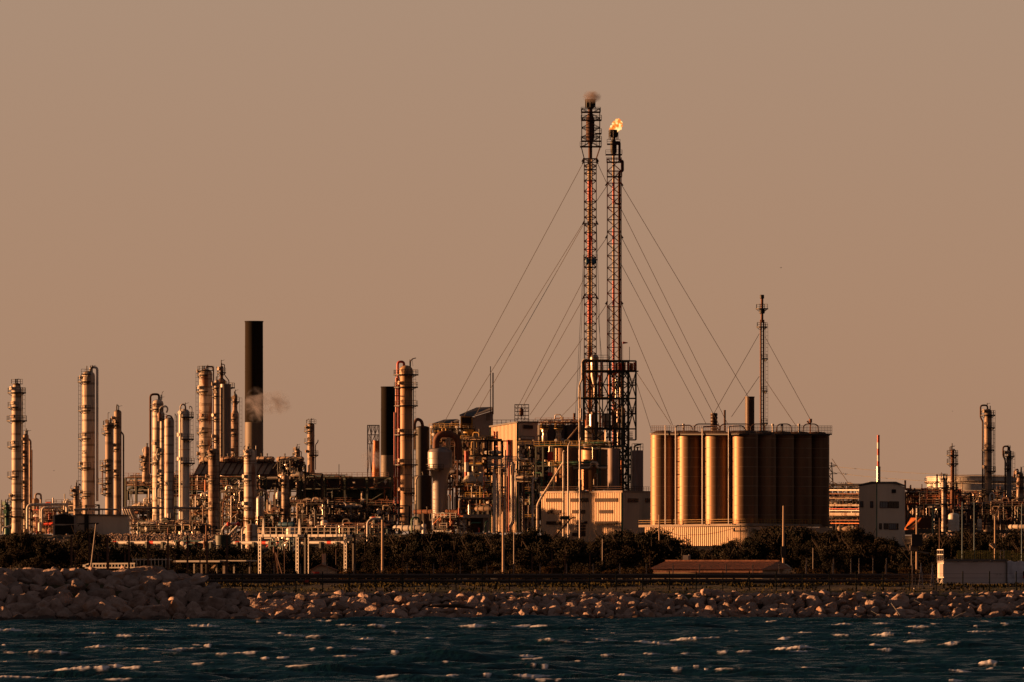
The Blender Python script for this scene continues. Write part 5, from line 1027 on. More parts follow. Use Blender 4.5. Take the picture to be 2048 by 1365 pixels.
for k, (x, t) in enumerate(((1545.5,848),(1598,848),(1564,849),(1367,848))):
    th = Th('vent_pipe', ['short vent stub left of the fourth arched pipe','short vent stub left of the rightmost arched pipe','short vent stub inside the fourth arched pipe','short vent stub above the second silo'][k], 'vent', x, 868, 2141); q = MB(); q.tube([(0,0,0),(0,0,th.p(x,t)[2])],.22,8); q.tube([(0,0,th.p(x,t)[2]-.5),(0,0,th.p(x,t)[2])],.32,8); th.part('stub', q, 'dull_silver')
th = Th('vent_hood', 'angled vent hood standing on the rightmost silo roof', 'vent', 1621, 868, 2151); q = MB(); q.tube([th.p(1621,868),th.p(1621,838)],.16,8); q.tube([th.p(1621,846),th.p(1621,838)],.4,8); q.tube([th.p(1614,843),th.p(1620,849)],.2,6); q.bar(th.p(1614,843),th.p(1620,842),.15); th.part('hood', q, 'rust')
stack('stubby brown chimney with rolled rings behind the silo roof', 1428, 13, 829, 880, 2420, [(829,'stack_brown')], n=24)
th = Th('ring_coil', 'coiled cooling rings round the stubby brown chimney', 'coil', 1428, 880, 2420)
q = MB()
for y in (832,838,845,853,860): q.lathe([(6.6*th.s,(880-y)*th.s),(7.6*th.s,(880-y)*th.s+.25),(6.6*th.s,(880-y)*th.s+.5)], n=24)
th.part('rings', q, 'stack_brown')
stack('thin dark vent stack between the stubby and square-topped chimneys', 1449.5, 4.2, 823, 880, 2424, [(823,'dark_rust')], n=14)
stack('square-topped plain brown chimney beside the small flare', 1499.5, 18.5, 796, 880, 2428, [(796,'stack_brown')], n=30)
# small flare
def small_flare():
    th = Th('small_flare', 'slim guyed flare mast with four round platforms', 'flare', 1524, 880, 2440); s = th.s; q = MB(); z = lambda v: (880-v)*s
    q.tube([(-.35,0,0),(-.35,0,z(640))],.28,12); q.tube([(.45,0,0),(.45,0,z(640))],.24,10); q.tube([(0,0,z(645)),(0,0,z(596))],.4,12); th.part('riser_pipe', q, 'rust')
    q = MB(); q.lathe([(.45,z(598)),(.62,z(597)),(.62,z(591)),(.5,z(590)),(.3,z(591))], n=16); q.lathe([(.5,z(628)),(.8,z(627)),(.8,z(618)),(.5,z(617))], n=14); th.part('burner_tip', q, 'black_steel')
    platform(th, 1524, 617, 1511.5, 1536.5, .8); platform(th, 1524, 653.5, 1513, 1535, .7); platform(th, 1526, 717, 1526, 1533.5, .8); platform(th, 1526, 781.5, 1522, 1533, .7); platform(th, 1526, 846, 1523, 1532.5, .8); ladder(th, 1525.5, 655, 880, .6, 1, .2)
    q = MB()
    for k in range(26): q.box((.05,0,2+k*(z(655)-2)/26),(1.2,.2,.12))
    th.part('clamp', q, 'dark_steel')
small_flare()
def wire(lab, pts, D, w=.085, cat='guy wire', group=None, sag=0, name='guy_wire', m='wire'):
    th = Th(name, lab, cat, pts[0][0], max(p_[1] for p_ in pts), D, group); q = MB(); P_ = [th.p(p_[0], p_[1], p_[2] if len(p_) > 2 else 0) for p_ in pts]
    for a, b in zip(P_, P_[1:]):
        n_ = 14; pr = a
        for i in range(1, n_+1):
            t = i/n_; c = a+(b-a)*t-Vector((0,0,sag*4*t*(1-t))); q.bar(pr, c, w); pr = c
    th.part('cable', q, m); return th
for k, (a, b) in enumerate((((1518.5,668),(1428,827,-6)),((1518.5,753),(1463,834,-6)),((1530,674),(1622,842,-5)),((1530,760),(1592,852,-5)))):
    wire(['upper left guy wire of the small flare','lower left guy wire of the small flare','upper right guy wire of the small flare','lower right guy wire of the small flare'][k], [a, b], 2438, .11)
# red-white striped chimney
stack('slim chimney with red and white bands beside the plain gable building', 1756.7, 5.2, 873, 940, 2400, [(873,'red_paint'),(885.5,'white_paint'),(898,'red_paint'),(911,'white_paint'),(923,'red_paint'),(934,'shiny_metal')], n=16)
stack('thicker silver lower shaft of the banded chimney', 1757, 8, 936, 1060, 2400, [(936,'shiny_metal')], n=18)
def bS():
    th = Th('gable_building', 'plain tan gable-roofed building with scattered windows behind the trees', 'building', 1764, 1092, 2132)
    fl = lambda x: 7*(1753.5-x)/35.5; fr = lambda x: 11*(x-1753.5)/56.5; P_ = th.p
    q = MB(); q.prism([P_(1718,1092,7),P_(1753.5,1092,0),P_(1753.5,967.5,0),P_(1718,973,7)], (.1,.3,0)); q.prism([P_(1753.6,1092,0),P_(1810,1092,11),P_(1810,975,11),P_(1792,968,7.5),P_(1753.6,967.5,0)], (-.05,.3,0)); th.part('wall', q, 'pale_render')
    q = MB(); q.prism([P_(1716.8,973,6.8),P_(1743,967,2),P_(1753.5,967.4,-.4),P_(1792,967.2,7),P_(1811,974.5,10.8),P_(1790,968,24)], (0,0,.45)); th.part('roof', q, 'grey_metal')
    q = MB(); q.bar(P_(1753.5,1092,-.15),P_(1753.5,968,-.15),.26); th.part('corner_trim', q, 'green_paint')
    for x0, x1, y0, y1, m in ((1721,1727,1003,1015,'glass_blue'),(1741,1747,1003,1016,'glass_blue')): window(th, fl, x0, x1, y0, y1, m, .06)
    for x0, x1, y0, y1, m in ((1783,1791,979,986.5,'void'),(1759,1775,1003,1016.5,'glass_blue'),(1776,1797,1003,1016.5,'glass'),(1758,1763,1047,1059,'glass'),(1767,1775.5,1047,1059,'glass'),(1777,1791,1047,1060,'glass_blue'),(1792.5,1796,1047,1060,'glass')): window(th, fr, x0, x1, y0, y1, m, .06)
    q = MB(); q.box(tuple(P_(1768,966.5,6)),(.9,.8,.7)); q.box(tuple(P_(1794,969,9)),(1,.6,.5)); th.part('roof_vent', q, 'dark_steel')
bS()
# pipeway between the silo block and the gable building
for k, (y, hw, m, lab) in enumerate(((980.5,1.5,'white_paint','white upper pipe of the pipeway between silos and gable building'),(988,1.2,'rust','rusty pipe under the white upper pipe of the pipeway'),(997,1.3,'tan_steel','tan pipe halfway up the pipeway'),(1011,2.4,'cream_steel','fat cream pipe of the pipeway'),(1018,.9,'red_paint','thin red line under the fat cream pipe'),(1021.5,1.0,'white_paint','thin white line under the red line'),(1029,3.4,'cream_steel','fattest cream pipe low in the pipeway'),(1041,1.2,'rust','low rusty pipe of the pipeway'),(1047,.9,'orange_paint','lowest orange pipe of the pipeway'))):
    pipe(lab, [(1650,y,9),(1735,y+.2,-9)], hw, 2500+k, m, flanges=k in (0,3,6))
rack('dark trestle carrying the pipeway right of the silo block', [1655,1680,1705,1730], [977,993,1003,1036], 1066, 2512, 6, 'dark_steel', .5, 20, 26, 3, seed=71, rails=True, pal=['dark_steel','rust','cream_steel','black_steel','dull_silver'])
th = Th('bund_bank', 'brown earth bank behind the pipeway', 'bank', 1700, 1066, 2560); q = MB(); q.prism([th.p(1640,1070),th.p(1740,1070),th.p(1740,1002,6),th.p(1640,1006,6)], (0,8,0)); o_ = th.part('bank', q, 'soil')
def pylon():
    th = Th('power_pylon', 'lattice power pylon mostly hidden behind the silo block', 'pylon', 1659, 1066, 2600); q = MB(); s = th.s; z = lambda v: (1066-v)*s
    for sx in (-1,1):
        for sy in (-1,1): q.bar((sx*2.2,sy*2.2,0),(sx*.6,sy*.6,z(925)),.25)
    for k in range(9):
        a = z(1066-k*15); b = z(1066-(k+1)*15); w0 = 2.2-1.6*k/9.4; w1 = 2.2-1.6*(k+1)/9.4
        for sy in (-1,1): q.bar((-w0,sy*w0,a),(w1,sy*w1,b),.14); q.bar((w0,sy*w0,a),(-w1,sy*w1,b),.14)
    for y in (932,948,968):
        q.bar((-2.8,0,z(y)),(2.4,0,z(y)),.2); q.bar((0,0,z(y-6)),(2.4,0,z(y)),.14)
    th.part('lattice', q, 'dark_steel'); q = MB()
    for y in (946,965):
        for k in range(6): q.lathe([(.05,-.1),(.22,0),(.05,.1)], (2.6+k*.55,0,z(y)-k*.06), 8, 'x')
    th.part('insulator', q, 'dark_steel')
pylon()
for k, (a, b) in enumerate((((1662,933),(2100,952,-60)),((1681,948),(2100,968,-60)),((1681,967),(2100,980,-60)),((1664,918),(1702,975,-20)),((1664,962),(1680,976,-20)))):
    wire(['topmost power line sloping right from the hidden pylon','middle power line sloping right from the hidden pylon','lowest power line sloping right from the hidden pylon','steep stay wire right of the silo block','short steep stay wire right of the silo block'][k], [a, b], 2600, .13, 'cable', None, 1.0 if k < 3 else 0, 'power_line')
# ------------------------------------------------------------------ right side
def bigtank():
    th = Th('storage_tank', 'huge cream storage tank with a rim walkway behind the right columns', 'storage tank', 1952, 1030, 2900); s = th.s; q = MB(); r = 98*s; H_ = 76*s
    q.lathe([(r,0),(r,H_),(r*.5,H_+.6),(.1,H_+.8)], n=72); sh = th.part('shell', q, 'white_paint'); b = MB(); b.deck((0,0,H_-1.5), r, r+.8, 0, 2*math.pi-.001, .15); b.arcrail((0,0,H_-1.4), r+.75, 0, 2*math.pi, 1.1, .05); th.part('rim_walkway', b, 'cream_steel')
    q = MB(); q.lathe([(r+.02,H_-.3),(r+.25,H_-.3),(r+.25,H_),(r+.02,H_)], n=72); th.part('wind_girder', q, 'pale_steel')
    q = MB()
    for k in range(72): a = 2*math.pi*k/72; q.bar((r*math.cos(a),r*math.sin(a),H_-2.5),((r+1.0)*math.cos(a),(r+1.0)*math.sin(a),H_-1.8),.2)
    th.part('bracket', q, 'tan_steel')
bigtank()
th = Th('bund_wall', 'long brown earth bund in front of the huge storage tank', 'bund', 1950, 1064, 2780); q = MB(); q.prism([th.p(1800,1070),th.p(2150,1070),th.p(2150,988,10),th.p(1985,978,10),th.p(1930,986,10),th.p(1800,990,10)], (0,10,0)); th.part('bank', q, 'soil')
tower('rust-orange column with two crown platforms at right', 1905, 8, 899, 1056, 2230, 'rust', [(910,1893,1917),(927,1894,1917),(975,1893,1915)], 1, [([(1901,904,0),(1901,893,0),(1909,893,0)],.7,'dark_rust'),([(1912,1050,0),(1912,903,0),(1907,898,0)],1.0,'dark_rust'),([(1899,935),(1899,894)],.5,'dark_steel')], vents=2, manholes=False)
tower('short cream-footed column left of the rust-orange column', 1887.5, 8.5, 956, 1056, 2225, 'cream_steel', [(957,1882,1902),(975,1876,1914),(1008,1878,1905)], 0, [([(1883,960),(1883,945)],.7,'rust'),([(1893,1050),(1893,950)],1.2,'rust')], rail_top=1, manholes=False)
tower('tallest right-hand column with a jogged loop pipe on its left', 1976, 15.5, 818, 1056, 2290, 'tan_steel', [(830,1961,1991),(855,1975,1990),(899.5,1966,1989),(942,1976,1992),(988,1966,1990)], 1, [([(1975,822,0),(1975,811,0),(1961,811,0),(1961,836,0),(1965.5,843,0),(1965.5,1015,0)],1.7,'dark_rust'),([(1988,985),(1988,860)],.8,'dark_steel')], cone=[(850,18,846),(838,15.5,834)] if 0 else None, vents=2)
tower('slimmer grey column with a hooked pipe near the right edge', 2018, 10.5, 900, 1056, 2300, 'grey_metal', [(912.5,2007,2029),(937,2010,2024),(1005,2008,2028)], 1, [([(2018,903,0),(2018,893,0),(2006,893,0),(2006,912,0),(2010.5,920,0),(2010.5,1010,0)],1.7,'dark_rust')], vents=3)
tower('dome-headed column at the right border', 2040, 14, 944, 1056, 2310, 'rusty_steel', [(953,2030,2050),(975,2026,2050),(1005,2028,2050)], 0, [([(2036,948),(2036,938),(2029,942),(2028,955)],1.5,'rust')], cone=[(962,13,958)])
tower('thin cream column with a square hoop pipe before the storage tank', 2004, 6, 970, 1050, 2260, 'cream_steel', [(984,1996,2008)], 0, [([(2004,972),(2004,964),(1996,964),(1996,990)],.7,'rust')], manholes=False, vents=0)
drum('white round-topped drum at the foot of the rust-orange column', 1907.5, 22, 1026, 1058, 2110, 'white_paint', dome=.5, seams=3)
drum('small yellowish drum with a hat rim left of the right-hand pole', 1959, 9, 1038, 1056, 2120, 'cream_steel', dome=.6, seams=1, legs=False)
pipe('white hoop pipe between the tall right columns', [(1980,1014),(1980,990),(1984,986),(1988,990),(1988,1000)], 1.7, 2255, 'pale_steel', flanges=False)
pipe('cream main pipe crossing behind the right columns', [(1860,1011,-4),(1975,1014,4)], 1.7, 2330, 'cream_steel')
pipe('cream stub pipe at the right border', [(2030,1009),(2070,1009)], 1.8, 2250, 'cream_steel')
hvessel('low cream drum at the right border', 2018, 2060, 1054, 9, 2095, 'cream_steel')
rack('rust-red pipe bridge between the gable building and the right columns', [1812,1830,1850,1870,1890,1915], [987,1000,1010], 1058, 2270, 8, 'dark_rust', .4, 36, 40, 8, seed=72, rm='rust', pal=['rust','red_paint','cream_steel','dark_steel','dull_silver','pale_steel','orange_paint'])
rack('long pipe bridge crossing behind the tall right column', [1915,1940,1965,1990,2015,2050], [996,1014,1030], 1058, 2350, 8, 'dark_rust', .3, 36, 44, 8, seed=73, rm='rust')
rack('dark low rack right of the orange conveyor roof', [1864,1880,1900,1925,1945], [1022,1036,1046], 1060, 2240, 7, 'dark_steel', .3, 24, 30, 6, seed=74)
rack('dark low rack at the right border', [1945,1970,1995,2020,2052], [1014,1030,1044], 1060, 2215, 7, 'dark_rust', .3, 34, 50, 9, seed=75)
rack('far rack on the bund slope behind the right columns', [1810,1860,1910,1960,2000], [992,1002], 1030, 2700, 8, 'dark_rust', .3, 26, 30, 6, seed=76, pal=['rust','cream_steel','dark_rust','dull_silver'])
th = Th('conveyor_roof', 'bright orange sloping conveyor roof in front of a dark box', 'conveyor', 1830, 1060, 2105); q = MB(); q.prism([th.p(1809,1057,0),th.p(1828,1057,-3.5),th.p(1843,1036,0),th.p(1822,1036,3.5)], (0,.3,-.4)); th.part('roof', q, 'orange_paint'); q = MB(); q.prism([th.p(1829,1057,1),th.p(1864,1057,1),th.p(1864,1036,1),th.p(1843,1036,1)], (0,5,0)); th.part('box', q, 'dark_rust'); q = MB(); q.bar(th.p(1813,1057,-1.2),th.p(1838,1036.5,.6),.45); th.part('belt', q, 'dark_rust')
for k, (x, t, b, D) in enumerate(((1866,1010,1064,2100),)):
    th = Th('green_post', 'thick dark green post right of the orange conveyor roof', 'post', x, b, D); q = MB(); q.bar((0,0,-1),(0,0,th.p(x,t)[2]),.42); q.bar((-1.8,0,th.p(x,t)[2]),(1.8,0,th.p(x,t)[2]),.3); th.part('shaft', q, 'teal_steel')

# ------------------------------------------------------------------ THE TWO GREAT FLARES
def lattice(th, x0, x1, y0, y1, d, n, w, m, name='lattice', z_b=0, dia=True):
    q = MB(); a = th.p(x0,y1); b = th.p(x1,y1); zt = th.p(x0,y0)[2]; X = (a.x,b.x); Y = (-d/2,d/2); z0 = a.z; h = (zt-z0)/n
    for x in X:
        for y in Y: q.bar((x,y,z0),(x,y,zt),w*1.5)
    for i in range(n+1):
        z = z0+h*i
        for y in Y: q.bar((X[0],y,z),(X[1],y,z),w)
        for x in X: q.bar((x,Y[0],z),(x,Y[1],z),w)
        if i < n:
            xm = (X[0]+X[1])/2
            for y in Y: q.bar((X[0],y,z),(xm,y,z+h/2),w); q.bar((xm,y,z+h/2),(X[0],y,z+h),w); q.bar((X[1],y,z),(xm,y,z+h/2),w); q.bar((xm,y,z+h/2),(X[1],y,z+h),w)
            for x in X: q.bar((x,Y[0],z),(x,Y[1],z+h),w) if i % 2 else q.bar((x,Y[1],z),(x,Y[0],z+h),w)
    return th.part(name, q, m)
def flare1():
    th = Th('flare_stack', 'taller guyed lattice flare with a broad caged head and grey smoke', 'flare', 1181, 985, 2330); s = th.s; cx = 1180.5; P_ = th.p; z = lambda v: (985-v)*s
    segs = [(318,362,'cream_steel'),(362,404,'red_paint'),(404,466,'rusty_steel'),(466,516,'red_paint'),(516,590,'cream_steel'),(590,648,'red_paint'),(648,694,'cream_steel'),(694,985,'rust')]
    for y0, y1, m in segs: 
        ms_ = {'cream_steel':'tan_steel','rusty_steel':'rusty_steel'}.get(m, m); q = MB(); q.tube([P_(cx-1.8,y1),P_(cx-1.8,y0)], 3.6*s, 14); q.tube([P_(cx+3.2,y1,.8),P_(cx+3.2,y0,.8)], 1.5*s, 10); th.part('riser_section', q, ms_)
    lmat = {'cream_steel':'tan_steel','red_paint':'lattice_red','rusty_steel':'rust','rust':'rust'}
    for y0, y1, m in segs: 
        y1 = min(y1, 722)
        if y1 > y0: lattice(th, 1168.5, 1192.5, y0, y1, 3.2, max(1, round((y1-y0)/17)), .13, lmat[m])
    lattice(th, 1168.5, 1192.5, 722, 893, 3.2, 9, .15, 'rust')
    lattice(th, 1163.5, 1199.5, 218, 294, 4.4, 4, .14, 'dark_rust', 'head_cage')
    q = MB()
    for a, b in (((1162.5,294),(1168.5,318)),((1200.5,294),(1192.5,318))):
        for d in (-1.6,1.6): q.bar(P_(*a,d*1.4),P_(*b,d),.25)
    q.bar(P_(1166,318),P_(1195,318),.35); q.bar(P_(1164,324),P_(1168.5,316),.4); q.bar(P_(1197,324),P_(1192.5,316),.4); th.part('taper_brace', q, 'dark_rust')
    q = MB(); q.lathe([(4*s,z(318)),(4*s,z(290)),(8.5*s,z(275)),(8.5*s,z(240)),(4.5*s,z(226)),(4.5*s,z(219))], (P_(cx,0)[0],0,0), 20); th.part('burner_body', q, 'dark_rust')
    q = MB(); q.lathe([(4.5*s,z(219)),(8.5*s,z(214)),(9*s,z(205)),(9*s,z(199)),(7.6*s,z(199)),(7*s,z(204))], (P_(cx,0)[0],0,0), 20)
    for k in range(8): a = k*math.pi/4; q.tube([(P_(cx,0)[0]+9.6*s*math.cos(a),9.6*s*math.sin(a),z(216)),(P_(cx,0)[0]+9.6*s*math.cos(a),9.6*s*math.sin(a),z(199))],.13,6)
    th.part('burner_tip', q, 'black_steel')
    for y, a, b in ((225,1162,1201),(241,1162,1203),(268,1190,1203),(283,1162,1203),(294,1160,1203),(340,1168,1193),(520,1167,1195),(535,1169,1193)):
        q = MB(); c = P_((a+b)/2,y); q.box((c.x,0,c.z),((b-a)*s,5.2 if y < 300 else 3.6,.22)); w_ = th.part('platform', q, 'dark_rust'); q = MB(); h_ = (b-a)*s/2; dd = 2.6 if y < 300 else 1.8
        q.rail([c+Vector((-h_,-dd,.1)),c+Vector((h_,-dd,.1)),c+Vector((h_,dd,.1))],1.15,.1,1.2); th.part('railing', q, 'dark_rust', parent=w_)
    for x in (1174.5,1187.5): q = MB(); q.lathe([(.1,-.9),(.6,-.6),(.6,.6),(.1,.9)], tuple(P_(x,523,-1.5)), 12); th.part('warning_lamp', q, 'blue_paint')
    for y in (325,447,596): q = MB(); q.bar(P_(1165,y+3),P_(1169,y-5),.4); q.bar(P_(1196,y+3),P_(1192,y-5),.4); q.bar(P_(1166,y),P_(1195,y),.25); th.part('guy_bracket', q, 'dark_steel')
flare1()
def flare2():
    th = Th('flare_stack', 'shorter lattice flare with an open burning flame on its tip', 'flare', 1228, 985, 2352); s = th.s; P_ = th.p; z = lambda v: (985-v)*s
    segs = [(310,365,'tan_steel'),(365,408,'red_paint'),(408,458,'tan_steel'),(458,490,'red_paint'),(490,562,'tan_steel'),(562,612,'red_paint'),(612,680,'tan_steel'),(680,985,'red_paint')]
    for y0, y1, m in segs: q = MB(); q.tube([P_(1227,y1),P_(1227,y0)], 2.4*s, 14); th.part('riser_section', q, m)
    q = MB(); q.tube([P_(1238.5,985,.5),P_(1238.5,345,.5)], 2.8*s, 14); th.part('steam_riser', q, 'dark_rust')
    q = MB(); q.tube([P_(1239,350),P_(1239,343),P_(1245.5,343),P_(1245.5,322),P_(1239,322),P_(1239,285),P_(1233,285)],.34,8,bend=.8); th.part('bypass_pipe', q, 'dark_rust')
    for y0, y1, m in ((318,440,'lattice_red'),(440,560,'tan_steel'),(560,722,'lattice_red'),(722,893,'dark_rust')): lattice(th, 1214.5, 1242.5, y0, y1, 3.4, round((y1-y0)/25), .13, m)
    q = MB(); X0 = P_(1227,0)[0]; q.lathe([(4*s,z(312)),(5*s,z(308)),(6.5*s,z(300)),(6.5*s,z(284)),(4*s,z(281)),(4*s,z(276)),(8*s,z(274)),(8.5*s,z(264)),(8.5*s,z(260)),(7.4*s,z(260)),(6.5*s,z(264))], (X0,0,0), 20)
    for k in range(8): a = k*math.pi/4; q.tube([(X0+9*s*math.cos(a),9*s*math.sin(a),z(280)),(X0+9*s*math.cos(a),9*s*math.sin(a),z(261))],.11,6)
    th.part('burner_tip', q, 'black_steel')
    for y, a, b in ((289,1214,1240),(310,1211,1244),(325,1213,1243),(354,1214,1244),(408,1230,1243)):
        q = MB(); c = P_((a+b)/2,y); q.box((c.x,0,c.z),((b-a)*s,4.2,.24)); w_ = th.part('platform', q, 'dark_rust'); q = MB(); h_ = (b-a)*s/2; q.rail([c+Vector((-h_,-2.1,.1)),c+Vector((h_,-2.1,.1)),c+Vector((h_,2.1,.1))],1.15,.1,1.2); th.part('railing', q, 'dark_rust', parent=w_)
    lattice(th, 1216.5, 1219.5, 612, 722, .6, 16, .07, 'dark_steel', 'cable_ladder')
    for y in (370,475,607): q = MB(); q.bar(P_(1211,y+2),P_(1215,y-4),.4); q.bar(P_(1246,y+2),P_(1242,y-4),.4); th.part('guy_bracket', q, 'dark_steel')
    q = MB(); q.bar(P_(1243.5,722),P_(1243.5,684),.12); th.part('antenna', q, 'dark_steel')
flare2()
for x, t in ((1259,694),):
    th = Th('mast', 'thin antenna rod on the right top of the steel structure', 'mast', x, 722, 2275); q = MB(); q.bar((0,0,0),(0,0,th.p(x,t)[2]),.14); th.part('rod', q, 'dark_steel')
th = Th('windsock', 'tiny orange windsock between the flare and the antenna rod', 'windsock', 1245.5, 722, 2276); q = MB(); q.bar((0,0,0),(0,0,th.p(0,685)[2]),.09); th.part('pole', q, 'dark_steel'); q = MB(); q.lathe([(.3,0),(.34,.02),(.12,1.3),(.1,1.3)], (0,0,th.p(0,686)[2]), 10, 'x'); th.part('sock', q, 'signal_red')
W1 = [((1167,325),(886,850,20)),((1166,447),(928,832,20)),((1166,451),(948,836,20)),((1166,562),(1034,818,10)),((1166,598),(1046,812,10)),((1165,677),(1060,830,8)),((1166,727),(1077,843,6)),((1160,795),(1115,841,4)),((1167,520),(1150,850,-4)),((1168,540),(1154,850,-4)),((1193,597),(1204,722,-4)),((1193,447),(1201,722,-4)),((1194,325),(1216,372,4))]
LB = ['longest guy wire falling left from the taller flare','upper of a close pair of guy wires left of the taller flare','lower of a close pair of guy wires left of the taller flare','guy wire from the taller flare towards the cage tower','second guy wire landing right of the cage tower','guy wire landing on the dark silo railing','low guy wire ending left of the steel structure','lowest short guy wire left of the steel structure','near-vertical stay left of the taller flare','second near-vertical stay left of the taller flare','near-vertical stay between the flares, right one','near-vertical stay between the flares, left one','short tie wire between the heads of both flares']
for (a, b), lb in zip(W1, LB): wire(lb, [a, b], 2330, .10)
W2 = [((1243,370),(1500,800,30)),((1243,420),(1456,850,20)),((1243,475),(1438,850,20)),((1243,530),(1412,848,10)),((1243,607),(1345,850,10)),((1273,745),(1342,850,-40)),((1273,766),(1303,862,-40)),((1214,475),(1193,505,-8)),((1214,608),(1193,640,-8)),((1214,372),(1193,403,-8))]
LB = ['longest guy wire falling right towards the brown chimney','second guy wire falling right from the shorter flare','third guy wire falling right from the shorter flare','fourth guy wire falling right from the shorter flare','guy wire falling right from the shorter flare to the leftmost silo','upper stay from the steel structure to the leftmost silo','lower stay from the steel structure to the leftmost silo','middle tie wire between the two flares','lowest tie wire between the two flares','upper tie wire between the two flares']
for (a, b), lb in zip(W2, LB): wire(lb, [a, b], 2352, .10)
# flame
def emis(name, c, s_):
    m = bpy.data.materials.new(name); m.use_nodes = True; n = m.node_tree.nodes; l = m.node_tree.links; n.clear(); o = n.new('ShaderNodeOutputMaterial'); e = n.new('ShaderNodeEmission'); tr = n.new('ShaderNodeBsdfTransparent'); mx = n.new('ShaderNodeMixShader')
    t = n.new('ShaderNodeTexCoord'); no = n.new('ShaderNodeTexNoise'); no.inputs['Scale'].default_value = 1.1; no.inputs['Detail'].default_value = 5; l.new(t.outputs['Object'], no.inputs[0])
    rp = n.new('ShaderNodeValToRGB'); r = rp.color_ramp; r.elements[0].position = .36; r.elements[0].color = (.75,.10,.01,1); r.elements[1].position = .62; r.elements[1].color = (1,.78,.32,1); x = r.elements.new(.48); x.color = (1,.33,.06,1)
    l.new(no.outputs['Fac'], rp.inputs[0]); l.new(rp.outputs[0], e.inputs[0]); e.inputs[1].default_value = s_
    lw = n.new('ShaderNodeLayerWeight'); lw.inputs[0].default_value = .35; n2 = n.new('ShaderNodeMath'); n2.operation = 'MULTIPLY_ADD'; n2.inputs[1].default_value = 1.1; n2.inputs[2].default_value = -.2; l.new(lw.outputs['Facing'], n2.inputs[0]); n2.use_clamp = True
    l.new(n2.outputs[0], mx.inputs[0]); l.new(e.outputs[0], mx.inputs[1]); l.new(tr.outputs[0], mx.inputs[2]); l.new(mx.outputs[0], o.inputs[0]); MATS[name] = m
emis('flame_fire', 0, .62)
def blob(mb, c, r, seed, sub=3, amp=.35, st=(1,1,1)):
    bm = bmesh.new(); bmesh.ops.create_icosphere(bm, subdivisions=sub, radius=1); vs = []
    for v in bm.verts: n_ = v.co.normalized(); k = r*(1+amp*noise.noise(n_*1.7+Vector((seed*3.1,0,0)))+amp*.7*noise.noise(n_*4+Vector((0,seed*2.3,0)))); vs.append((c[0]+n_.x*k*st[0], c[1]+n_.y*k*st[1], c[2]+n_.z*k*st[2]))
    mb.add(vs, [tuple(v.index for v in f.verts) for f in bm.faces], True); bm.free()
th = Th('flame', 'bright orange flame leaning right on the tip of the shorter flare', 'flame', 1228, 262, 2352); q = MB()
for k, (x, y, r) in enumerate(((1221,259,3.2),(1223,254,3),(1227,256,4),(1231,251,5.6),(1236,249,7.2),(1238,254,6.6),(1236,243,5.2),(1230,246,4.2),(1233,260,5),(1240,247,5),(1226,248,2.4),(1222,263,3),(1229,263,4))): blob(q, th.p(x,y), r*th.s, k+1, 3, .45, (1,1,1))
th.part('fire', q, 'flame_fire')
def vol(name, c, dens, scale=.25, lo=.45, hi=.75, an=0):
    m = bpy.data.materials.new(name); m.use_nodes = True; n = m.node_tree.nodes; l = m.node_tree.links; n.clear(); o = n.new('ShaderNodeOutputMaterial'); v = n.new('ShaderNodeVolumePrincipled'); v.inputs['Color'].default_value = (*c,1); v.inputs['Anisotropy'].default_value = an
    t = n.new('ShaderNodeTexCoord'); no = n.new('ShaderNodeTexNoise'); no.inputs['Scale'].default_value = scale; no.inputs['Detail'].default_value = 5; no.inputs['Distortion'].default_value = 1.2; l.new(t.outputs['Object'], no.inputs[0])
    mr = n.new('ShaderNodeMapRange'); mr.inputs['From Min'].default_value = lo; mr.inputs['From Max'].default_value = hi; l.new(no.outputs['Fac'], mr.inputs['Value'])
    g = n.new('ShaderNodeTexCoord'); gm_ = n.new('ShaderNodeVectorMath'); gm_.operation = 'MULTIPLY_ADD'; gm_.inputs[1].default_value = (2,2,2); gm_.inputs[2].default_value = (-1,-1,-1); l.new(g.outputs['Generated'], gm_.inputs[0]); ln = n.new('ShaderNodeVectorMath'); ln.operation = 'LENGTH'; l.new(gm_.outputs[0], ln.inputs[0])
    fr = n.new('ShaderNodeMapRange'); fr.inputs['From Min'].default_value = 1.0; fr.inputs['From Max'].default_value = .25; l.new(ln.outputs['Value'], fr.inputs['Value'])
    mu = n.new('ShaderNodeMath'); mu.operation = 'MULTIPLY'; l.new(mr.outputs[0], mu.inputs[0]); l.new(fr.outputs[0], mu.inputs[1]); m2 = n.new('ShaderNodeMath'); m2.operation = 'MULTIPLY'; m2.inputs[1].default_value = dens; l.new(mu.outputs[0], m2.inputs[0]); l.new(m2.outputs[0], v.inputs['Density']); l.new(v.outputs[0], o.inputs[1]); MATS[name] = m
vol('steam_vapour', (.46,.46,.54), 1.1, .28, .46, .72, .2); vol('smoke_vapour', (.40,.33,.31), 1.6, .4, .3, .65)
def puff(lab, name, cat, cx, cy, w, h, D, m, dp=4):
    th = Th(name, lab, cat, cx, cy+h/2, D); q = MB(); c = th.p(cx,cy); blob(q, c, 1, 3, 3, .1, (w/2*th.s, dp, h/2*th.s)); th.part('vapour', q, m)
puff('grey smoke puff on top of the taller flare', 'smoke', 'smoke', 1184, 194, 40, 28, 2328, 'smoke_vapour', 2.4)
puff('thin steam drifting across the tallest black chimney', 'steam', 'steam', 513, 810, 52, 80, 2400, 'steam_vapour', 5)
puff('wisp of steam blowing right of the tallest black chimney', 'steam', 'steam', 552, 806, 70, 56, 2402, 'steam_vapour', 5)
puff('faint steam wisp left of the second black chimney', 'steam', 'steam', 745, 918, 56, 48, 2390, 'steam_vapour', 4)
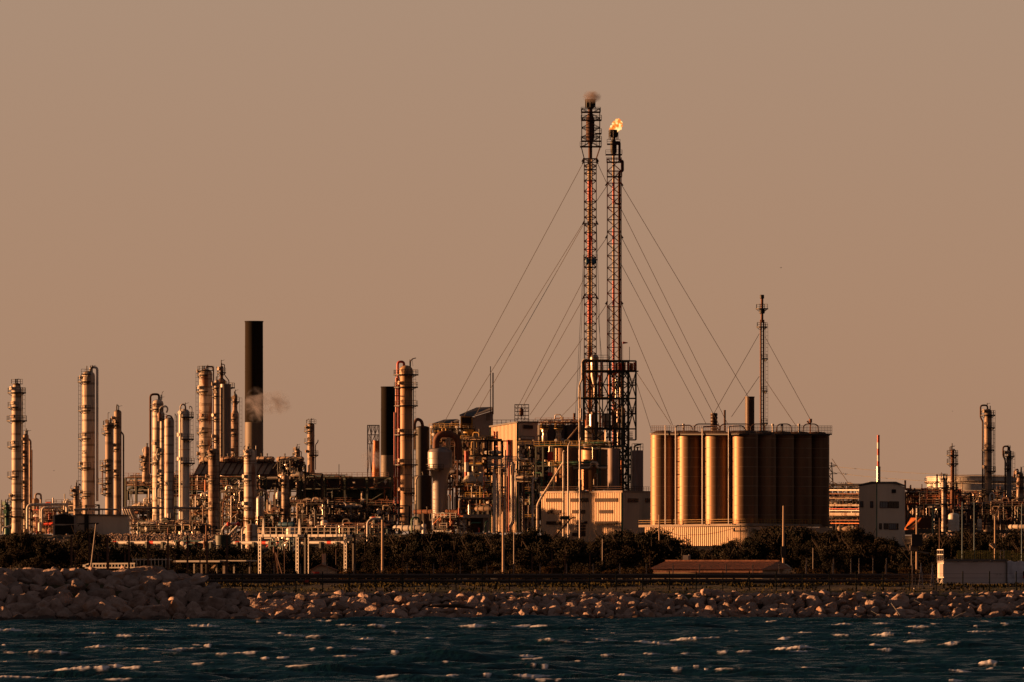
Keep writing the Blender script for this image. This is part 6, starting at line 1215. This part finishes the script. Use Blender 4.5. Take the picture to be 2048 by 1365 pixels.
# ================================================================== TREES
def crown_mesh(name, seed, m, n_blob=22, n_leaf=430, flat=1.0, leaf=.088):
    """foliage of unit radius, base at z 0, about 1.5 high: leaf cards in clumps with gaps between"""
    r_ = random.Random(seed); mb = MB(); bl = []
    for k in range(n_blob):
        a = r_.uniform(0,6.28); z = r_.uniform(.15,1.15)*flat; lim = .78*math.sqrt(max(.05,1-(max(0,z-.45)/.85)**2)); rr = lim*r_.uniform(.35,1); bl.append((rr*math.cos(a), rr*math.sin(a), z, r_.uniform(.20,.38)))
    bl += [(0,0,.45,.5)]
    for bx, by, bz, br in bl:
        for k in range(n_leaf):
            d = Vector((r_.gauss(0,1), r_.gauss(0,1), r_.gauss(0,1))).normalized()*br*r_.uniform(.5,1.08); d.z *= .8; c = Vector((bx,by,bz))+d
            u = Vector((r_.gauss(0,1), r_.gauss(0,1), r_.gauss(0,1))).normalized(); v = u.orthogonal().normalized(); v.rotate(Matrix.Rotation(r_.uniform(0,6.28),3,u)); l_ = leaf*r_.uniform(.25,.5); w_ = l_*r_.uniform(.5,.8)
            mb.add([tuple(c-u*l_), tuple(c+v*w_), tuple(c+u*l_), tuple(c-v*w_)], [(0,1,2,3)])
    return mb.mesh(name, m)
def trunk_mesh(seed):
    r_ = random.Random(seed); mb = MB(); mb.tube([(0,0,-.15),(.02,0,.25),(r_.uniform(-.05,.05),.02,.6)], [.045,.035,.02], 8)
    for k in range(6):
        a = r_.uniform(0,6.28); z = r_.uniform(.2,.55); mb.tube([(0.01,0,z),(.3*math.cos(a),.3*math.sin(a),z+.22),(.5*math.cos(a),.5*math.sin(a),z+.4)], [.018,.012,.006], 5)
    return mb.mesh('trunk', 'bark')
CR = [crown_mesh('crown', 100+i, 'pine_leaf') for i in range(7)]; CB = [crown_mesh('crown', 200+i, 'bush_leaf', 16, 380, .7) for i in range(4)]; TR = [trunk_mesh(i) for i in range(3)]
rt = random.Random(99)
def tree(px, ytop, D, wpx, lab, group, kind='tree', base=None):
    z0 = gz(D)-.1 if base is None else base; top = at(px, ytop, D).z; h = max(.8, top-z0); o = bpy.data.objects.new('tree' if kind == 'tree' else 'bush', None); COL.objects.link(o); o.location = ((px-1024)*S(D), D, z0); tag(o, lab, kind, group)
    r = wpx/2*S(D); hc = 1.42*(1 if kind == 'tree' else .72); sz = max(.75*r, min(1.2*r, h*.95/hc)); c = bpy.data.objects.new('crown', rt.choice(CR if kind == 'tree' else CB)); COL.objects.link(c); c.parent = o; c.rotation_euler = (0,0,rt.uniform(0,6.28)); c.scale = (r, r, sz); c.location = (0,0,h-hc*sz)
    if kind == 'tree': t = bpy.data.objects.new('trunk', rt.choice(TR)); COL.objects.link(t); t.parent = o; t.scale = (r*1.6, r*1.6, h*1.1)
TOP = [(-60,1070),(0,1070),(40,1064),(75,1074),(105,1076),(125,1092),(150,1074),(170,1066),(190,1068),(205,1083),(225,1094),(260,1096),(300,1092),(340,1098),(400,1100),(440,1094),(480,1097),(520,1100),(560,1104),(600,1100),(640,1096),(680,1098),(700,1082),(740,1074),(780,1070),(830,1066),(880,1068),(920,1070),(955,1066),(1000,1068),(1030,1066),(1070,1064),(1100,1072),(1130,1080),(1165,1084),(1190,1076),(1225,1064),(1255,1058),(1290,1062),(1330,1056),(1362,1062),(1380,1086),(1415,1082),(1440,1076),(1460,1066),(1490,1066),(1520,1056),(1560,1054),(1600,1058),(1640,1062),(1680,1058),(1720,1062),(1750,1074),(1780,1086),(1815,1092),(1840,1082),(1870,1072),(1900,1076),(1940,1068),(1975,1064),(2010,1070),(2050,1062),(2100,1066)]
def topy(x):
    for a, b in zip(TOP, TOP[1:]):
        if x <= b[0]: return a[1]+(b[1]-a[1])*(x-a[0])/(b[0]-a[0])
    return 1066
def zone(x):
    for lim, t in ((215,'at the far left'),(520,'below the banded pipeline'),(705,'behind the portal frames'),(1075,'below the reactor area'),(1290,'below the corrugated building'),(1500,'before the silo base wall'),(1720,'right of the tiled house'),(1880,'below the gable building'),(9999,'below the right-hand columns')):
        if x < lim: return t
x = -90
while x < 2150:
    wd = rt.uniform(56,112); z_ = zone(x)
    if 1372 < x < 1505: wd = rt.uniform(40,56)
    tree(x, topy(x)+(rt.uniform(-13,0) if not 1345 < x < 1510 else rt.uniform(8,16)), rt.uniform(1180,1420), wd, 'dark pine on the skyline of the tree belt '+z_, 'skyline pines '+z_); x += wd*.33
x = -80
while x < 2150:
    wd = rt.uniform(60,105); z_ = zone(x); tree(x, min(topy(x)+(rt.uniform(-3,14) if not 1350 < x < 1510 else rt.uniform(12,22)),1122), rt.uniform(1000,1160), wd, 'dark pine midway down the tree belt '+z_, 'middle pines '+z_); x += wd*.36
x = -80
while x < 2150:
    wd = rt.uniform(40,85); z_ = zone(x); y = min(topy(x)+rt.uniform(26,46), 1134)
    if not (595 < x < 665) and not (1285 < x < 1560):
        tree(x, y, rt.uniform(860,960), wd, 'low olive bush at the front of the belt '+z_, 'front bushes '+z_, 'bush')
    x += wd*.55
CS = [crown_mesh('crown', 300+i, 'scrub_leaf', 10, 320, .5) for i in range(3)]
SL = ['low russet scrub mound on the verge ', 'front scrub ']
CB_keep = CB
for x in [700+i*31 for i in range(20)]+[1575+i*33 for i in range(9)]:
    CB = CS; z_ = zone(x); tree(x+rt.uniform(-9,9), rt.uniform(1124,1138), rt.uniform(700,800), rt.uniform(40,75), SL[0]+z_, SL[1]+z_, 'bush')
CB = CB_keep
# ================================================================== ROADSIDE
# guardrail along the road
def guardrail(lab, y, py0, py1, x0, x1, post):
    th = Th('guardrail', lab, 'guardrail', (x0+x1)/2, 1176, y); q = MB()
    for a, b in ((py0, py0+7.5), (py0+11, py0+18.5)):
        za, zb = th.p(0,b)[2], th.p(0,a)[2]; h = zb-za; X0, X1 = th.p(x0,0)[0], th.p(x1,0)[0]; pr = [(0,0),(-.07,.12),(-.07,.3),(0,.42),(0,.58),(-.07,.7),(-.07,.88),(0,1)]
        q.add([(X,dy,za+t*h) for X in (X0,X1) for dy, t in pr], [(i,i+1,i+9,i+8) for i in range(7)]); q.add([(X,dy+.012,za+t*h) for X in (X0,X1) for dy, t in pr], [(i,i+8,i+9,i+1) for i in range(7)])
    th.part('beam', q, 'rail_metal'); n_ = 0; x = post
    q = MB(); zt = th.p(0,py0)[2]; q.box((0,.12,zt/2-.3),(.16,.1,zt+.55)); q.box((0,.04,zt-.12),(.3,.1,.26)); me = None
    while x < x1:
        if x > x0+4:
            if me is None: o = th.part('post', q, 'rail_metal'); me = o.data
            else: o = bpy.data.objects.new('post', me); COL.objects.link(o); o.parent = th.o
            o.location = (th.p(x,0)[0],0,0)
        x += 83.2
guardrail('brown double-beam guardrail along the near edge of the road', 574, 1149.5, 1168, -300, 1872, -279.5)
guardrail('second guardrail on the far edge of the road', 592, 1148, 1165, -300, 1880, -250)
th = Th('rail_reflector', 'red reflector plate on the guardrail left of the portal frames', 'reflector', 614, 1166, 573.8); q = MB(); q.box((0,-.1,.1),(.26,.04,.2)); th.part('plate', q, 'red_paint')
th = Th('rail_reflector', 'red reflector plate on the guardrail near the right end', 'reflector', 1680, 1171, 573.8); q = MB(); q.box((0,-.1,.1),(.26,.04,.2)); th.part('plate', q, 'red_paint')
def fence(name, lab, cat, xs_, ytop, ybot, D, m, w=.06, wires=4, wm='wire', wy=None, lean=0):
    th = Th(name, lab, cat, (xs_[0]+xs_[-1])/2, ybot, D); me = None; zt = th.p(0,ytop)[2]
    for x in xs_:
        if me is None: q = MB(); q.bar((0,0,-.6),(0,0,zt),w); q.bar((0,0,zt),(.0,-.12,zt+.12),w*.9); o = th.part('post', q, m); me = o.data
        else: o = bpy.data.objects.new('post', me); COL.objects.link(o); o.parent = th.o
        o.location = (th.p(x,0)[0],0,0)
    q = MB(); X0, X1 = th.p(xs_[0],0)[0], th.p(xs_[-1],0)[0]
    for k in range(wires): z = zt*(.12+.86*k/max(1,wires-1)); q.bar((X0,-.02,z),(X1,-.02,z),.012)
    if wires: th.part('wire', q, wm)
    return th
fence('wire_fence', 'long fence of thin dark green posts at the top of the riprap', 'fence', [480-53*15+53.35*k for k in range(0,47)], 1147, 1187, 560.5, 'post_green', .075, 5)
fence('wire_fence', 'fence of pale grey posts on the far side of the road', 'fence', [548+53.2*k for k in range(25)], 1132, 1153, 604, 'post_grey', .075, 3)
fence('wire_fence', 'row of tall rusty posts behind the crest of the left jetty', 'fence', [143,179,215,258,296,336,375,414,454], 1075, 1150, 640, 'post_rust', .14, 0)
fence('wire_fence', 'mesh fence panel between the rusty posts and the white rail', 'fence', [150,196,250,300,350,400], 1108, 1146, 720, 'post_rust', .10, 7)
fence('wire_fence', 'line of grey posts in the scrub below the reactor area', 'fence', [727,805,843,880,905,1064,1104,1130,1180,1300], 1110, 1150, 760, 'post_rust', .09, 4)
fence('wire_fence', 'scattered pale posts on the scrub left of the white container', 'fence', [1613,1667,1702,1718,1746,1773], 1120, 1152, 700, 'post_grey', .08, 1)
# white rails and shelters on the left
th = Th('white_railing', 'low white railing lit by the sun behind the jetty crest', 'railing', 222, 1137, 690); q = MB(); a, b = th.p(173,1128), th.p(275,1127.5); q.bar(a,b,.12); q.bar(th.p(165,1136),th.p(275,1135.5),.1)
for k in range(15): x = 175+k*7; q.bar(th.p(x,1137.5),th.p(x,1128),.07)
q.bar(th.p(162,1132),th.p(173,1128),.1); q.box(tuple(th.p(164,1132)),(.25,.2,.18)); th.part('rails', q, 'white_paint'); th.o.rotation_euler.z = R(-22)
th = Th('white_railing', 'picket railing of thin white posts right of the low white railing', 'railing', 310, 1137, 695); q = MB()
for k in range(11): x = 266+k*7.3; q.bar(th.p(x,1137),th.p(x,1116),.06)
q.bar(th.p(264,1119.5),th.p(344,1119.5),.09); q.bar(th.p(278,1134.5),th.p(300,1134.5),.08); th.part('rails', q, 'cream_steel')
def shelter():
    th = Th('bus_shelter', 'long low roadside shelter with a pale flat roof', 'shelter', 430, 1149, 760); q = MB(); q.box(tuple((th.p(352,1123)+th.p(451,1123))/2),(th.p(451,0)[0]-th.p(352,0)[0],2.4,.16)); q.box(tuple((th.p(448,1122)+th.p(506,1122))/2+Vector((0,.3,0))),(th.p(506,0)[0]-th.p(448,0)[0],2.6,.10)); th.part('roof', q, 'white_paint')
    for x, w in ((401.5,.16),(450,.22),(504.5,.12),(454,.10)): q = MB(); q.bar(th.p(x,1150),th.p(x,1124),w); th.part('post', q, 'post_grey')
    for x in (381,408,429,467): 
        q = MB()
        for k in range(10): q.box(tuple(th.p(x,1129+k*1.9,.5)),(.14,.1,.055))
        th.part('louvre_strip', q, 'white_paint')
    q = MB(); q.prism([th.p(417,1137,.4),th.p(423,1137,.4),th.p(429,1130,.4),th.p(425,1130,.4)], (0,.1,0)); th.part('panel', q, 'tan_steel'); th.o.rotation_euler.z = R(-20)
shelter()
th = Th('oval_sign', 'pale oval sign board on a post left of the left portal frame', 'sign', 510.5, 1150, 755); q = MB(); c = th.p(510.5,1140.5); r0 = 3.4*th.s; q.lathe([(.01,-.03),(r0,-.03),(r0,.03),(.01,.03)], (0,0,0), 24, 'y'); q.v = [(x+c[0],y,z*2.0+c[2]) for x, y, z in q.v]; th.part('board', q, 'yellow_paint'); q = MB(); q.bar((0,.08,-.2),(0,.08,c[2]),.07); th.part('post', q, 'post_grey')
th = Th('leaning_pole', 'thin pale pole leaning right behind the jetty', 'pole', 184, 1140, 680); q = MB(); q.tube([th.p(181.5,1140),th.p(192,1048)],[.065,.045],8); th.part('shaft', q, 'post_grey')
th = Th('twin_lamp', 'small twin-headed bright lamp fitting on a rusty post left of the banded pipeline', 'lamp', 217.5, 1140, 660); q = MB(); q.bar((0,0,-.3),(0,0,th.p(0,1096)[2]),.07); th.part('post', q, 'post_rust')
for x, y in ((216.5,1095),(220,1096.5)): q = MB(); q.lathe([(.02,-.05),(.055,-.02),(.055,.03),(.02,.06)], tuple(th.p(x,y)), 10); th.part('lamp_head', q, 'white_paint')
# portal frames
def portal(x0, x1, lab, D, arms):
    th = Th('portal_frame', lab, 'portal frame', (x0+x1)/2, 1149, D); ft = MB(); w_ = 4.4*th.s
    for k, x in enumerate((x0, x1)):
        q = MB()
        for d in (0,):
            for e in (-w_/2, w_/2): q.bar(th.p(x,1151,d)+Vector((e,0,0)), th.p(x,1072,d)+Vector((e,0,0)), .075)
            y = 1149
            while y > 1073: q.box(tuple(th.p(x,y,d)),(w_,.05,.10)); y -= 7.2
        th.part('ladder_post', q, 'white_paint')
    q = MB(); a, b = th.p(x0-2.2,1071.6,-.1), th.p(x1+2.2,1071.6,-.1); q.box(((a.x+b.x)/2,.5,a.z),(b.x-a.x,1.3,.24)); k = a.x+.5
    th.part('crossbeam', q, 'white_paint'); q = MB()
    while k < b.x: q.box((k,-.16,a.z),(.06,.03,.26)); k += .75
    th.part('beam_joint', q, 'grey_paint'); q = MB(); q.rail([th.p(x0-3,1070.5),th.p(x1+8,1070.5)],1.0*(15*th.s),.05,.62); q.rail([th.p(x0-3,1070.5,1.1),th.p(x1+8,1070.5,1.1)],1.0*(15*th.s),.05,.62); th.part('railing', q, 'post_grey')
    for x in arms: q = MB(); q.bar(th.p(x-2,1070),th.p(x,1038),.11); q.bar(th.p(x+1.5,1070),th.p(x,1038),.11); th.part('arm', q, 'white_paint')
    q = MB(); q.bar(th.p(x1+11,1151,.5),th.p(x1+11,1066,.5),.16); q.bar(th.p(x1+14,1151,.5),th.p(x1+14,1068,.5),.12)
    y = 1146
    while y > 1070: q.bar(th.p(x1+11,y,.5),th.p(x1+14,y-4,.5),.07); y -= 6
    th.part('back_mast', q, 'dark_steel'); th.o.rotation_euler.z = R(-32); th.o.scale = (1.17,1,1)
portal(518.5, 595.5, 'left white portal frame with ladder-like posts and a railed crossbeam', 850, (526, 600))
portal(614, 691.5, 'right white portal frame with ladder-like posts and a railed crossbeam', 852, ())
def small_house():
    th = Th('small_house', 'tiny gabled house with a chimney seen through the right portal frame', 'house', 645, 1156, 900); q = MB(); q.prism([th.p(621,1158),th.p(672,1158),th.p(672,1141),th.p(642,1130),th.p(621,1140)], (0,5,0)); th.part('wall', q, 'plaster'); q = MB(); q.prism([th.p(619,1141.5,-.3),th.p(642,1129.5,-.3),th.p(642,1128,-.3),th.p(619,1139.8,-.3)], (0,5.6,0)); q.prism([th.p(642.1,1129.5,-.3),th.p(675,1142,-.3),th.p(675,1140.5,-.3),th.p(642.1,1128,-.3)], (0,5.6,0)); rf = th.part('roof', q, 'roof_tile')
    q = MB(); q.box(tuple(th.p(648,1122,2)),(.42,.42,1.5)); th.part('chimney', q, 'plaster', parent=rf); q = MB(); q.box(tuple(th.p(634,1146,-.1)),(.5,.08,.25)); th.part('sign_board', q, 'signal_red')
small_house()
def tile_house():
    th = Th('tile_roof_building', 'long low building with a ribbed terracotta tile roof beside the road', 'building', 1420, 1158, 815); P_ = th.p
    q = MB(); q.prism([P_(1301,1158),P_(1527,1158),P_(1527,1140),P_(1301,1140)], (0,8,0)); q.prism([P_(1527.2,1158,.1),P_(1548,1158,4),P_(1548,1136,4),P_(1538,1128,4),P_(1527.2,1140,.1)], (0,4,0)); th.part('wall', q, 'plaster')
    a, b, c, d = P_(1296,1141,-.7), P_(1531,1141.5,-.7), P_(1542,1125.5,4), P_(1308,1125.2,4); q = MB(); n_ = 110; vs = []
    for i in range(n_*4+1):
        t = i/(n_*4); u_ = a+(b-a)*t; v_ = d+(c-d)*t; o_ = Vector((0,-.03,.12)) if (i % 4) in (1,2) else Vector((0,0,0)); vs += [tuple(u_+o_), tuple(v_+o_)]
    q.add(vs, [(2*i,2*i+2,2*i+3,2*i+1) for i in range(n_*4)]); q.prism([a-Vector((0,0,.02)),b-Vector((0,0,.02)),b-Vector((0,0,.2)),a-Vector((0,0,.2))], (0,.3,0)); rf = th.part('roof', q, 'roof_tile')
    q = MB(); q.bar(d+Vector((0,0,.1)),c+Vector((0,0,.1)),.28); th.part('ridge', q, 'roof_tile', parent=rf)
    q = MB(); q.prism([P_(1531,1141.3,-.6),P_(1558,1138,5),P_(1542,1125.5,4)], (0,.1,.12)); th.part('gable_roof', q, 'roof_tile')
    for x, y in ((1324,1124),(1341,1113),(1352,1110)): q = MB(); q.tube([P_(x,1128,5),P_(x,y,5)],.1,6); th.part('vent', q, 'dull_silver')
    q = MB(); q.box(tuple(P_(1345,1118,5)),(.55,.5,.7)); q.box(tuple(P_(1362,1124,5)),(2.6,.5,.12)); q.box(tuple(P_(1330,1124,5)),(1.8,.4,.14)); th.part('roof_box', q, 'grey_paint'); th.o.rotation_euler.z = R(-14)
tile_house()
# poles
def pole(lab, x, t, b, D, w, m='pole_wood', parts=(), name='utility_pole', cat='utility pole', taper=.8):
    th = Th(name, lab, cat, x, b, D); zt = th.p(x,t)[2]; q = MB(); q.tube([(0,0,-1),(0,0,zt)], [w/2*th.s, w/2*th.s*taper], 10); th.part('shaft', q, m)
    for f in parts: f(th, zt)
    return th
def xarm(th, zt): q = MB(); q.bar((-.9,0,zt-.8),(.9,0,zt-.8),.14); q.lathe([(.05,0),(.12,.1),(.05,.3)], (-.8,0,zt-.75), 8); q.lathe([(.05,0),(.12,.1),(.05,.3)], (.8,0,zt-.75), 8); th.part('crossarm', q, 'dark_steel')
def trafo(th, zt): q = MB(); q.box((0,-.5,zt*.55),(1.1,.8,1.2)); th.part('transformer', q, 'dark_steel'); q = MB(); q.bar((-1.3,0,zt*.55-.9),(1.2,0,zt*.55-1.3),.14); q.box((-.3,-.3,zt*.42),(.8,.4,.5)); th.part('bracket', q, 'post_grey')
def bands(th, zt): q = MB(); q.box((0,-.15,zt*.36),(.5,.35,.9)); q.box((0,-.2,zt*.28),(.42,.3,.35)); th.part('junction_box', q, 'dark_steel')
pole('concrete pole standing before the trees left of the reactor area', 765, 1040, 1152, 880, 5.6, 'pole_wood')
pole('thick wooden pole in front of the vertical pipe bundle', 1006.5, 1024, 1152, 860, 5.4, 'pole_wood')
pole('slim silver pole right of the thick wooden pole', 1028, 1060, 1156, 800, 2.8, 'post_grey')
pole('thin short pale pole below the packing building', 1205, 1078, 1142, 900, 2.2, 'post_grey')
pole('plain pole rising from behind the left end of the tile roof', 1318.5, 1030, 1140, 1080, 3.2, 'pole_wood')
pole('short reddish pole above the tile roof', 1373, 1066, 1140, 1085, 2.4, 'rust')
pole('dark thin pole above the right part of the tile roof', 1481, 1050, 1140, 1090, 2.2, 'dark_rust', (xarm,))
pole('tall tapered pole with a junction box right of the tile-roofed house', 1567, 1012, 1152, 870, 6.0, 'pole_wood', (bands,), taper=.55)
pole('pole carrying a dark transformer below the orange conveyor roof', 1833.5, 1031, 1142, 860, 4.6, 'pole_wood', (trafo,))
pole('thin grey post left of the transformer pole', 1823, 1076, 1112, 900, 1.8, 'post_grey')
pole('thin brown pole rising above the container ladder cage', 1879, 1036, 1112, 720, 2.2, 'post_rust')
pole('short rusty post among the pines right of the silver pole', 1626, 1096, 1142, 900, 1.6, 'post_grey')
for k, x in enumerate((1924.5, 1948.5, 2043.5)): pole(['left one of two close blue poles behind the lime fence','right one of two close blue poles behind the lime fence','blue pole at the right border'][k], x, 1004 if k < 2 else 1008, 1112, 700, 2.6, 'blue_paint', taper=.6)
def lamp_arm(th, zt): q = MB(); q.bar((0,0,zt),(.55,0,zt+1.1),.10); q.bar((.55,0,zt+1.1),(.0,0,zt+1.25),.10); th.part('arm', q, 'pole_wood'); q = MB(); q.tube([(-.45,0,.45),(-.1,0,.12)],.13,8); th.part('base_stub', q, 'pole_wood')
pole('orange-lit pole with an angled arm behind the lime fence', 1990, 1032, 1098, 780, 3.6, 'pole_wood', (lamp_arm,))
for k, (x, t, b, D) in enumerate(((569,1092,1150,900),(611,1088,1150,900),(556,1098,1150,870),(672,1098,1150,900),(680,1060,1100,1500))):
    pole(['thin dark post seen inside the left portal frame','thin dark post at the right portal frame left leg','leaning post pair inside the left portal frame','grey post inside the right portal frame','thin pale post above the right portal frame'][k], x, t, b, D, 1.5, 'post_rust', name='thin_post', cat='post')
th = Th('tripod', 'dark slender tripod inside the left portal frame', 'tripod', 550, 1150, 840); q = MB(); t_ = th.p(549,1097)
for x, d in ((540,0),(557,.8),(565,-.6),(551,1.5)): q.bar(th.p(x,1151,d),t_,.09)
q.lathe([(.1,-.5),(.16,-.2),(.12,.2)], tuple(t_), 10); th.part('legs', q, 'dark_rust')
for k, (a, b) in enumerate((((1318,1052),(1373,1072)),((1376,1070),(1481,1052)),((1481,1052),(1567,1060)))):
    wire(['sagging cable between the two poles left of the tile roof','sagging cable above the tile roof','cable from the thin dark pole to the tall tapered pole'][k], [a, b], 1085, .05, 'cable', None, .35, 'cable')
# container area
def container():
    th = Th('container', 'long white site container with ribbed front and a sunlit end frame', 'container', 1950, 1181, 572); P_ = th.p; q = MB()
    q.prism([P_(1888,1178.5,-.5),P_(2013,1179,.15),P_(2013,1121,.15),P_(1888,1121,-.5)], (0,2.4,0)); th.part('body', q, 'container_paint'); q = MB(); n_ = 22; a, b = P_(1888,1178.5,-.5), P_(2013,1179,.15)
    for k in range(1, 20): z = a.z+(P_(0,1123)[2]-a.z)*k/20; q.bar((a.x+.1,a.y-.005,z),(b.x-.1,b.y-.005,z),.022)
    th.part('panel_rib', q, 'container_paint'); q = MB(); q.bar(P_(1887,1120.8,-.55),P_(2014,1120.8,.1),.13)
    for x in (1916,1948,1953,1983): q.box(tuple(P_(x,1122.5,-.6)),(.16,.2,.12))
    q.bar(P_(2013,1180,.05),P_(2013,1121,.05),.10); th.part('frame', q, 'grey_metal'); q = MB()
    for x in (1994,2001): q.box(tuple(P_(x,1149,-.03)),(.13,.04,.02))
    th.part('handle', q, 'black_steel')
    q = MB(); q.prism([P_(1875,1157,1.3),P_(1887.5,1157,-.55),P_(1887.5,1123,-.55),P_(1875,1123,1.3)], (.05,.1,0)); e_ = th.part('end_panel', q, 'white_paint'); q = MB(); q.prism([P_(1880,1154,.45),P_(1887,1154,-.5),P_(1887,1128,-.5),P_(1880,1128,.45)], (-.03,-.06,0)); th.part('end_grille', q, 'dull_silver', parent=e_)
    q = MB()
    for x, d in ((1876,1.2),(1885,-.3),(1887,-.5)): q.bar(P_(x,1179,d),P_(x,1156,d),.12)
    q.bar(P_(1875,1166,1.2),P_(1881,1174,.4),.14); q.bar(P_(1884,1160,-.2),P_(1878,1176,.8),.08); th.part('leg_frame', q, 'white_paint'); q = MB()
    for x, d in ((1875,1.2),(1880,.5),(1884,-.1),(1887,-.5)): q.bar(P_(x,1124,d),P_(x,1099,d),.055)
    for y in (1100,1109.5): q.bar(P_(1875,y,1.2),P_(1887,y,-.5),.055)
    for k in range(7): q.bar(P_(1875+k*2,1127,1.2-k*.28),P_(1875+k*2,1120,1.2-k*.28),.04)
    th.part('cage', q, 'white_paint')
    th = Th('tarp_load', 'white tarpaulin-covered block at the right border beside the container', 'covered load', 2035, 1178, 573); P_ = th.p; q = MB(); rs = random.Random(4); N_ = 24; g = []
    x0, x1, y0, y1 = 2015, 2100, 1178, 1123
    for j in range(14):
        for i in range(N_+1): x = x0+(x1-x0)*i/N_; y = y0+(y1-y0)*j/13; p_ = P_(x,y); g.append((p_[0], -.08*rs.random()-.05*math.sin(i*1.3+j*.4), p_[2]+(.06*math.sin(i*1.1) if j in (0,13) else 0)))
    q.add(g, [(j*(N_+1)+i, j*(N_+1)+i+1, (j+1)*(N_+1)+i+1, (j+1)*(N_+1)+i) for j in range(13) for i in range(N_)], True); q.prism([P_(x0,y0,.05),P_(x1,y0,.05),P_(x1,y1+1,.05),P_(x0,y1+1,.05)], (0,2.2,0)); th.part('tarpaulin', q, 'tarp')
    q = MB(); q.prism([P_(2046,1157,-.16),P_(2058,1157,-.16),P_(2058,1143,-.16),P_(2046,1143,-.16)], (0,.03,0)); th.part('dark_patch', q, 'black_steel'); q = MB(); q.prism([P_(2046.2,1157,-.19),P_(2058,1157,-.19),P_(2058,1152,-.19),P_(2046.2,1152,-.19)], (0,.02,0)); th.part('red_stripe', q, 'signal_red')
container()
th = Th('slatted_fence', 'lime-green slatted fence behind the white container', 'fence', 1980, 1122, 600); rs = random.Random(6); x = 1914
q = MB()
while x < 2075:
    w_ = rs.choice([2.2,2.8,3.6,5.0]); top = 1101 if x < 2028 else 1106; a = th.p(x,1123); q.prism([th.p(x,1123),th.p(x+w_-.9,1123),th.p(x+w_-.9,top),th.p(x,top)], (0,.04,0)); x += w_+rs.uniform(.2,1.2)
th.part('slats', q, 'lime_slat'); q = MB()
for y in (1110,1117): q.bar(th.p(1914,y,.08),th.p(2075,y,.08),.06)
th.part('rail', q, 'post_green')
th = Th('scaffold_gate', 'small white tube frame standing on the lime fence', 'frame', 2005, 1122, 598); q = MB()
for x in (2001,2008): q.bar(th.p(x,1122),th.p(x,1101),.06)
for y in (1101,1112): q.bar(th.p(2000,y),th.p(2010,y),.05)
th.part('tubes', q, 'post_grey')
def trestle(lab, x, D, h=1131, wd=10):
    th = Th('lattice_stand', lab, 'lattice stand', x, 1190, D); q = MB(); t_ = th.p(x,h)
    for dx, d in ((-wd/2,-.3),(wd/2,-.3),(wd/2,.4),(-wd/2,.4)): q.bar(th.p(x+dx,1192,d),t_,.055)
    for k in range(1, 7):
        f = k/7; 
        for s1, s2 in ((-.5,.5),(.5,-.5)): q.bar(th.p(x+s1*wd*f,h+(1192-h)*f,-.3*f),th.p(x+s2*wd*min(1,f+.14),h+(1192-h)*min(1,f+.14),-.3*f),.035)
    q.bar(t_,t_+Vector((0,0,.14)),.05); th.part('lattice', q, 'dull_silver')
trestle('taller lattice stand left of the container, wider feet', 1842, 564, 1130, 13); trestle('slimmer lattice stand nearer to the container', 1865, 565, 1132, 9)
th = Th('scaffold_gate', 'small rusty ladder frame left of the two lattice stands', 'frame', 1828, 1192, 563); q = MB()
for x, t in ((1825,1130),(1831,1156)): q.bar(th.p(x,1194),th.p(x,t),.05)
for y in (1156,1162,1168,1176): q.bar(th.p(1825,y),th.p(1831,y),.04)
th.part('tubes', q, 'post_grey'); q = MB(); q.tube([th.p(1826.5,1185,-.1),th.p(1829,1177,-.1)],.06,8); th.part('white_roll', q, 'white_paint')
for k, (x, m) in enumerate(((1849,'lime_slat'),(1854,'cream_steel'))): 
    th = Th('jerrycan', ['lime small canister between the lattice stands','cream small canister between the lattice stands'][k], 'canister', x, 1175, 567); q = MB(); q.box((0,0,.12),(.09,.08,.24)); q.box((0,0,.26),(.04,.04,.05)); th.part('body', q, m)
th = Th('driftwood', 'long grey driftwood log lying on the riprap', 'log', 905, 1219, 551.0); q = MB(); q.tube([th.p(855,1213),th.p(885,1212),th.p(918,1212.5),th.p(948,1217)],[.05,.12,.13,.05],10); th.part('log', q, 'bark')
for k, (a, b) in enumerate((((1782,1206),(1800,1231)),((1905,1236),(1932,1224)),((1828,1200),(1840,1206)),((1742,1222),(1760,1232)))):
    th = Th('stick', ['bleached stick left of the lattice stands on the riprap','bleached stick below the container on the riprap','short stick at the foot of the lattice stand','thin stick low on the riprap right of centre'][k], 'stick', a[0], max(a[1],b[1]), 549.4); q = MB(); q.tube([th.p(*a),th.p(*b)],[.025,.015],6); th.part('wood', q, 'white_paint')
for k, (x, y, w, D) in enumerate(((1562,536,4,1500),(1905,823,2,1500),(108,942,3,1500))):
    th = Th('gull', ['gull gliding in the open sky right of the flares','distant gull above the storage tank','distant gull left of the tall pale column'][k], 'bird', x, y, D); s = th.s*w; q = MB()
    q.lathe([(.01,-.5*s),(.10*s,-.2*s),(.09*s,.2*s),(.02,.5*s)], (0,0,0), 8, 'x'); q.poly([(-.2*s,0,0),(.2*s,0,0),(.1*s,-1.2*s,.28*s),(-.05*s,-1.2*s,.28*s)]); q.poly([(-.2*s,0,0),(.2*s,0,0),(.1*s,1.2*s,.28*s),(-.05*s,1.2*s,.28*s)]); q.poly([(-.5*s,-.12*s,0),(-.5*s,.12*s,0),(-.3*s,0,0)]); th.part('body', q, 'dark_steel')
